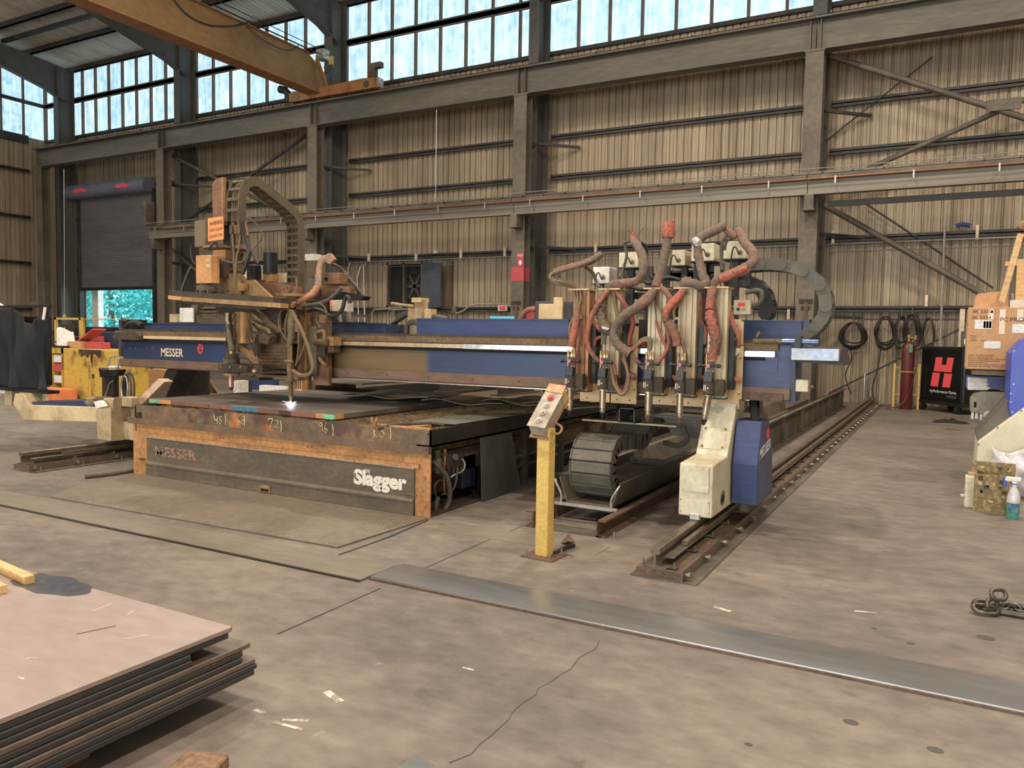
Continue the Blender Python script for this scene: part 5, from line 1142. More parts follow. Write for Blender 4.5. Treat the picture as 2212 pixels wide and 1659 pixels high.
# ------------------------------------------------------------------ cutting machine: beam, carriages, right end
GX0, GX1, GY0, GY1 = -9.12, -1.04, 6.35, 6.85
gan = thing('gantry_machine', (-5.1, 6.6, 0), 'long blue gantry beam on cream carriages spanning the cutting table', 'cutting machine')
def beam_material():
    m = mk('blue_beam_with_soot', S(39, 57, 96), .42, 0, S(54, 67, 97), .7, 1.3, .06, stretch=(.4, 1, 2.5))
    nt = m.node_tree; N = nt.nodes; Lk = nt.links; b = N['Principled BSDF']; tc = [n for n in N if n.type == 'TEX_COORD'][0]
    src = b.inputs['Base Color'].links[0].from_socket
    sp_ = N.new('ShaderNodeSeparateXYZ'); Lk.new(tc.outputs['Object'], sp_.inputs[0])
    nz = N.new('ShaderNodeTexNoise'); nz.inputs['Scale'].default_value = 3; nz.inputs['Detail'].default_value = 4; Lk.new(tc.outputs['Object'], nz.inputs['Vector'])
    ad = N.new('ShaderNodeMath'); ad.operation = 'MULTIPLY_ADD'; ad.inputs[1].default_value = .12; Lk.new(nz.outputs['Fac'], ad.inputs[0]); Lk.new(sp_.outputs['X'], ad.inputs[2])
    def rng(a, b_, t0, t1):
        r = N.new('ShaderNodeMapRange'); r.interpolation_type = 'SMOOTHSTEP'
        for k, v in (('From Min', a), ('From Max', b_), ('To Min', t0), ('To Max', t1)): r.inputs[k].default_value = v
        Lk.new(ad.outputs[0], r.inputs['Value']); return r.outputs['Result']
    f1 = rng(.66, .76, 1, 0); f2 = rng(-2.2, -1.6, 0, 1)
    ml = N.new('ShaderNodeMath'); ml.operation = 'MULTIPLY'; Lk.new(f1, ml.inputs[0]); Lk.new(f2, ml.inputs[1])
    m9 = N.new('ShaderNodeMath'); m9.operation = 'MULTIPLY'; m9.inputs[1].default_value = .93; Lk.new(ml.outputs[0], m9.inputs[0])
    dust = N.new('ShaderNodeValToRGB'); dust.color_ramp.elements[0].color = S(92, 72, 44); dust.color_ramp.elements[1].color = S(136, 108, 66)
    mp = N.new('ShaderNodeMapping'); mp.inputs['Scale'].default_value = (.4, 1, 5); Lk.new(tc.outputs['Object'], mp.inputs[0])
    n2 = N.new('ShaderNodeTexNoise'); n2.inputs['Scale'].default_value = 2; n2.inputs['Detail'].default_value = 4; Lk.new(mp.outputs[0], n2.inputs['Vector']); Lk.new(n2.outputs['Fac'], dust.inputs[0])
    mx = N.new('ShaderNodeMix'); mx.data_type = 'RGBA'; Lk.new(src, mx.inputs['A']); Lk.new(dust.outputs[0], mx.inputs['B']); Lk.new(m9.outputs[0], mx.inputs['Factor'])
    f3 = rng(-2.6, -2.2, .55, 0); m3 = N.new('ShaderNodeMix'); m3.data_type = 'RGBA'; Lk.new(mx.outputs['Result'], m3.inputs['A']); m3.inputs['B'].default_value = S(38, 46, 64); Lk.new(f3, m3.inputs['Factor'])
    Lk.new(m3.outputs['Result'], b.inputs['Base Color']); return m
m_beam = beam_material()
MB().box(GX0, GX1, GY0, GY1, 1.06, 1.47).build('beam_body', m_beam, gan)
m_rustang = mk('rust_brown_angle', S(118, 88, 66), .6, .2, S(92, 74, 54), .7, 2, .12, stretch=(.4, 1, 2))
MB().box(GX0+.0, GX1+.0, GY0-.05, GY0, 1.035, 1.13).box(GX0, GX1, GY0-.05, GY0+.1, 1.03, 1.04).build('bottom_angle', m_rustang, gan)
MB().box(-6.3, GX1-.3, GY0-.055, GY0-.02, 1.022, 1.03).build('bottom_guide', m_bright, gan)
MB().box(GX0-.1, -6.9, GY0-.06, GY0, 1.385, 1.42).build('guide_rail', m_tanplate, gan)
MB().box(-6.9, -4.0, GY0-.06, GY0, 1.372, 1.41).build('guide_rail', mk('sooty_bright_rail', S(206, 178, 138), .3, .5, S(150, 96, 60), .6, 5), gan)
MB().box(-4.0, GX1-.12, GY0-.06, GY0, 1.368, 1.412).build('guide_rail', m_bright, gan)
MB().box(GX0-.1, GX1-.1, GY0-.045, GY0+.1, 1.42, 1.475).build('rack_bar', m_brown, gan)
MB().box(GX0-.06, GX1, GY0-.02, GY0+.25, 1.475, 1.50).build('top_plate', m_brown_dk, gan)
MB().box(GX0, GX1-.2, GY0-.03, GY0, 1.34, 1.365).build('shade_strip', m_dark, gan)  # raised black strip stands in for the shade under the guide rail
# upper blue cable cover behind
pc = lambda px: aty(px, 700, 6.9).x
for a, b, z1, mt in ((pc(905), pc(1232), 1.655, m_blue), (pc(1600), pc(1733), 1.655, m_blue), (pc(318), pc(492), 1.575, m_blue_dk), (pc(715), pc(796), 1.61, m_blue_dk), (pc(796), pc(838), 1.60, m_blue_dk), (pc(1232), pc(1600), 1.62, m_blue_dk)):
    MB().box(a, b, 6.86, 7.3, 1.5, z1).box(a, b, 6.85, 6.87, z1, z1+.012).build('cable_cover', mt, gan)
# lettering and emblem on the dark left end of the beam
p = aty(348, 768, GY0-.004)
lettering('beam_lettering', 'MESSER', (p.x, GY0-.005, aty(385, 771, GY0).z+.005), (1, 0, 0), (0, 0, 1), .135, m_letter, gan, fit=.40, bold=.003)
c = aty(433, 753, GY0-.004); m = MB()
ring = lambda r0, r1, n=28: m.add([(c.x+r*.85*math.cos(6.2832*i/n), GY0-.005, c.z+r*1.12*math.sin(6.2832*i/n)) for r in (r0, r1) for i in range(n)], [(i, (i+1) % n, n+(i+1) % n, n+i) for i in range(n)])
ring(.046, .057)
m.box(c.x-.004, c.x+.004, GY0-.006, GY0-.004, c.z, c.z+.055).box(c.x-.045, c.x+.045, GY0-.006, GY0-.004, c.z-.006, c.z+.004)
for s_ in (-1, 1): m.add([(c.x, GY0-.005, c.z+.055), (c.x+.012*s_, GY0-.005, c.z+.05), (c.x+.042*s_, GY0-.005, c.z-.002), (c.x+.03*s_, GY0-.005, c.z-.002)], [(0, 1, 2, 3)]); m.add([(c.x, GY0-.005, c.z-.05), (c.x+.008*s_, GY0-.005, c.z-.035), (c.x+.04*s_, GY0-.005, c.z-.005), (c.x+.045*s_, GY0-.005, c.z-.015)], [(0, 1, 2, 3)])
m.build('beam_emblem', m_inkred, gan)
for px in (281, 294, 316, 330): p = aty(px, 752, GY0); MB().cyl((p.x, GY0-.006, p.z), (p.x, GY0, p.z), .007, 8).build('bolt', m_galv, gan)
for i in range(16): x = -8.9+i*.5; MB().cyl((x, GY0-.054, 1.085), (x, GY0-.05, 1.085), .008, 8).build('bolt', m_brown_dk, gan)
# right carriage
m = MB(); m.prism([(5.57, .215), (5.57, .60), (5.98, .615), (6.2, .95), (6.3, 1.06), (7.1, 1.06), (7.1, .215)], 0, -1.665, -1.42); rc = m.build('carriage_leg', m_cream, gan, bev=.012)
def cover(pts, d_, name='cover_plate'):
    mm = MB(); mm.add([Vector(p) for p in pts]+[Vector(p)+Vector(d_) for p in pts], [(0, 1, 2, 3), (7, 6, 5, 4), (0, 4, 5, 1), (1, 5, 6, 2), (2, 6, 7, 3), (3, 7, 4, 0)]); return mm.build(name, m_cream, rc, bev=.002)
cover([(-1.645, 5.566, .40), (-1.445, 5.566, .40), (-1.445, 5.566, .585), (-1.645, 5.566, .585)], (0, -.008, 0))
cover([(-1.65, 5.566, .225), (-1.437, 5.566, .225), (-1.437, 5.566, .345), (-1.65, 5.566, .345)], (0, -.005, 0))
sl = Vector((0, .22, .335)).normalized(); b0 = Vector((0, 5.98, .615)); nb = Vector((0, -sl.z, sl.y))*.006
cover([Vector((x, 0, 0))+b0+sl*t_ + nb*.2 for x, t_ in ((-1.635, .05), (-1.455, .05), (-1.455, .235), (-1.635, .235))], nb)
for x, z in ((-1.632, .415), (-1.458, .412), (-1.632, .57), (-1.458, .568)): MB().cyl((x, 5.552, z), (x, 5.562, z), .011, 12).build('knob_screw', m_cream, rc)
for x, t_ in ((-1.622, .065), (-1.468, .065), (-1.622, .22), (-1.468, .22)):
    p = Vector((x, 0, 0))+b0+sl*t_+nb*1.2; MB().cyl(p, p+nb*1.4, .009, 12).build('knob_screw', m_brown_lt, rc)
for x, z in ((-1.645, .335), (-1.445, .33), (-1.645, .25), (-1.445, .25)): MB().cyl((x, 5.556, z), (x, 5.563, z), .006, 8).build('screw', m_cream_dk, rc)
MB().box(-1.575, -1.5, 5.545, 5.6, .195, .245, .006).build('rail_wiper', m_galv, rc)
p = atx(1560, 1075, -1.42); MB().cyl((-1.42, p.y, p.z), (-1.412, p.y, p.z), .055, 18).build('axle_cap', m_girder, rc); MB().cyl((-1.413, p.y-.03, p.z), (-1.408, p.y-.03, p.z), .03, 14).build('axle_slot', m_dark, rc)
MB().cyl((-1.54, 5.9, .20), (-1.5, 5.9, .20), .08, 16).build('wheel', m_steel_dk, rc)
m = MB(); m.prism([(6.10, .235), (6.08, .55), (6.18, .875), (6.45, .875), (6.63, .64), (6.72, .235)], 0, -1.405, -1.215); bc = m.build('drive_cover', m_blue, gan, bev=.006)
lettering('cover_lettering', 'MESSER', (-1.2135, 6.14, .585), (0, 1, .12), (0, 0, 1), .115, m_letterw, bc, fit=.42, bold=.003)
m = MB(); m.tube([(-1.213, 6.42+.028*math.cos(a), .76+.045*math.sin(a)) for a in [6.2832*i/20 for i in range(21)]], .005, 6); m.build('cover_emblem', m_inkred, bc)
MB().cyl((-1.33, 6.2, .17), (-1.33, 6.2, .235), .05, 18).cyl((-1.33, 6.35, .18), (-1.33, 6.35, .235), .03, 12).build('pinion', m_steel, gan)
MB().bar((-1.29, 6.3, .86), (-1.36, 6.45, 1.1), .05, .05).build('cable_sleeve', m_black, gan)
# right end of the beam
Yr = GY0
pxbox(1597, 757, 1705, 868, Yr-.004, .06).build('end_panel', m_blue, gan)
pxbox(1641, 772, 1679, 804, Yr-.012, .008).build('inspection_cover', m_blue, gan)
pxpoly([(1705, 770), (1718, 772), (1718, 868), (1706, 872)], Yr-.02, .2).build('end_plate', m_blue_dk, gan)
m_shiny = mk('shiny_sheet_box', S(140, 148, 164), .42, .6, S(196, 180, 150), .5, 3.5)
eb = pxbox(1710, 752, 1811, 780, 6.2, .32).build('sheet_metal_box', m_shiny, gan)
pxpoly([(1708, 747), (1815, 752), (1822, 790), (1720, 782)], 6.3, .5).build('box_rear', m_steel_dk, gan)
pxbox(1719, 820, 1745, 847, 6.25, .1, c=.004).build('switch_box', m_cream, gan)
p = aty(1748, 835, 6.3); MB().cyl((p.x-.02, 6.3, p.z), (p.x+.03, 6.3, p.z), .014, 10).build('switch_knob', m_brass, gan)
pxtube([(1627, 737), (1690, 738)], 6.2, .02, 10, 0).build('cylinder_rod', m_brown, gan, smooth=40)
pxtube([(1690, 738), (1768, 740)], 6.2, .022, 10, 0).build('cylinder_body', mk('shiny_blue_tube', S(96, 116, 160), .2, .8), gan, smooth=40)
pxbox(1717, 727, 1729, 752, 6.15, .12).build('cylinder_clamp', m_steel_dk, gan)
pxbox(1605, 847, 1690, 868, Yr-.07, .08).build('rust_bar', m_rust, gan)
pxpoly([(1596, 863), (1608, 868), (1608, 885), (1598, 888)], 6.2, .1).build('rust_stop', m_rust, gan)
pxbox(1733, 690, 1748, 720, 6.9, .2).build('cover_end', m_blue_dk, gan)
pxtube([(1634, 729), (1637, 722), (1642, 719)], 6.22, .012, 8, 2).build('brass_elbow', m_brass, gan)
pxbox(1400, 868, 1640, 893, 6.5, .1).build('under_beam', m_steel_dk, gan)
# rear strut of the carriage
m = MB(); m.prism([(6.9, .22), (7.5, .22), (7.2, 1.06), (6.85, 1.06)], 0, -1.62, -1.42); m.build('rear_leg', m_steel, gan)
# left carriage with console arm
m = MB(); m.prism([(6.3, .62), (6.5, 1.0), (6.6, 1.06), (7.0, 1.06), (7.0, .22), (6.1, .22)], 0, -8.5, -8.3); lc = m.build('left_carriage', m_brown_dk, gan, bev=.01)
pxpoly([(342, 818), (300, 861), (285, 880), (305, 875), (355, 825)], 5.98, .12).build('slanted_cover', mk('pink_cream_paint', S(214, 178, 146), .55, 0, S(170, 128, 96), .5, 3), gan)
pxbox(210, 905, 288, 952, 5.75, .5, c=.008).build('carriage_body', m_cream_dk, gan)
pxpoly([(207, 885), (240, 880), (240, 952), (212, 948)], 5.6, .3).build('carriage_front', m_cream_dk, gan)
pxpoly([(205, 862), (285, 858), (288, 892), (205, 888)], 6.1, .1).build('carriage_block', m_brown_dk, gan)
ctl = mk('cream_arm_paint', S(208, 182, 134), .55, 0, S(150, 122, 84), .7, 2.5, .06)
arm = pxpoly([(28, 872), (50, 908), (206, 912), (226, 905), (226, 880), (62, 875), (50, 850), (32, 850)], 5.7, .28).build('console_arm', ctl, gan, bev=.01)
pxpoly([(60, 868), (180, 866), (190, 878), (66, 882)], 5.75, .3).build('arm_tray', m_blue_dk, gan)
pxpoly([(240, 888), (290, 885), (290, 908), (240, 905)], 5.85, .1).build('arm_bar', m_cream_dk, gan)
for (a, b, c_, d_) in [(186, 858, 200, 875), (222, 860, 243, 885), (245, 858, 262, 882), (262, 857, 282, 880), (205, 857, 222, 872)]: pxbox(a, b, c_, d_, 5.72, .12, c=.01).build('fitting_block', m_brown if a % 2 else m_cream_dk, gan)
pxpoly([(202, 868), (214, 865), (220, 870), (225, 878), (208, 882)], 5.64, .05).build('paper_towel', m_paper, gan)
pxtube([(262, 770), (262, 705), (268, 690)], 6.6, .03, 8, 2).build('end_post', m_steel_dk, gan)
pxpoly([(246, 719), (290, 716), (300, 725), (300, 735), (246, 733)], GY0-.12, .25).build('beam_end_bracket', m_brown_dk, gan)
m_dkbl = m_black
pxbox(262, 690, 290, 712, 6.8, .2).build('cable_gland_box', m_black, gan)
pxtube([(262, 720), (280, 700), (295, 697), (305, 703)], 6.7, .035, 8, 3).build('beam_cable', m_cable, gan)
# crooked supports seen under the beam
pxpoly([(430, 825), (455, 850), (470, 850), (448, 818)], 7.2, .05).build('under_gusset', m_brown_lt, gan)
# clutter on top of the beam behind
def gpart(name, x0, y0, x1, y1, Y, d, mat, c=0): return pxbox(x0, y0, x1, y1, Y, d, c=c).build(name, mat, gan)
gpart('white_panel', 388, 665, 417, 696, 7.0, .02, m_white)
gpart('motor_block', 366, 678, 388, 696, 7.0, .15, m_cream_dk)
m = MB()
for k in range(9): m.box(aty(420, 0+660, 7.1).x, aty(470, 660, 7.1).x, 7.1, 7.12, 1.6+k*.045, 1.62+k*.045)
m.build('ladder_chain', m_chain_br, gan)
pxpoly([(416, 640), (430, 640), (424, 680), (440, 697), (425, 697), (412, 675)], 7.05, .1).build('chain_side', m_chain_br, gan)
MB().box(-6.4, -2.4, 7.3, 8.3, 1.42, 1.5).build('rear_shelf', m_steel_dk, gan)
# cream valve column behind the beam
vc = thing('valve_column', aty(890, 705, 7.4), 'tan square valve column with side plates behind the blue beam', 'valve column')
pxbox(881, 665, 902, 700, 7.35, .12).build('side_plate', m_tanplate, vc); pxbox(910, 667, 930, 700, 7.35, .12).build('side_plate', m_tanplate, vc); pxbox(895, 648, 911, 720, 7.3, .12).build('column_core', m_cream_dk, vc); pxbox(889, 643, 909, 653, 7.28, .16).build('cap', m_tanplate, vc)
pxtube([(846, 656), (870, 660), (896, 662)], 7.3, .022, 8, 0).build('pipe_arm', m_cream_dk, vc, smooth=40)
for k in range(4): pxtube([(820+k*8, 716), (840+k*5, 704-k*2), (865, 690-k*3), (880, 680-k*2)], 7.5+.03*k, .022, 8, 4).build('cable', m_cable, vc)
for k in range(4): pxtube([(868+k*3, 720), (876+k*2, 706-k*3), (890+k*3, 698-k*2), (905, 700+k*3), (912, 712)], 7.2, .02, 8, 4).build('cable', m_hose_gr, vc)
for k in range(3): pxtube([(820, 705+k*5), (840, 702+k*4), (858, 712+k*3), (868, 722)], 7.15, .014, 8, 3).build('cable', m_cable, vc)
pxtube([(930, 684), (950, 686), (968, 690)], 7.4, .03, 8, 2).build('cable', m_hose_gr, vc)
# grey cabinet with tan front behind beam
cb = thing('rear_cabinet', aty(1190, 690, 7.6), 'dark cabinet with a tan panel standing behind the blue beam', 'cabinet')
pxbox(1155, 651, 1237, 700, 7.6, .3, c=.01).build('cabinet_body', m_steel_dk, cb); pxbox(1164, 656, 1196, 690, 7.58, .03).build('tan_panel', m_tanplate, cb); pxbox(1196, 642, 1214, 690, 7.56, .06).build('tan_post', m_tanplate, cb)
o = pxtube([(1118, 702), (1132, 676), (1146, 668), (1156, 670)], 7.9, .03, 8, 3).build('red_hose', m_hose_red); tag(o, 'dusty red hose bulging up behind the beam beside the cabinet', 'hose')
o = pxpoly([(1138, 668), (1152, 660), (1154, 702), (1136, 702)], 8.0, .1).build('red_container', m_red); tag(o, 'red container half hidden behind the cabinet', 'container')
o = pxbox(1058, 683, 1110, 702, 8.2, .02).build('cyan_strip', mk('cyan_plastic', S(90, 190, 214), .4)); tag(o, 'cyan strip of plastic behind the beam below the red sign', 'plastic strip')

# ------------------------------------------------------------------ big cable chains on the right
def flat_chain(name, pts, Y, wd, th, label, mat, seg):
    P = [aty(x, y, Y) for x, y in pts]
    Q = []
    for i in range(len(P)-1):
        a, b, c_, d_ = P[max(i-1, 0)], P[i], P[i+1], P[min(i+2, len(P)-1)]
        for j in range(12):
            t_ = j/12; Q.append(.5*((2*b)+(c_-a)*t_+(2*a-5*b+4*c_-d_)*t_*t_+(3*b-a-3*c_+d_)*t_**3))
    Q.append(P[-1])
    R_ = [Q[0]]; acc = 0
    for i in range(1, len(Q)):
        acc += (Q[i]-Q[i-1]).length
        if acc >= seg: R_.append(Q[i]); acc = 0
    t = thing(name, tuple(R_[0]), label, 'cable chain')
    for i in range(len(R_)-1):
        p, q = R_[i], R_[i+1]; d = q-p; L_ = d.length; d.normalize(); u = Vector((-d.z, 0, d.x)); mid = (p+q)/2
        m = MB()
        for y0, y1 in ((-wd/2, -wd/2+.014), (wd/2-.014, wd/2)):
            oval = []
            for k in range(8): oval.append((L_*.5+.5*th*math.cos(math.pi/2-k*math.pi/7)*.9, .5*th*math.sin(math.pi/2-k*math.pi/7)))
            oval += [(-L_*.55, -th*.5), (-L_*.55, th*.5)]
            n = len(oval); off = .012*(i % 2)*(1 if y0 > 0 else -1)
            m.add([mid+d*a+u*b+Vector((0, y+off, 0)) for y in (y0, y1) for a, b in oval], [tuple(range(n)), tuple(range(2*n-1, n-1, -1))]+[(k, (k+1) % n, n+(k+1) % n, n+k) for k in range(n)])
            if y0 < 0: lk = m.build('link', mat, t); m = MB()
            else: m.build('rear_plate', mat, lk)
        m = MB(); 
        for s_ in (-.42, .42): m.add([mid+d*a+u*(s_*th+b)+Vector((0, y, 0)) for y in (-wd/2+.01, wd/2-.01) for a, b in ((-L_*.3, -.006), (L_*.3, -.006), (L_*.3, .006), (-L_*.3, .006))], [(0, 1, 2, 3), (7, 6, 5, 4), (0, 4, 5, 1), (1, 5, 6, 2), (2, 6, 7, 3), (3, 7, 4, 0)])
        m.build('crossbar', mat, lk)
        MB().cyl(p+Vector((0, -wd/2-.006, 0)), p+Vector((0, -wd/2+.004, 0)), .012, 10).build('pin', mat, lk)
    return t
f6 = lambda x, y: (1150+x/3.16, 460+y/3.16)
flat_chain('loop_chain', [f6(*q) for q in [(1420, 372), (1520, 360), (1640, 355), (1750, 366), (1860, 402), (1950, 470), (2005, 560), (2012, 650), (1980, 740), (1905, 812), (1825, 848)]], 6.95, .2, .1, 'big loop of grey cable chain at the right end of the beam', m_chain, .085)
flat_chain('small_loop_chain', [f6(*q) for q in [(1330, 480), (1400, 462), (1480, 470), (1560, 512), (1605, 585), (1612, 660), (1590, 730)]], 7.25, .2, .11, 'smaller dark cable chain loop behind the torch stations', m_steel_dk, .09)
# ------------------------------------------------------------------ five oxy-fuel torch stations on the right of the beam
c7 = lambda x, y, Y=None: (1180+x/3.6875, 470+y/3.6875)+((Y,) if Y else ())
c8 = lambda x, y, Y=None: (1450+x/3.687, 470+y/3.687)+((Y,) if Y else ())
ca = lambda x, y, Y=None: (1220+x/5.53, 600+y/5.53)+((Y,) if Y else ())
cb_ = lambda x, y, Y=None: (1400+x/5.186, 600+y/5.186)+((Y,) if Y else ())
TXs = [(-2.715, -2.685), (-2.425, -2.415), (-2.04, -2.03), (-1.785, -1.785), (-1.565, -1.545)]
tl = ['torch station with a tan hose loop swung out over the blue beam', 'torch station with a long red hose drooping beside its rail', 'torch station with a flared red cup on its upright hose', 'torch station with a silver taped hose and doubled wrap', 'torch station with a torn red wrap beside the blue end panel']
ST = []
YT = 5.93
m_wrapmats = [m_hosewrap_dk, m_hosewrap_dk, m_hosewrap_dk, m_hosewrap_dk, m_hosewrap]
def torch_station(i):
    tx, rx = TXs[i]; t = thing('torch_station', (rx, 6.1, .9), tl[i], 'torch station', 'oxy-fuel torch stations on the beam'); ST.append(t)
    # aluminium slide
    z0, z1 = 1.05, 1.885; w_ = .072
    prof = [(-w_, 6.05), (-w_*.72, 6.05), (-w_*.72, 6.065), (-w_*.5, 6.065), (-w_*.5, 6.05), (-w_*.15, 6.05), (-w_*.15, 6.062), (w_*.15, 6.062), (w_*.15, 6.05), (w_*.5, 6.05), (w_*.5, 6.065), (w_*.72, 6.065), (w_*.72, 6.05), (w_, 6.05), (w_, 6.16), (-w_, 6.16)]
    m = MB(); m.prism([(rx+a, b) for a, b in prof], 2, z0, z1); m.build('slide_rail', m_alu if i else mk('rusty_alu', S(172, 120, 70), .5, .3, S(120, 78, 46), .7, 5, .1, stretch=(2, 2, .3)), t)
    MB().box(rx-.10, rx+.085, 6.0, 6.18, z1, z1+.012).build('top_cap', m_tanplate, t)
    MB().box(rx-w_, rx+w_, 6.055, 6.16, z0-.012, z0).build('end_cap', m_black, t)
    MB().box(rx+w_+.01, rx+w_+.045, 6.1, 6.2, z0+.06, z0+.56).build('drive_housing', m_black, t)
    MB().cyl((rx+w_+.03, 6.12, z0+.03), (rx+w_+.03, 6.12, z0+.06), .01, 8).build('adjust_screw', m_brass, t)
    # torch
    zc = 1.13
    cl = MB().cyl((tx, YT, zc-.045), (tx, YT, zc+.045), .043, 18).box(tx+.02, tx+.11, YT+.0, YT+.05, zc-.06, zc+.065).box(tx+.02, tx+.1, YT+.04, 6.06, zc-.04, zc+.04).build('clamp', m_brown_dk, t, smooth=40)
    MB().cyl((tx+.005, YT-.05, zc), (tx+.005, YT-.042, zc), .007, 8).build('clamp_screw', m_brass, cl)
    for k in (-.012, .0): MB().box(tx-.015+k, tx-.01+k, YT-.046, YT-.04, zc-.02, zc+.025).build('clamp_mark', m_galv, cl)
    lean = .028 if i == 4 else 0
    tb = MB(); tb.lathe((tx, YT, zc-.05), (-lean*5, 0, -1), [(.05, 0), (.05, .008), (.026, .01), (.0265, .155), (.021, .16), (.021, .17), (.0235, .172), (.0235, .185), (.008, .232), (.005, .232)], 18)
    tb.build('torch_tube', m_torch, t, smooth=35)
    MB().lathe((tx-lean*.9, YT, zc-.05-.19), (-lean*5, 0, -1), [(.024, 0), (.02, .015), (.009, .045), (.005, .047)], 16).build('nozzle', m_torch_dk if i in (0, 1, 4) else m_rust, t, smooth=35)
    bd = MB().prism([(tx-.038, zc+.045), (tx+.03, zc+.045), (tx+.034, zc+.12), (tx-.03, zc+.125)], 1, YT-.035, YT+.035).build('torch_head', m_torch_dk, t, bev=.004)
    for k, dx in enumerate((-.022, .006, .026)):
        MB().cyl((tx+dx, YT+.008*(k-1), zc+.12), (tx+dx, YT+.008*(k-1), zc+.26), .0095, 10).build('gas_pipe', m_brass, bd, smooth=40)
        MB().cyl((tx+dx, YT+.008*(k-1), zc+.205), (tx+dx, YT+.008*(k-1), zc+.228), .014, 8).build('hex_fitting', m_galv if k == 1 else m_brass, bd)
    MB().cyl((tx-.075, YT-.012, zc+.168), (tx+.075, YT-.012, zc+.168), .009, 10).cyl((tx-.085, YT-.012, zc+.168), (tx-.06, YT-.012, zc+.168), .015, 10).cyl((tx+.06, YT-.012, zc+.168), (tx+.085, YT-.012, zc+.168), .015, 10).build('valve_handles', m_torch_dk, bd, smooth=40)
    MB().cyl((tx+.0, YT-.04, zc+.168), (tx+.0, YT-.02, zc+.168), .014, 12).build('valve_knob', mk('pink_valve_knob', S(196, 92, 96), .5), bd)
    MB().box(tx-.03, tx+.03, YT-.015, YT+.025, zc+.13, zc+.2).build('manifold', m_torch_dk, bd)
    return t
for i in range(5): torch_station(i)
def hose(i, pts, r, mat, Y=YT, name='hose', n=10, sub=6): return pxtube(pts, Y, r, n, sub).build(name, mat, ST[i], smooth=70)
def wrap(i, pts, rs, mat, Y=YT, crink=.12, name='hose_wrap', n=12, sub=7):
    P = [aty(q[0], q[1], q[2] if len(q) > 2 else Y) for q in pts]; rs = list(rs) if isinstance(rs, (list, tuple)) else [rs]*len(P)
    m = MB(); m.tube(P, rs, n, True, sub)
    rg = random.Random(int(P[0].x*1e4)); k = len(m.v)//n
    for j in range(k):                              # folds and dents of the leather sleeve
        c = sum((m.v[j*n+q] for q in range(n)), Vector())/n
        for q in range(n):
            f = 1+1.5*crink*(.6*math.sin(j*1.9+q*1.3)+.5*math.sin(j*.83-q*2.1+1)+.4*rg.uniform(-1, 1)); m.v[j*n+q] = c+(m.v[j*n+q]-c)*f
    return m.build(name, mat, ST[i], smooth=80)
# station 1
wrap(0, [c7(430, 295, 6.3), c7(380, 330, 6.2), c7(280, 370, 6.1), c7(150, 400, 6.0), c7(55, 428, 5.95)], [.028, .03, .026, .022, .018], m_hosewrap_dk)
hose(0, [c7(360, 345, 6.1), c7(250, 385, 6.0), c7(110, 425, 5.95), c7(38, 455, 5.93), c7(60, 500, 5.92), c7(140, 520, 5.95), c7(235, 552, 6.05)], .017, m_hosewrap_dk)
hose(0, [c7(150, 410, 5.97), c7(60, 440, 5.93), c7(28, 475, 5.9), c7(70, 520, 5.92), c7(150, 535, 5.96), c7(240, 556, 6.05)], .014, m_hose_ol)
hose(0, [c7(110, 455, 5.97), c7(75, 480, 5.95), c7(130, 505, 5.97), c7(220, 535, 6.03)], .014, m_hosewrap_dk)
wrap(0, [c7(250, 720, 5.98), c7(235, 840, 5.95), c7(215, 950, 5.93), c7(203, 1030, 5.93)], [.022, .032, .034, .033], m_hosewrap, crink=.06)
for dx, dy in ((225, 0), (245, 6), (270, 10)): hose(0, [c7(dx, 570, 6.03), c7(dx+5, 650, 6.0), c7(252, 730, 5.98), c7(505-dx, 810, 5.97)], .011, m_hose_ol)
hose(0, [c7(250, 730, 5.98), c7(275, 850, 6.0), c7(268, 980, 6.0), c7(245, 1100, 5.98), c7(225, 1180, 5.95)], .011, m_hose_red)
hose(0, [c7(200, 1020), c7(185, 880, 5.95), c7(230, 760, 5.97)], .01, m_hose_ol)
hose(0, [c7(300, 385, 6.2), c7(370, 440, 6.3), c7(400, 520, 6.35), c7(425, 560, 6.3)], .016, m_hosewrap_dk)
# station 2
wrap(1, [c7(690, 185, 6.2), c7(730, 230, 6.15), c7(770, 320, 6.1), c7(772, 420, 6.05), c7(725, 500, 6.05), c7(620, 525, 6.05), c7(530, 535, 6.05), c7(480, 562, 6.06)], [.03, .036, .036, .035, .034, .036, .036, .028], m_hosewrap_dk)
wrap(1, [c7(705, 200, 6.2), c7(690, 160, 6.22), c7(695, 115, 6.22)], [.03, .024, .008], m_hosewrap, n=10)
for a, b in (((690, 140), (650, 100)), ((715, 165), (770, 85)), ((740, 180), (800, 215))): hose(1, [c7(*a, 6.2), c7(*b, 6.18)], .002, m_cable, sub=0, n=5)
hose(1, [c7(660, 190, 6.2), c7(625, 210, 6.25), c7(640, 300, 6.25), c7(610, 420, 6.25), c7(585, 480, 6.2)], .012, m_hose_gr)
hose(1, [c7(740, 190, 6.2), c7(790, 230, 6.25), c7(800, 350, 6.3), c7(820, 450, 6.3), c7(860, 490, 6.3)], .014, m_cable)
wrap(1, [c7(500, 575, 5.98), c7(440, 650, 5.94), c7(385, 740, 5.92), c7(345, 840, 5.92), c7(325, 940, 5.92), c7(335, 1030, 5.92), c7(385, 1110, 5.93), c7(435, 1165, 5.95)], [.018, .022, .021, .022, .021, .02, .019, .017], m_hosewrap, crink=.08)
wrap(1, [c7(475, 580, 6.0), c7(445, 660, 5.99), c7(430, 740, 5.98), c7(445, 820, 5.96), c7(475, 890, 5.94), c7(470, 930, 5.93)], [.02, .036, .04, .034, .04, .03], m_hosewrap_dk, crink=.22)
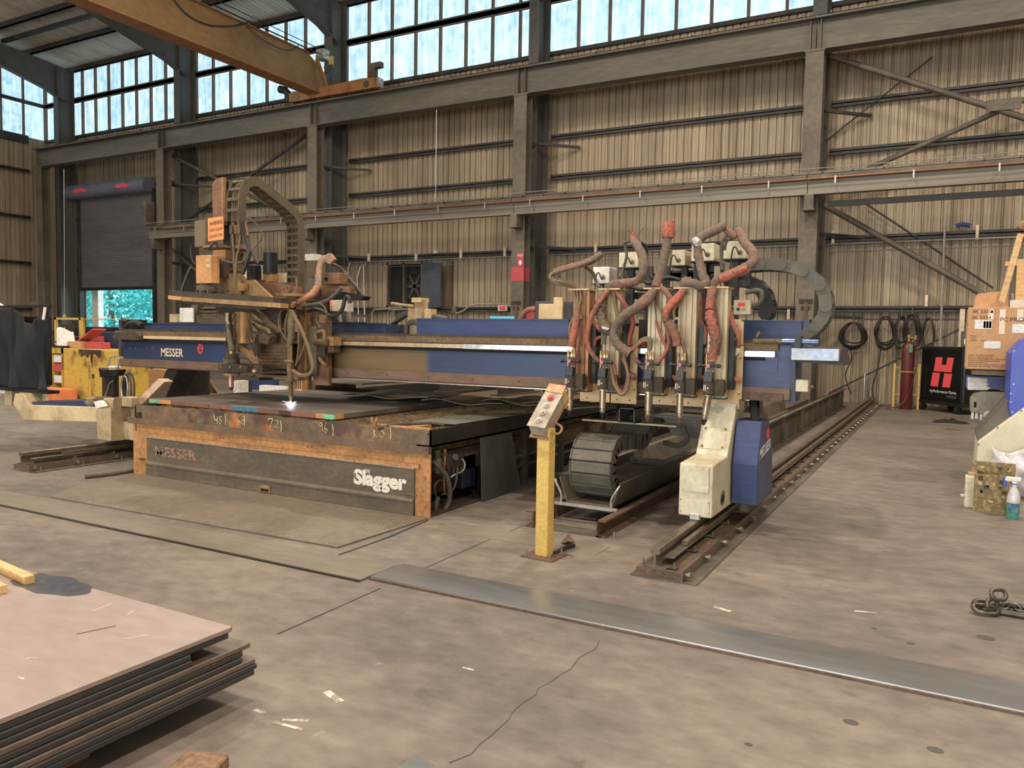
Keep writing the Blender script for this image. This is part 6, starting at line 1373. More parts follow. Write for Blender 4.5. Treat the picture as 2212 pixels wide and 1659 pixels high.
MB().lathe(aty(*c7(470, 890), 5.9), (.3, 0, 1), [(.03, 0), (.033, .012), (.03, .016)], 12).build('pale_tape_ring', m_white, ST[1])
for k in (0, 22): hose(1, [c7(452+k, 920), c7(448+k, 960), c7(446+k, 1010)], .01, m_hose_gr if k else mk('green_hose', S(92, 108, 76), .6), sub=3)
hose(1, [c7(555, 575, 6.05), c7(590, 640, 6.02), c7(640, 720, 6.05), c7(680, 780, 6.1), c7(690, 850, 6.1), c7(665, 950, 6.1), c7(660, 1020, 6.1)], .02, m_hose_red)
hose(1, [c7(535, 580, 6.03), c7(550, 700, 6.02), c7(568, 800, 6.02), c7(600, 920, 6.03)], .013, m_hose_ol)
hose(1, [c7(510, 1160, 5.94), c7(525, 1230, 5.94), c7(540, 1320, 5.93), c7(590, 1405, 5.92), c7(635, 1380, 5.92), c7(655, 1290, 5.92), c7(640, 1190, 5.94), c7(610, 1080, 5.96)], .014, m_hose_ol)
hose(1, [c7(520, 1150, 5.95), c7(550, 1230, 5.95), c7(560, 1330, 5.94), c7(610, 1390, 5.94), c7(640, 1320, 5.94), c7(645, 1220, 5.96), c7(605, 1120, 5.98)], .012, m_hose_red)
hose(1, [c7(440, 950, 6.02), c7(395, 970, 6.02), c7(385, 1020, 6.03)], .014, m_hose_red)
hose(1, [c7(360, 800, 6.05), c7(400, 860, 6.05), c7(430, 900, 6.03)], .016, m_hosewrap)
# station 3
wrap(2, [c7(968, 150, 6.15), c7(945, 290, 6.12), c7(915, 410, 6.1), c7(870, 550, 6.06)], [.036, .036, .037, .034], m_hosewrap_dk, crink=.05)
MB().lathe(aty(*c7(970, 160), 6.15), (.04, 0, 1), [(.036, 0), (.05, .0), (.057, .03), (.05, .1), (.046, .128), (.034, .118), (.03, .02)], 20).build('flared_cup', m_hosewrap, ST[2], smooth=60)
wrap(2, [c7(865, 575, 5.98), c7(800, 660, 5.93), c7(690, 735, 5.9), c7(600, 800, 5.89), c7(548, 880, 5.89), c7(545, 960, 5.89), c7(590, 1030, 5.89), c7(670, 1080, 5.9)], [.026, .04, .04, .036, .032, .036, .036, .04], m_hosewrap_dk, crink=.1)
hose(2, [c7(840, 580, 6.0), c7(760, 650, 5.98), c7(700, 720, 5.96)], .018, m_hose_red)
hose(2, [c7(670, 1075), c7(720, 1010), c7(780, 965), c7(825, 970), c7(830, 1020), c7(822, 1060)], .016, mk('green_hose2', S(96, 104, 72), .6))
hose(2, [c7(680, 1060, 5.9), c7(740, 1005, 5.91), c7(790, 980, 5.91), c7(815, 1000, 5.92), c7(815, 1060, 5.93)], .012, m_hose_red)
wrap(2, [c7(690, 1100, 5.92), c7(720, 1140, 5.93), c7(770, 1190, 5.95), c7(800, 1215, 5.96)], [.016, .018, .02, .016], m_hosewrap_dk, crink=.06)
hose(2, [c7(920, 560, 6.0), c7(960, 600, 5.98), c7(990, 650, 5.98), c7(985, 700, 6.0)], .022, m_hosewrap_dk)
hose(2, [c7(880, 580, 6.02), c7(890, 680, 6.02), c7(925, 790, 6.0), c7(935, 830, 6.0)], .009, m_hose_ol)
hose(2, [c7(875, 820, 6.0), c7(905, 920, 5.99), c7(945, 1010, 5.98), c7(985, 1060, 5.98)], .012, m_hose_red)
hose(2, [c7(960, 900, 5.98), c7(975, 1000, 5.96), c7(940, 1090, 5.94), c7(885, 1160, 5.94)], .015, m_hose_red)
hose(2, [c7(870, 590, 6.02), c7(868, 700, 6.02), c7(876, 815, 6.0)], .005, m_hose_gr)
# station 4
wrap(3, [c8(425, 65, 6.3), c8(330, 110, 6.25), c8(250, 150, 6.2), c8(200, 205, 6.15)], [.034, .037, .036, .028], m_hosewrap_dk, crink=.05)
wrap(3, [c8(205, 215, 6.14), c8(215, 300, 6.12), c8(235, 390, 6.1), c8(255, 470, 6.08), c8(285, 530, 6.06)], [.03, .034, .032, .036, .036], m_hosewrap_dk, crink=.1)
wrap(3, [c8(290, 520, 6.06), c8(240, 545, 6.02), c8(180, 525, 6.0), c8(120, 525, 6.02), c8(85, 545, 6.05)], [.034, .036, .034, .03, .024], m_hosewrap_dk, crink=.08)
wrap(3, [c8(160, 500, 6.08), c8(110, 500, 6.08), c8(75, 530, 6.08)], [.026, .026, .02], m_hosewrap_dk)
MB().tube([aty(*c8(180, 170), 6.12), aty(*c8(205, 205), 6.12), aty(*c8(235, 225), 6.13)], [.03, .042, .03], 9, sub=3).build('silver_tape', mk('crumpled_foil', S(180, 176, 168), .25, .7, S(120, 112, 100), .6, 30, .3, bump=.8, bscale=50), ST[3])
wrap(3, [c7(1095, 580, 5.99), c7(1045, 640, 5.95), c7(990, 700, 5.93), c7(950, 770, 5.92), c7(950, 830, 5.92)], [.026, .032, .03, .026, .022], m_hosewrap, crink=.06)
wrap(3, [c7(965, 830, 5.93), c7(1000, 880, 5.92), c7(1030, 940, 5.92), c7(1040, 1025, 5.92)], [.024, .036, .034, .03], m_hosewrap, crink=.1)
hose(3, [c7(1075, 580, 6.0), c7(980, 680, 5.96), c7(935, 770, 5.95), c7(955, 870, 5.95), c7(990, 940, 5.95)], .014, m_hose_red)
hose(3, [c7(1110, 590, 6.0), c7(1060, 660, 5.97), c7(1015, 740, 5.96), c7(1020, 800, 5.97)], .013, m_hose_ol)
hose(3, [c7(1050, 930, 5.95), c7(1085, 1000, 5.95), c7(1110, 1090, 5.96), c7(1115, 1165, 5.97)], .014, m_hosewrap_dk)
# station 5
wrap(4, [c8(540, 100, 6.4), c8(580, 190, 6.3), c8(645, 275, 6.2), c8(655, 345, 6.15), c8(580, 405, 6.1), c8(460, 455, 6.08), c8(375, 490, 6.06), c8(325, 545, 6.06)], [.034, .038, .038, .036, .038, .036, .034, .024], m_hosewrap_dk, crink=.07)
wrap(4, [c8(600, 400, 6.06), c8(480, 455, 6.03), c8(390, 490, 6.03)], [.02, .036, .03], m_hosewrap, crink=.05)
hose(4, [c8(645, 380, 6.12), c8(590, 440, 6.08), c8(500, 470, 6.06), c8(420, 490, 6.05)], .014, m_hose_red)
wrap(4, [c8(440, 100, 6.4), c8(490, 140, 6.35), c8(520, 150, 6.35)], [.03, .03, .025], m_hosewrap_dk)
hose(4, [c8(445, 140, 6.35), c8(405, 200, 6.35), c8(400, 300, 6.35), c8(402, 420, 6.3)], .014, m_hose_gr)
hose(4, [c8(480, 170, 6.35), c8(440, 190, 6.36), c8(425, 260, 6.36)], .012, m_hose_gr)
wrap(4, [c8(330, 570, 5.97), c8(315, 650, 5.94), c8(308, 730, 5.93)], [.036, .036, .034], m_hosewrap, crink=.06)
wrap(4, [c8(308, 745, 5.92), c8(312, 800, 5.91), c8(330, 880, 5.91), c8(350, 960, 5.91), c8(338, 1060, 5.91), c8(328, 1130, 5.92)], [.034, .036, .037, .038, .036, .034], m_hosewrap, crink=.16)
hose(4, [c8(355, 580, 5.99), c8(345, 680, 5.98), c8(365, 800, 5.98), c8(390, 950, 5.97), c8(375, 1100, 5.96)], .014, m_hosewrap_dk)
hose(4, [c8(350, 555, 6.0), c8(345, 640, 5.99), c8(335, 720, 5.98)], .016, m_hose_red)
for k, (a, b) in enumerate([((460, 740), 0), ((485, 745), 12)]): hose(4, [c8(460+b, 735, 6.15), c8(480+b, 830, 6.12), c8(520+b, 920, 6.1), c8(540, 985, 6.1), c8(535, 1035, 6.12)], .014, m_hose_red)
hose(4, [c8(520, 960, 6.12), c8(485, 985, 6.12), c8(480, 1040, 6.14)], .014, m_hosewrap_dk)
# hoses hanging between stations 4 and 5
for k in range(3): hose(3, [c8(205+8*k, 570, 6.16), c8(225+6*k, 700, 6.15), c8(210+14*k, 830, 6.13), c8(235+20*k, 900, 6.12), c8(250+10*k, 1010, 6.12)], .013, m_hose_red if k != 1 else m_hose_ol)
# backing plates, each with its own carriage
def backing(name, px0, px1, ytop, ybot, label, Yp=6.25, cut=None):
    a, b = aty(px0, 800, Yp).x, aty(px1, 800, Yp).x; z1, z0 = aty((px0+px1)/2, ytop, Yp).z, aty((px0+px1)/2, ybot, Yp).z
    t = thing('backing_plate', ((a+b)/2, Yp, z0), label, 'mounting plate', 'tan mounting plates behind the torches')
    MB().box(a, b, Yp, Yp+.02, z0, z1, .002).build('plate', m_tanplate, t)
    n = max(2, int((b-a)/.12))
    for k in range(n):
        x = a+(b-a)*(k+.5)/n; MB().cyl((x, Yp-.002, z0+.03), (x, Yp+.003, z0+.03), .006, 8).build('bolt_hole', m_dark, t)
    for x in (a+.018, a+.034, b-.018, b-.034): MB().cyl((x, Yp-.003, z0+.016), (x, Yp+.002, z0+.016), .004, 8).build('screw', m_brown_lt, t)
    for z in (z0+.12, z0+.4): MB().cyl((b-.02, Yp-.002, z), (b-.02, Yp+.003, z), .006, 8).build('bolt_hole', m_dark, t)
    MB().box(a+.02, b-.02, Yp+.02, GY0-.05, z0+.2, z0+.34).build('carriage_block', m_steel_dk, t)
    return t
backing('backing', 1254, 1318, 770, 868, 'tan mounting plate behind the torch beside the drooping red hose')
backing('backing', 1321, 1376, 705, 872, 'tan mounting plate with a drooping hose loop in front')
bp = backing('backing', 1411, 1604, 745, 879, 'wide tan mounting plate behind the three right torches', 6.25)
a, b = aty(1560, 700, 6.26), aty(1605, 745, 6.26); MB().box(a.x, b.x, 6.25, 6.27, b.z, a.z+.02).build('plate_ear', m_tanplate, bp)
for px, py in ((1518, 758), (1586, 760), (1450, 762)):
    p = aty(px, py, 6.2); MB().cyl((p.x, 6.17, p.z), (p.x, 6.25, p.z), .034, 18).build('white_bushing', m_white, bp, smooth=40); MB().cyl((p.x, 6.165, p.z), (p.x, 6.171, p.z), .016, 12).build('bushing_hole', m_brown_lt, bp)
for px, py in ((1590, 820), (1520, 815), (1455, 815), (1365, 812)):
    pxtube([(px-8, py-8, 6.22), (px, py, 6.12), (px+6, py+6, 6.06)], 6.2, .018, 10, 3).build('red_hose_stub', m_hose_red, bp, smooth=60)
# control boxes on posts above the beam
boxes = [(1281, 1297, 1321, 577, 612, 'dusty white control box with a torn label above the swung out hose'), (1337, 1365, 1378, 546, 577, 'cream control box under the pointed red hose tip'), (1452, 1468, 1485, 541, 573, 'grey control box beside the flared red cup'), (1494, 1530, 1548, 527, 563, 'white control box behind the silver taped hose'), (1563, 1601, 1612, 522, 558, 'cream control box beside the topmost grey hose')]
for k, (x0, x1, x2, y0, y1, lab) in enumerate(boxes):
    Yb = 6.62; a, b = aty(x0, y0, Yb), aty(x2 if k in (1, 4) else x2-6, y1, Yb)
    t = thing('control_box', ((a.x+b.x)/2, Yb+.1, b.z), lab, 'control box', 'control boxes above the torches')
    MB().box(a.x, b.x, Yb, Yb+.2, b.z, a.z, .005).build('enclosure', m_cream if k != 0 else m_white, t)
    MB().box(a.x-.01, b.x+.01, Yb-.01, Yb+.21, b.z-.008, b.z).build('tray', m_steel_dk, t)
    MB().cyl((b.x-.05, Yb-.015, (a.z+b.z)/2-.02), (b.x-.05, Yb, (a.z+b.z)/2-.02), .018, 12).build('connector', m_brown_lt, t)
    m = MB(); xx = b.x-.05; zz = (a.z+b.z)/2-.02; m.tube([(xx, Yb-.015, zz), (xx, Yb-.05, zz-.02), (xx-.03, Yb-.05, zz+.04), (xx-.06, Yb-.04, zz-.02), (xx-.08, Yb-.02, zz-.3)], .006, 6, sub=4); m.build('lead', m_cable, t)
    MB().box(a.x+.06, a.x+.11, Yb+.08, Yb+.13, 1.6, b.z-.008).build('post', m_steel_dk, t)
    if k == 0: MB().box(a.x+.01, a.x+.1, Yb-.003, Yb, b.z+.02, a.z-.02).build('torn_label', mk('torn_label_rust', S(230, 224, 214), .6, 0, S(190, 110, 60), .9, 16, .1, thr=(.55, .6)), t)
# dark support frames behind the stations
fr = thing('support_rack', aty(1500, 690, 6.75), 'dark rack of posts and bars behind the torch stations', 'rack')
for px in (1352, 1396, 1432, 1498, 1543): pxbox(px, 575, px+9, 700, 6.75, .05).build('post', m_steel_dk if px != 1543 else m_alu, fr)
for (a, b, c_, d_) in [(1350, 592, 1620, 603), (1352, 632, 1480, 645), (1440, 585, 1500, 600), (1500, 570, 1560, 590)]: pxbox(a, b, c_, d_, 6.8, .05).build('bar', m_black, fr)
pxbox(1395, 635, 1432, 662, 6.7, .12).build('dark_unit', m_brown_dk, fr); pxbox(1380, 690, 1412, 760, 6.6, .1).build('dark_unit', m_black, fr); pxbox(1440, 620, 1460, 690, 6.6, .1).build('dark_unit', m_black, fr)
for (x0, y0, x1, y1, lab) in [(1585, 648, 1620, 680, 'white controller with a red display beside the small chain loop'), (1578, 690, 1600, 712, 'cream push button box at the right of the torch plates'), (1455, 685, 1468, 705, 'small cream button box between two torch rails')]:
    Yb = 6.5; a, b = aty(x0, y0, Yb), aty(x1, y1, Yb); t = thing('controller', ((a.x+b.x)/2, Yb+.06, b.z), lab, 'controller')
    MB().box(a.x, b.x, Yb, Yb+.1, b.z, a.z, .005).build('case', m_cream, t)
    if y0 == 648:
        MB().box(a.x+.035, a.x+.09, Yb-.004, Yb, a.z-.05, a.z-.025).build('red_display', emi('led_red', (.5, .01, .02), .7), t); MB().box(a.x+.025, a.x+.05, Yb-.006, Yb, b.z+.035, b.z+.055).build('black_button', m_black, t); MB().box(a.x+.07, a.x+.095, Yb-.006, Yb, b.z+.035, b.z+.055).build('amber_button', m_brass, t)
    else:
        p = ((a.x+b.x)/2, (a.z+b.z)/2); MB().cyl((p[0], Yb-.015, p[1]), (p[0], Yb, p[1]), .018, 14).build('push_button', m_black, t)
    MB().box(a.x+.02, b.x-.02, Yb+.1, Yb+.2, b.z+.01, b.z+.05).build('mount', m_steel_dk, t)
# loose cables sagging behind the stations
for k, (pts, r, lab) in enumerate([([(1360, 618), (1385, 625), (1410, 620), (1440, 600), (1470, 605)], .018, 'dark cable sagging behind the flared cup station'), ([(1380, 600), (1400, 612), (1420, 606), (1440, 610)], .014, 'thin dark cable crossing behind the upright hose'), ([(1575, 668), (1590, 663), (1620, 662), (1640, 655), (1646, 640), (1640, 628), (1610, 632)], .02, 'grey cable loop in front of the small chain loop'), ([(1575, 600), (1580, 625), (1585, 640), (1595, 650)], .008, 'thin cable hanging beside the white controller'), ([(1612, 595), (1620, 615), (1625, 632)], .005, 'thin wire hanging from the torn red wrap hose'), ([(1275, 660), (1300, 648), (1330, 640), (1350, 632)], .018, 'black cable running behind the rusty slide rail')]):
    o = pxtube(pts, 6.55, r, 8, 5).build('station_cable', m_cable if k != 2 else m_hose_gr, None, smooth=70); tag(o, lab, 'cable')
# ------------------------------------------------------------------ sooty bevel rotator and plasma torch on the left of the beam
rot = thing('rotator_head', (-6.4, 6.0, .9), 'sooty brown rotator cutting head with an orange warning sign and mast', 'cutting head')
def rb(name, x0, y0, x1, y1, Y, d, mat, c=0): return pxbox(x0, y0, x1, y1, Y, d, c=c).build(name, mat, rot)
def rp(name, pts, Y, d, mat, bev=0): return pxpoly(pts, Y, d).build(name, mat, rot, bev=bev)
def rt_(name, pts, Y, r, mat, sub=5, n=8): return pxtube(pts, Y, r, n, sub).build(name, mat, rot, smooth=70)
m_mast = mk('rust_red_mast', S(126, 84, 50), .65, .05, S(94, 68, 44), .7, 4, .12)
rp('mast', [(458, 396), (467, 386), (481, 382), (483, 486), (460, 486)], 5.62, .05, m_mast)
rb('mast_edge', 478, 384, 482, 480, 5.60, .03, m_brown_lt)
rb('slide', 482, 392, 497, 527, 5.68, .08, m_black); rb('slide_post', 490, 400, 498, 530, 5.75, .06, m_brown_dk)
m_sign = mk('orange_sign', S(228, 140, 58), .6, 0, S(204, 116, 46), .5, 4, .05)
sg = rp('warning_sign', [(449, 472), (481.5, 467), (482, 517), (449.5, 521.5)], 5.56, .012, m_sign)
sx = aty(449, 500, 5.555); ex = aty(482, 500, 5.555); Wd = ex.x-sx.x
for s_, py, f_, sz in [('WARNING', 488, .86, .058), ('STAY CLEAR', 501.5, .84, .042), ('OF ROTATOR', 515, .84, .042)]:
    p = aty(452, py, 5.555); lettering('sign_lettering', s_, (p.x, 5.556, p.z), (1, 0, .09), (0, 0, 1), sz, mk('sign_ink', S(74, 46, 20), .8), sg, fit=Wd*f_)
m_gbox = mk('brown_grey_box', S(116, 96, 68), .65, .05, S(88, 72, 52), .7, 4, .1)
rb('junction_box', 419.5, 477, 443, 533, 5.72, .07, m_gbox, .006)
c = aty(490, 537, 5.9)
MB().cyl((c.x, 5.9, c.z-.012), (c.x, 5.9, c.z+.012), .24, 28).build('turntable_plate', m_brown_lt, rot, smooth=40)
m_obox = mk('orange_tan_box', S(198, 136, 66), .6, 0, S(150, 104, 52), .6, 3, .08)
ob = rb('drive_box', 422.5, 552, 456, 612, 5.52, .11, m_obox, .006)
for y0 in (558.5, 570): rp('label', [(445, y0), (454.5, y0+.5), (454.5, y0+8), (445, y0+7.5)], 5.515, .004, m_tanplate)
c = aty(504, 590, 5.95); c1 = aty(504, 546, 5.95)
MB().lathe((c.x, 5.95, c.z), (0, 0, 1), [(.1, 0), (.11, .02), (.095, .04), (.095, c1.z-c.z-.04), (.11, c1.z-c.z-.02), (.1, c1.z-c.z)], 24).build('rotator_drum', m_brown, rot, smooth=40)
rb('orange_block', 460, 540, 487, 560, 5.8, .08, m_obox); rb('drum_block', 474, 560, 486, 600, 5.7, .06, m_brown_dk)
rp('lower_housing', [(475, 592), (512, 590), (520, 604), (520, 636), (470, 636)], 5.75, .08, m_brown_lt)
rb('side_block', 511, 612, 527, 628, 5.72, .05, m_orange)
rp('gusset_plate', [(527, 605), (547, 604), (589, 644), (527, 640)], 5.78, .03, m_brown_lt)
rb('valve_manifold', 424, 616, 462, 632, 5.6, .1, mk('dusty_green_valve', S(104, 98, 72), .6, 0, S(70, 60, 44), .7, 8))
for k in range(5): p = aty(426+k*8, 630, 5.58); MB().cyl((p.x, 5.57, p.z), (p.x, 5.62, p.z), .016, 8).build('fitting', m_brass if k % 2 else m_brown_dk, rot)
rt_('air_line', [(440, 612), (462, 618), (480, 625), (494, 628)], 5.55, .008, m_cable)
rp('platform_cover', [(365, 627), (590, 642), (590, 654), (365, 640)], 5.42, .22, m_brown_dk)
rp('platform_front', [(363, 638), (391, 641), (391, 649), (363, 646)], 5.40, .1, m_obox); rp('platform_front', [(392, 641), (606, 655), (606, 665), (392, 650)], 5.40, .1, mk('tan_edge', S(164, 120, 66), .6, 0, S(112, 84, 50), .8, 3, .1))
rp('platform_under', [(380, 648), (590, 663), (560, 670), (410, 658)], 5.45, .25, m_brown_dk)
for (x0, y0, x1, y1, mt) in [(573, 543, 595, 592, m_black), (538, 572, 560, 610, m_black)]:
    a, b = aty((x0+x1)/2, y1, 6.3), aty((x0+x1)/2, y0, 6.3); r_ = (aty(x1, y1, 6.3).x-aty(x0, y1, 6.3).x)/2
    MB().lathe((a.x, 6.3, a.z), (0, 0, 1), [(r_, 0), (r_, (b.z-a.z)*.93), (r_*.8, b.z-a.z)], 16).build('servo_motor', mt, rot, smooth=40)
rb('motor_base', 573, 592, 588, 608, 6.25, .1, m_orange); rb('motor_base', 540, 605, 560, 625, 6.25, .1, m_brown)
m_bone = mk('bone_panel', S(206, 186, 150), .6, 0, S(160, 138, 104), .6, 4)
rb('rear_panel', 552, 573, 563, 612, 6.45, .03, m_bone); rb('rear_panel', 596, 590, 616, 610, 6.45, .03, m_bone); rb('rear_panel', 524, 575, 537, 602, 6.45, .03, m_bone)
m_rb = mk('rust_bracket_steel', S(124, 82, 48), .7, .05, S(90, 62, 40), .7, 5, .12)
rp('bridge_bracket', [(563, 609), (612, 615), (640, 620), (640, 636), (585, 634), (563, 625)], 6.0, .1, m_rb); rp('bridge_shelf', [(585, 632), (642, 633), (642, 640), (585, 640)], 5.95, .12, m_brown_lt)
p = aty(622, 624, 5.96); m = MB(); m.tube([(p.x+.026*math.cos(a), 5.96, p.z+.03*math.sin(a)) for a in [6.2832*i/14 for i in range(15)]], .009, 8); m.build('lifting_eye', m_brown_lt, rot)
rb('bracket_leg', 620, 638, 640, 690, 6.0, .06, m_brown)
# body below the platform
rb('hanger_plate', 466, 661, 525, 673, 5.7, .1, m_brown_dk)
rp('hanger_column', [(506, 672), (531, 672), (530, 742), (506, 742)], 5.75, .08, m_brown_lt); rb('column_facet', 519, 673, 526, 741, 5.742, .01, m_obox)
rp('brace_web', [(530, 660), (608, 660), (608, 716), (592, 717)], 6.05, .08, m_brown_dk); rp('brace_flange', [(534, 664), (544, 662), (606, 712), (604, 718), (592, 718)], 6.0, .06, m_brown)
rp('brace_flange', [(534, 690), (548, 693), (606, 712), (606, 718), (560, 718)], 6.02, .05, m_brown)
rp('body_panel', [(553, 722), (600, 721), (619, 742), (619, 797), (548, 797), (548, 740)], 6.08, .1, m_brown, .005)
for k in range(5): rp('panel_rib', [(556, 756+k*7), (608, 757+k*7), (608, 759+k*7), (556, 758+k*7)], 6.07, .02, m_brown_lt)
rp('tilt_block', [(557, 725), (570, 719), (584, 726), (577, 744), (560, 740)], 5.9, .1, m_brown); rt_('tilt_hose', [(536, 692), (560, 706), (578, 712), (583, 722)], 5.92, .02, m_hose_ol)
rb('under_bar', 554, 799, 620, 806, 6.0, .25, m_brown_dk); rb('under_bar', 552, 808, 622, 818, 6.05, .2, m_brown); rb('under_bar', 500, 812, 560, 822, 6.1, .2, m_brown_dk)
# bevel torch
rt_('torch_lead', [(492, 676), (495, 705), (498, 730), (502, 757)], 5.7, .034, m_hose_ol, 5, 12)
rt_('torch_lead_pale', [(492, 676), (491, 690), (494, 700)], 5.66, .016, m_bone)
for pts in ([(490, 690), (497, 710), (505, 745), (510, 752)], [(510, 678), (498, 700), (491, 725), (487, 745), (492, 762)], [(537, 690), (545, 730), (555, 765), (562, 785), (556, 805), (540, 815)], [(532, 720), (543, 745), (552, 770)], [(505, 760), (520, 772), (536, 776), (545, 790)]): rt_('thin_hose', pts, 5.68, .007, m_cable)
c = aty(500, 770, 5.75)
def disc(name, px, y0, y1, r_, mat, Y=5.75):
    a, b = aty(px, y1, Y), aty(px, y0, Y); return MB().cyl((a.x, Y, a.z), (a.x, Y, b.z), r_, 20).build(name, mat, rot, smooth=40)
disc('gimbal_collar', 501, 752, 765, .035, m_brass); disc('gimbal_disc', 500, 764, 775, .075, m_brown_dk); disc('gimbal_disc', 497, 775, 788, .07, m_brown); disc('gimbal_disc', 505, 775, 788, .06, m_brown_dk)
rp('gimbal_yoke', [(470, 788), (484, 785), (515, 787), (534, 791), (532, 803), (505, 806), (472, 803)], 5.66, .2, m_brown_dk, .006)
for px in (478, 497, 520): p = aty(px, 793, 5.65); MB().cyl((p.x, 5.645, p.z), (p.x, 5.665, p.z), .014, 10).build('yoke_bolt', m_brass, rot)
disc('shield_plate', 501, 806, 811, .085, m_brown_lt); disc('torch_body', 499, 811, 836, .028, mk('copper_torch', S(188, 132, 108), .3, .6, S(120, 80, 62), .6, 12)); 
a = aty(499, 836, 5.75); MB().lathe((a.x, 5.75, a.z), (0, 0, -1), [(.028, 0), (.02, .02), (.012, .032)], 14).build('torch_tip', m_brown_dk, rot)
rp('link_arm', [(512, 742), (522, 744), (558, 780), (556, 787), (546, 783), (514, 752)], 5.8, .05, m_brown_lt); rb('link_arm_block', 510, 740, 548, 762, 5.85, .1, m_brown)
rb('side_fitting', 535, 788, 550, 806, 5.75, .1, m_brown); rb('small_tab', 545, 798, 550, 804, 5.7, .02, m_tanplate)
# ladder cable chain arching in depth
t = thing('ladder_chain', (-6.15, 5.9, 1.8), 'brown ladder cable chain arching from the mast to the beam', 'cable chain')
Pth = [(5.45, 2.56), (5.45, 2.66), (5.455, 2.76), (5.47, 2.85), (5.51, 2.915), (5.57, 2.955), (5.65, 2.965), (5.74, 2.935), (5.83, 2.895), (5.92, 2.855), (6.01, 2.815), (6.10, 2.775), (6.17, 2.735), (6.22, 2.68), (6.245, 2.61)]+[(6.25, 2.53-.075*k) for k in range(10)]
XA, XB = -6.17, -6.0; th = .046
PV = [Vector((0, *q)) for q in Pth]; TU = []
for i in range(len(PV)):
    d = (PV[min(i+1, len(PV)-1)]-PV[max(i-1, 0)]).normalized(); TU.append((d, Vector((0, -d.z, d.y))))
for x in (XA, XB-.012):
    m = MB(); n = len(PV)
    m.add([Vector((xx, 0, 0))+p+u*b*th for xx in (x, x+.012) for b in (-1, 1) for p, (d, u) in zip(PV, TU)],
          [q for i in range(n-1) for q in ((i, i+1, n+i+1, n+i), (2*n+i, 3*n+i, 3*n+i+1, 2*n+i+1), (i, 2*n+i, 2*n+i+1, i+1), (n+i, n+i+1, 3*n+i+1, 3*n+i))]+[(0, n, 3*n, 2*n), (n-1, 3*n-1, 4*n-1, 2*n-1)])
    m.build('side_band', m_chain_br, t)
for p, (d, u) in zip(PV[1:-1], TU[1:-1]):
    for s_ in (-1, 1):
        m = MB(); m.add([Vector((xx, 0, 0))+p+d*a*.015+u*(s_*th*.9+b*.006) for xx in (XA+.011, XB-.011) for a, b in ((-1, -1), (1, -1), (1, 1), (-1, 1))], [(0, 1, 2, 3), (7, 6, 5, 4), (0, 4, 5, 1), (1, 5, 6, 2), (2, 6, 7, 3), (3, 7, 4, 0)]); m.build('rung', m_chain_br, t)
for k in range(4): m = MB(); m.tube([(XA+.035+.033*k, y, z) for y, z in Pth], .01, 6); m.build('cable', [m_hose_ol, m_hose_gr, m_copper, m_hose_ol][k], t)
MB().box(-6.3, -6.17, 5.55, 5.63, 2.92, 2.98).build('end_bracket', m_brown_dk, t)
# cables dropping from the chain on the mast
for pts, r_, mt in [([(508, 460), (503, 500), (505, 540), (507, 580), (509, 625)], .014, m_hose_ol), ([(512, 470), (519, 500), (517, 530), (511, 560), (509, 600)], .012, m_hose_ol), ([(505, 455), (500, 490), (500, 540), (505, 570)], .01, m_cable), ([(516, 470), (524, 500), (530, 530), (536, 545), (530, 560), (520, 567), (500, 567), (480, 562)], .012, m_hose_gr), ([(524, 480), (535, 520), (539, 545), (530, 575), (524, 592)], .02, m_cable), ([(540, 535), (550, 555), (558, 570)], .016, m_cable), ([(527, 475), (532, 490), (536, 510)], .012, m_hose_red), ([(528, 470), (550, 480), (564, 500), (565, 515), (550, 535)], .006, m_hose_gr), ([(448, 540), (460, 528), (466, 524), (470, 535)], .01, m_cable), ([(414, 530), (412, 545), (415, 560), (422, 572)], .008, m_cable), ([(391, 632), (398, 610), (408, 585), (412, 578)], .012, m_hose_gr)]:
    pxtube(pts, 5.6, r_, 8, 5).build('mast_cable', mt, rot, smooth=70)
for px in (502, 512, 519): p = aty(px, 495, 5.6); MB().box(p.x-.02, p.x+.02, 5.58, 5.64, p.z-.05, p.z+.04).build('cable_clamp', m_brown, rot)
rb('clamp_bar', 496, 488, 522, 496, 5.62, .05, m_brown_dk); rb('clamp_bar', 508, 505, 520, 525, 5.62, .05, m_brown)

# ------------------------------------------------------------------ plasma torch station
pl_t = thing('plasma_station', (-5.3, 6.1, .77), 'sooty plasma torch station cutting the plate with a bright arc', 'torch station')
def qb(name, x0, y0, x1, y1, Y, d, mat, c=0): return pxbox(x0, y0, x1, y1, Y, d, c=c).build(name, mat, pl_t)
def qt(name, pts, Y, r, mat, sub=5, n=8): return pxtube(pts, Y, r, n, sub).build(name, mat, pl_t, smooth=70)
def qp(name, pts, Y, d, mat): return pxpoly(pts, Y, d).build(name, mat, pl_t)
YP = 5.94
tip = aty(628, 868, YP); xt = tip.x
MB().lathe((xt, YP, .79), (0, 0, 1), [(.006, 0), (.016, .03), (.023, .045), (.023, .25)], 16).build('torch_barrel', m_brown, pl_t, smooth=40)
a = aty(628, 823, YP).z; MB().lathe((xt, YP, a), (0, 0, 1), [(.046, 0), (.046, .01), (.036, .012), (.036, .085), (.03, .09)], 18).box(xt+.02, xt+.1, YP, YP+.08, a+.02, a+.08).build('torch_holder', m_brown, pl_t, smooth=40)
for dx in (-.022, 0, .02): MB().cyl((xt+dx-.01, YP, a+.09), (xt+dx-.012, YP, a+.36), .011, 8).build('torch_tube', m_brown_lt, pl_t)
MB().cyl((xt-.06, YP-.02, a+.2), (xt+.05, YP-.02, a+.2), .016, 10).box(xt-.035, xt+.02, YP-.02, YP+.02, a+.1, a+.2).build('valve_block', m_brown_lt, pl_t)
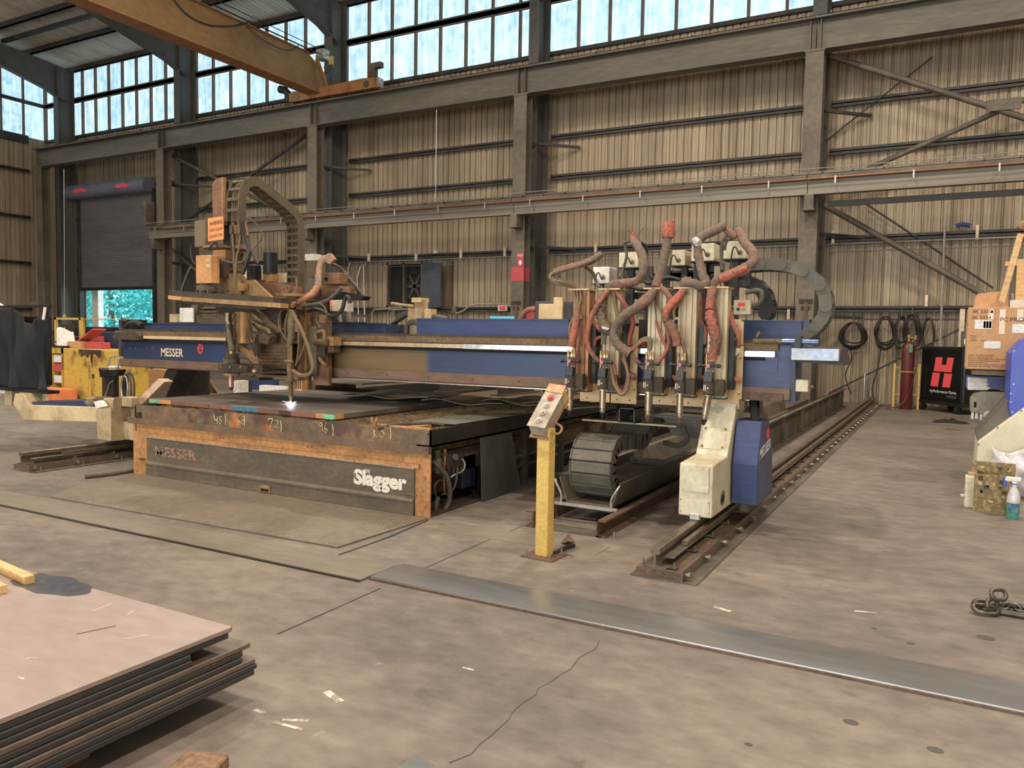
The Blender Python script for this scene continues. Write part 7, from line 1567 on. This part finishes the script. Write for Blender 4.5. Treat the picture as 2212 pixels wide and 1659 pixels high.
qb('slide_rail', 643, 668, 650, 838, 6.05, .08, m_brown); qb('slide_rail', 652, 668, 661, 843, 6.1, .08, m_brown_lt)
fin = qb('finned_foot', 636, 822, 652, 844, 5.98, .08, m_obox)
for k in range(3): p = aty(639+k*4.6, 824, 5.979); q = aty(639+k*4.6+1.6, 841, 5.979); MB().box(p.x, q.x, 5.976, 5.981, q.z, p.z).build('slot', m_dark, fin)
qb('motor_panel', 663, 708, 684, 811, 6.14, .06, mk('grey_green_panel', S(104, 96, 72), .6, 0, S(80, 70, 50), .6, 4)); qb('panel_handle', 664, 793, 672, 801, 6.12, .03, m_brown_dk)
qb('carriage_plate', 684, 693, 708, 831, 6.2, .06, m_brown); qb('carriage_foot', 677, 788, 710, 833, 6.18, .05, m_rb)
qb('carriage_shoe', 696, 727, 720, 747, 6.12, .12, m_brown_lt); qb('carriage_shoe', 708, 748, 720, 762, 6.16, .1, m_brown)
qb('relay_box', 689, 680, 703, 698, 6.05, .08, m_mast, .004); qb('cap_plate', 628, 664, 652, 668, 6.0, .14, m_brown_lt)
qt('u_pipe', [(683, 737), (682, 722), (688, 717), (697, 715), (701, 722), (701, 738)], 6.1, .02, m_brown_lt); qt('air_cylinder', [(681, 739), (706, 739)], 6.08, .036, m_brown, 0, 12)
qb('lower_bracket', 685, 748, 702, 770, 6.14, .06, m_brown_dk); qt('elbow_hose', [(690, 772), (697, 784), (705, 789)], 6.14, .022, m_brown_lt)
wr = lambda pts, rs, mat: None
def pwrap(pts, rs, mat, Y):
    P = [aty(q[0], q[1], q[2] if len(q) > 2 else Y) for q in pts]; m = MB(); n = 12; m.tube(P, rs, n, True, 7); rg = random.Random(4)
    for j in range(len(m.v)//n):
        cc = sum((m.v[j*n+q] for q in range(n)), Vector())/n
        for q in range(n): m.v[j*n+q] = cc+(m.v[j*n+q]-cc)*(1+.1*math.sin(j*1.7+q*1.3)+.06*rg.uniform(-1, 1))
    return m.build('hose_wrap', mat, pl_t, smooth=80)
m_wrap_gr = mk('greyed_wrap', S(140, 116, 92), .85, 0, S(176, 118, 76), .7, 6, .15, bump=.4, bscale=25)
pwrap([(716, 556, 6.4), (700, 561, 6.35), (691, 575, 6.3), (688, 600, 6.2), (687, 622, 6.15)], [.045, .04, .034, .036, .034], m_wrap_gr, 6.2)
pwrap([(687, 618, 6.15), (674, 636, 6.1), (655, 646, 6.06), (637, 656, 6.02), (631, 666, 6.0)], [.034, .036, .034, .032, .022], mk('orange_wrap', S(186, 124, 80), .85, 0, S(140, 96, 64), .7, 6, .15, bump=.4, bscale=25), 6.1)
qp('wrap_flap', [(700, 558), (712, 547), (722, 560), (712, 571), (704, 566)], 6.33, .04, MATS['greyed_wrap'])
pwrap([(629, 670, 5.98), (630, 700, 5.96), (628, 730, 5.95), (624, 752, 5.94)], [.03, .034, .034, .022], mk('olive_wrap', S(120, 100, 68), .85, 0, S(150, 112, 70), .6, 6, .15, bump=.5, bscale=25), 5.96)
for pts, r_, mt, Y in [([(630, 672), (640, 690), (652, 715), (664, 745), (672, 775), (676, 795), (668, 808), (650, 810), (632, 800)], .02, m_hose_ol, 5.92), ([(625, 668), (608, 672), (602, 695), (607, 715), (620, 736)], .008, m_hose_ol, 5.93), ([(622, 676), (616, 700), (617, 725), (622, 740)], .011, m_hose_ol, 5.95), ([(640, 680), (645, 720), (644, 760), (640, 785)], .011, m_hose_ol, 5.98), ([(662, 720), (655, 755), (645, 775), (638, 790)], .01, m_hose_ol, 5.98), ([(648, 663), (665, 660), (690, 656), (713, 645), (730, 630), (738, 620)], .022, m_hose_gr, 6.02), ([(666, 672), (680, 668), (696, 672), (710, 681), (722, 682), (738, 670), (744, 650), (748, 641), (754, 644), (755, 655)], .02, m_cable, 6.1),
                        ([(640, 600), (642, 620), (650, 638), (658, 650)], .012, m_hose_ol, 6.2), ([(634, 610), (638, 630), (645, 640)], .012, m_hose_ol, 6.22), ([(718, 571), (735, 578), (752, 600), (770, 622), (785, 640), (780, 646), (765, 644), (755, 636)], .014, m_cable, 6.5), ([(722, 570), (742, 584), (760, 606), (776, 626), (782, 638), (772, 644)], .013, m_hose_gr, 6.52), ([(716, 572), (728, 574), (746, 592), (765, 616), (774, 632), (766, 640)], .012, m_cable, 6.54), ([(690, 655), (700, 662), (706, 676)], .008, m_hose_ol, 6.0), ([(684, 690), (688, 702), (694, 708)], .01, m_hose_ol, 6.05)]:
    qt('hose', pts, Y, r_, mt)
qb('rust_box', 698, 590, 733, 614, 6.35, .15, m_mast, .005); qb('brown_box', 662, 563, 683, 598, 6.6, .15, m_gbox); qb('white_box', 658, 549, 679, 562, 6.75, .12, m_white); qb('dark_box', 712, 575, 735, 590, 6.6, .12, m_steel_dk)
p = aty(704, 603, 6.34); MB().cyl((p.x, 6.335, p.z), (p.x, 6.352, p.z), .02, 12).build('box_slot', m_dark, pl_t)
qp('t_bracket', [(694, 615), (737, 618), (757, 619), (756, 633), (742, 630), (720, 628), (715, 645), (695, 645)], 6.4, .08, m_mast)
qp('black_tray', [(710, 634), (745, 631), (786, 640), (780, 648), (712, 648)], 6.45, .12, m_black)
bx2 = qb('lit_control_box', 712, 648, 740, 672, 6.3, .12, m_cream, .004); qb('control_box_side', 740, 652, 750, 673, 6.36, .1, m_white)
p = aty(715, 654, 6.295); MB().cyl((p.x, 6.29, p.z), (p.x, 6.3, p.z), .012, 12).build('red_lamp', emi('red_lamp_glow', (1, .02, .06), 2.5), bx2); p = aty(715, 664, 6.295); MB().box(p.x-.014, p.x+.014, 6.292, 6.3, p.z-.025, p.z+.02).build('amber_tag', m_orange, bx2)
for px, w_ in ((731, 4), (750, 2.5), (754, 2)): qp('rod', [(px-w_/2, 676), (px+w_/2, 676), (px+w_/2+3, 700), (px-w_/2+3, 700)] if px == 731 else [(px-w_/2, 674), (px+w_/2, 674), (px+w_/2, 700), (px-w_/2, 700)], 6.9, .03, m_galv)
qb('station_post', 690, 620, 706, 690, 6.42, .1, m_brown_dk); qb('valve_cluster', 662, 640, 690, 668, 6.25, .12, m_brown_dk); qb('valve_cluster', 668, 668, 686, 705, 6.2, .1, m_brown)
for px, py in ((672, 650), (680, 662), (676, 684)): p = aty(px, py, 6.2); MB().cyl((p.x, 6.16, p.z), (p.x, 6.25, p.z), .02, 10).build('fitting', m_rust, pl_t)
# the arc: white hot flame, sparks and its light
t = thing('plasma_arc', (xt, YP, ZP), 'small blue white cutting arc under the plasma torch', 'arc')
MB().lathe((xt, YP, ZP+.002), (0, 0, 1), [(.03, 0), (.02, .006), (.01, .014), (.006, .03)], 14).build('arc_core', emi('arc_glow', (.82, .86, 1), 14), t, smooth=60)
rg = random.Random(9)
for k in range(14):
    a = rg.uniform(0, 6.28); L_ = rg.uniform(.03, .12); p0 = Vector((xt, YP, ZP+.006)); p1 = p0+Vector((math.cos(a)*L_, math.sin(a)*L_, rg.uniform(.0, .03))); MB().tube([p0, p1], [.0016, .0006], 4).build('spark', emi('spark_glow', (1, .9, .7), 8), t)
ld = bpy.data.lights.new('arc_light', 'POINT'); ld.energy = 5; ld.color = (.8, .86, 1); ld.shadow_soft_size = .02; lo = bpy.data.objects.new('arc_light', ld); lo.parent = t; lo.location = (0, 0, .05); col.objects.link(lo)
# ------------------------------------------------------------------ stack of plates in the foreground
m_top = mk('pinkish_mill_plate', S(166, 147, 138), .45, .25, S(158, 132, 120), .7, 1.2, .05, stretch=(.6, 1.6, 1), rv=.12)
m_pl = mk('dark_plate_edge', S(58, 60, 62), .5, .3, S(82, 72, 62), .7, 3, .1, stretch=(1, .4, 6))
m_plb = mk('brownish_plate', S(116, 100, 88), .5, .3, S(84, 74, 66), .7, 2)
ZT = .34
PX, PY = -2.415, 2.135
offs = [(dx, dy, ZT-.0238*k) for k, (dx, dy) in enumerate([(0, 0), (-.004, -.012), (-.002, -.19), (0, -.185), (.002, .09), (.0, .055), (.004, .05), (.006, .115), (.008, .12), (.006, .11)])]
labs = ['pinkish top plate of the stack with a dark oil patch', 'second plate under the pinkish top plate', 'third plate of the stack, set back at its corner', 'fourth plate of the stack, directly under the set back one', 'fifth plate of the stack, its brown corner sticking out', 'sixth plate of the stack beneath the protruding corner', 'seventh plate of the stack above the widest plate', 'eighth plate of the stack, widest with a rusty corner', 'ninth plate of the stack, with a rusty yellow corner edge', 'lowest plate of the stack resting on timber']
for i, (dx, dy, z) in enumerate(offs):
    m = MB(); m.box(-5.6, PX+dx, -1.4, PY+dy, z-.0232, z-.0005, .004)
    o = m.build('steel_plate', m_top if i == 0 else m_plb if i in (4, 7) else m_pl)
    tag(o, labs[i], 'steel plate', 'plates of the foreground stack')
    if i == 0: top = o
for i, s_ in ((0, (.05, .3)), (8, (.03, .05)), (4, (.02, .06))):
    dx, dy, z = offs[i]; o = [q for q in bpy.data.objects if q.get('label') == labs[i]][0]
    MB().box(PX+dx-s_[1]*12 if i == 0 else PX+dx-s_[1], PX+dx-.002, PY+dy-.001, PY+dy+.001, z-.020, z-.004).build('rust_edge', mk('rust_yellow_edge', S(176, 124, 60), .8, 0, S(120, 84, 50), .7, 12), o)
c = atz(110, 1262, ZT); m = MB(); n = 24
m.add([(c.x+.26*math.cos(6.2832*i/n)*(1+.08*math.sin(3*i)), c.y+.1*math.sin(6.2832*i/n)*(1+.1*math.cos(2*i)), ZT+.0005) for i in range(n)], [tuple(range(n))]); m.build('oil_patch', mk('dark_oil_sheen', S(78, 78, 84), .35, .2, S(96, 92, 94), .6, 3), top)
for q in [((200, 1320), (240, 1304)), ((275, 1328), (290, 1318)), ((165, 1370), (250, 1352)), ((55, 1423), (80, 1420)), ((38, 1462), (52, 1467)), ((270, 1380), (320, 1372))]:
    strip('scratch', [atz(x, y, ZT) for x, y in q], .006, mk('pale_scratch', S(206, 190, 180), .6) if q[0][0] != 165 else m_joint, top, ZT+.0004)
for k, (x, y, ln, lab) in enumerate([(64, 1262, .5, 'pale squared timber lying on the top plate'), (4, 1284, .4, 'second pale timber end lying beside the squared timber')]):
    e = atz(x, y, ZT); o = MB(Matrix.Translation((e.x, e.y, ZT)) @ Matrix.Rotation(R(172), 4, 'Z')).box(0, ln, -.022, .022, .0005, .038, .002).build('timber', m_wood); tag(o, lab, 'timber')
b = atz(130, 1655); m = MB(); m.box(-5.4, b.x+.035, b.y-.02, b.y+.09, 0, .1015, .006); o = m.build('bearer_timber', m_wood_dk); tag(o, 'old brown timber bearer under the stack of plates', 'timber')
o = MB().box(-5.4, -2.75, 1.85, 1.95, 0, .1015).build('bearer_timber', m_wood_dk); tag(o, 'timber bearer hidden far under the stack corner', 'timber')
o = MB().box(-5.4, -2.7, -.9, -.8, 0, .1015).build('bearer_timber', m_wood_dk); tag(o, 'timber bearer under the near end of the stack', 'timber')
b = atz(458, 1652); m = MB(Matrix.Translation((b.x, b.y-.06, 0)) @ Matrix.Rotation(R(20), 4, 'Z')); m.box(-.07, .09, -.07, .05, 0, .05, .006); o = m.build('wood_block', m_wood_dk); tag(o, 'split brown wood block on the bare concrete', 'wood block')
m = MB(); m.prism([tuple(atz(x, y, .02)[:2]) for x, y in [(897, 1626), (948, 1660), (1000, 1740), (900, 1800), (800, 1740), (862, 1660)]], 2, 0.0005, .02); o = m.build('grey_plate_offcut', m_cover); tag(o, 'pale grey plate corner lying flat on the bare concrete', 'plate')
# lifting chain
t = thing('lifting_chain', atz(2170, 1330), 'heavy steel lifting chain with a large oblong master link', 'chain')
m_lchain = mk('worn_chain_steel', S(104, 96, 86), .4, .7, S(70, 60, 50), .7, 14, .15)
def oblong(c, L_, W_, r, rz, tilt, name='chain_link'):
    M_ = Matrix.Translation(c) @ Matrix.Rotation(rz, 4, 'Z') @ Matrix.Rotation(tilt, 4, 'X'); m = MB(M_)
    pts = [(L_/2*0+ (L_/2-W_/2)*(1 if math.cos(a) > 0 else -1)+W_/2*math.cos(a), W_/2*math.sin(a), 0) for a in [6.2832*i/20 for i in range(21)]]
    m.tube(pts, r, 10, False); return m.build(name, m_lchain, t, smooth=70)
c = atz(2190, 1326); oblong((c.x+.02, c.y, .022), .42, .13, .018, R(-2), R(6), 'master_link')
for k in range(7): oblong((c.x-.07+k*.058, c.y-.004+.01*math.sin(k), .03), .085, .055, .011, R(-3), R(90 if k % 2 else 12))
d = atz(2142, 1328); oblong((d.x+.0, d.y, .06), .1, .06, .012, R(60), R(80)); oblong((d.x+.03, d.y+.03, .11), .09, .055, .011, R(40), R(60)); oblong((d.x-.03, d.y-.01, .03), .12, .07, .012, R(15), R(20))

# ------------------------------------------------------------------ left background: console, cabinet, bench
con = thing('operator_console', aty(60, 850, 5.85), 'operator console on the cream arm covered by a black cloth', 'console')
YC_ = 5.85
x0, x1 = aty(2, 740, YC_).x, aty(108, 740, YC_).x; zt, zb = aty(60, 663, YC_).z, aty(60, 840, YC_).z
MB().box(x0-.5, x1+.02, YC_-.02, YC_+.02, zt-.012, zt+.02).build('top_bar', m_black, con)
MB().box(x0+.05, x1-.3, YC_+.08, YC_+.2, zb+.05, zt-.12).build('monitor_case', m_black, con)
def drape(u, v):
    x = x0+(x1-x0)*u; sag = .16*v**.7*0
    top = zt-.01-(.2*math.sin(math.pi*((u-.35)/.62)**1.3) if .35 < u < .97 else 0)
    z = top+(zb-top)*v
    return (x+.02*math.sin(6*v)+(.05*(v**2)*(u-.3)), YC_-.03-.05*math.sin(u*11+v*3.5)*(.4+v)-.035*math.sin(u*23-v*6)-.05*math.sin(6*(u-.62)**2*8+v*2)*(1-v), z)
m = MB(); m.grid(40, 28, drape); m.build('black_cloth', m_cloth, con, smooth=80, solid=.006)
MB().box(x0-.05, x1+.02, YC_-.05, YC_+.1, zb-.04, zb).build('keyboard_shelf', m_black, con)
pxbox(10, 843, 26, 876, YC_, .1).build('arm_clamp', m_cream_dk, con); pxpoly([(30, 862), (58, 842), (64, 846), (38, 868)], YC_-.02, .03).build('arm_stay', m_cream_dk, con)
pxbox(58, 651, 84, 660, YC_, .06).build('clamp_block', m_brown_dk, con); pxtube([(98, 664), (96, 680), (94, 690)], YC_-.02, .02, 8, 2).build('white_strap', m_paper, con)
o = pxpoly([(-20, 850), (-20, 650), (3, 665), (5, 760), (0, 850)], 6.6, .1).build('white_sheet', m_paper); tag(o, 'white sheet edge behind the black cloth', 'sheet')
# yellow cabinet
YY = 10.2
a, b = aty(136, 752, YY), aty(251, 752, YY)
cab = thing('yellow_cabinet', ((a.x+b.x)/2, YY+.4, 0), 'stained yellow steel cabinet with faded red lettering', 'cabinet')
MB().box(a.x, b.x, YY, YY+.8, 0, a.z, .01).build('cabinet_body', m_yellow_cab, cab)
for px0, px1 in ((138, 192), (196, 249)):
    p, q = aty(px0, 758, YY), aty(px1, 860, YY); MB().box(p.x, q.x, YY-.012, YY, max(.06, q.z), p.z, .006).build('door', m_yellow_cab, cab)
p = aty(203, 812, YY); MB().box(p.x-.03, p.x+.03, YY-.03, YY-.01, p.z-.05, p.z+.04).build('latch', m_brown_dk, cab)
for s_, py in (('FLAMMABLE', 765), ('KEEP FIRE', 773), ('AWAY', 782)):
    p = aty(207, py, YY); lettering('cabinet_lettering', s_, (p.x, YY-.014, p.z), (1, 0, 0), (0, 0, 1), .1, mk('faded_red_print', S(170, 96, 40), .7, 0, S(190, 150, 40), .8, 10), cab, fit=.3)
c = aty(195, 756, YY); m = MB(); n = 20; rg = random.Random(2); 
pts = [(c.x-.38, a.z-.01)]+[(c.x-.38+.76*i/n, a.z-.06-.14*rg.random()-(.35 if 9 < i < 13 else 0)*rg.random()) for i in range(n+1)]+[(c.x+.38, a.z-.01)]
m.prism(pts, 1, YY-.0155, YY-.0125); m.build('oil_stain', mk('black_oil_run', S(62, 40, 26), .6, 0, S(110, 80, 36), .5, 8), cab)
sh = thing('yellow_shelf', (a.x-.25, YY+.4, 0), 'open yellow shelf unit full of papers left of the yellow cabinet', 'shelf')
p, q = aty(108, 752, YY), aty(135, 752, YY)
MB().box(p.x, q.x-.02, YY, YY+.6, q.z-.12, q.z).box(p.x, p.x+.03, YY, YY+.6, 0, q.z).box(q.x-.05, q.x-.02, YY, YY+.6, 0, q.z).build('shelf_frame', m_yellow_cab, sh)
for z, mt in ((.3, m_paper), (.55, m_red), (.75, m_paper), (.95, m_black)): MB().box(p.x+.04, q.x-.06, YY+.05, YY+.5, z, z+.16).build('stored_item', mt, sh)
def on(name, x0, y0, x1, y1, Y, d, mat, lab, cat): 
    o = pxbox(x0, y0, x1, y1, Y, d, c=.008).build(name, mat); tag(o, lab, cat); return o
zt2 = a.z
m = MB(); cx = aty(137, 735, YY+.2); m.grid(12, 10, lambda u, v: (cx.x-.16+.3*u+.1*(1-v)*(u-.5)*2, YY+.2+.14*math.cos(6.2832*u), zt2+.005+.45*v*(1-.25*math.sin(5*u)**2))); o = m.build('white_paper_bag', m_paper, None, smooth=70, solid=.006); tag(o, 'crumpled white paper bag standing on the yellow cabinet', 'bag')
p = aty(165, 748, YY+.25); o = MB().box(p.x-.25, p.x+.2, YY+.2, YY+.5, zt2+.001, zt2+.15, .01).build('open_carton', m_card); tag(o, 'low open carton on the yellow cabinet', 'box')
p = aty(200, 748, YY+.3); o = thing('red_toolbox', (p.x, YY+.4, zt2), 'open red metal toolbox on top of the yellow cabinet', 'toolbox')
MB().box(p.x-.25, p.x+.25, YY+.3, YY+.55, zt2+.001, zt2+.14, .01).build('box_body', m_red, o); m = MB(); m.bar((p.x-.45, YY+.4, zt2+.16), (p.x+.1, YY+.4, zt2+.42), .3, .03); m.build('lid', m_red, o)
fr2 = thing('yellow_guard_frame', aty(145, 745, 10.9), 'yellow tubular guard frame with wire mesh behind the cabinet', 'frame')
for (x0_, y0_, x1_, y1_) in [(117, 686, 122, 745), (170, 686, 175, 745), (117, 686, 175, 691), (117, 738, 175, 742)]: pxbox(x0_, y0_, x1_, y1_, 10.9, .05).build('rail', m_yellow, fr2)
pxbox(122, 726, 170, 728, 10.92, .01).build('wire', m_yellow, fr2); pxbox(120, 745, 123, 868, 10.9, .05).build('leg', m_yellow, fr2); pxbox(170, 745, 173, 868, 10.9, .05).build('leg', m_yellow, fr2)
p = aty(139, 684, 10.92); m = MB(); m.tube([(p.x+.035*math.cos(k*.5236), 10.92, p.z+.05*math.sin(k*.5236)) for k in range(13)], .012, 8); m.build('eye', m_yellow, fr2)
o = pxtube([(139, 678), (139, 560), (138, 365)], 10.92, .006, 6, 0).build('hoist_chain', m_galv); tag(o, 'thin pale hoist chain hanging down to the yellow frame', 'chain')
o = pxbox(172, 688, 290, 691, 12, .05).build('yellow_rail', m_yellow); tag(o, 'long yellow guard rail in front of the door opening', 'rail')
for px in (177, 285): a2 = aty(px, 691, 12); MB().box(a2.x, a2.x+.05, 12, 12.05, 0, a2.z).build('rail_post', m_yellow, o)
on('orange_bin', 62, 838, 117, 866, 9.6, .5, mk('orange_plastic', S(224, 110, 30), .5, 0, S(180, 84, 28), .5, 5), 'orange plastic bin on the floor left of the yellow cabinet', 'bin')
bb = bpy.data.objects['orange_bin']; p = aty(82, 853, 9.58); MB().box(p.x-.07, p.x+.06, 9.59, 9.605, p.z-.05, p.z+.05).build('bin_label', m_paper, bb)
for k, (x0_, y0_, x1_, y1_, Y, mt, lab) in enumerate([(205, 716, 262, 740, 11.5, m_blue_dk, 'dark blue steel box standing behind the yellow cabinet'), (140, 705, 300, 760, 13, m_black, 'long dark bench behind the yellow cabinet'), (70, 712, 100, 800, 11.2, m_steel_dk, 'dark steel locker behind the black cloth'), (175, 726, 190, 742, 11.0, m_red, 'small red can standing behind the toolbox'), (256, 690, 276, 712, 12.5, m_steel_dk, 'dark grey cabinet post beside the door opening'), (118, 700, 128, 740, 11.4, m_brown_dk, 'brown bottle behind the yellow guard frame')]):
    a2, b2 = aty(x0_, y0_, Y), aty(x1_, y1_, Y); o = MB().box(a2.x, b2.x, Y, Y+.4, 0, a2.z, .01).build(['steel_box', 'work_bench', 'locker', 'red_can', 'cabinet_post', 'brown_bottle'][k], mt); tag(o, lab, ['box', 'bench', 'locker', 'can', 'cabinet', 'bottle'][k])
# steel rack and hose cart beside the left carriage
hc = thing('hose_cart', aty(245, 868, 6.7), 'dark tool cart with a chrome loop handle and coiled hose', 'cart')
Yh = 6.75
pxbox(220, 803, 246, 868, Yh, .08).build('cart_body', m_brown_dk, hc); pxpoly([(213, 795), (222, 800), (258, 798), (252, 812), (216, 815)], Yh-.1, .1).build('cart_tray', m_black, hc)
pxtube([(232, 800), (238, 775), (243, 770), (252, 770), (257, 776), (254, 798)], Yh, .012, 8, 4).build('loop_handle', m_galv, hc)
p = aty(262, 840, Yh); 
for k in range(3): m = MB(); m.tube([(p.x+(.1+.015*k)*math.cos(s_)*.7, Yh+.05+.04*k, p.z+(.17+.02*k)*math.sin(s_)) for s_ in [6.2832*i/18 for i in range(19)]], .014, 8); m.build('hose_loop', m_hose_gr if k else m_galv, hc, smooth=70)
pxbox(232, 790, 248, 797, Yh-.05, .1, c=.01).build('paper_wad', m_paper, hc); pxtube([(225, 860), (232, 845), (236, 830), (245, 822)], Yh-.03, .01, 8, 3).build('cart_rail', m_galv, hc); pxbox(222, 868, 246, 905, Yh, .08).build('cart_base', m_black, hc)
o = pxpoly([(266, 800), (279, 799), (277, 825), (268, 820)], 7.3, .03).build('tilted_board', m_cream_dk); tag(o, 'tilted tan board behind the hose cart', 'board')
# things seen under the beam on the left
for k, (x0_, y0_, x1_, y1_, Y, mt, lab, nm) in enumerate([(560, 832, 618, 848, 13.8, m_paper, 'white sheet pack far behind the table', 'sheet_pack'), (545, 818, 590, 826, 14.5, m_blue, 'blue crate far behind the table', 'blue_crate'), (504, 822, 516, 846, 9, m_white, 'pale green box standing behind the table beyond the copper torch', 'pale_box'), (516, 816, 525, 848, 9.3, m_steel_dk, 'dark post standing beside the pale green box', 'dark_post'), (320, 797, 360, 812, 8.2, m_orange, 'orange timber end under the left of the beam', 'orange_block')]):
    a2, b2 = aty(x0_, y0_, Y), aty(x1_, y1_, Y); o = MB().box(a2.x, b2.x, Y, Y+.2, 0, a2.z).build(nm, mt); tag(o, lab, ['sheet', 'crate', 'box', 'post', 'block'][k])
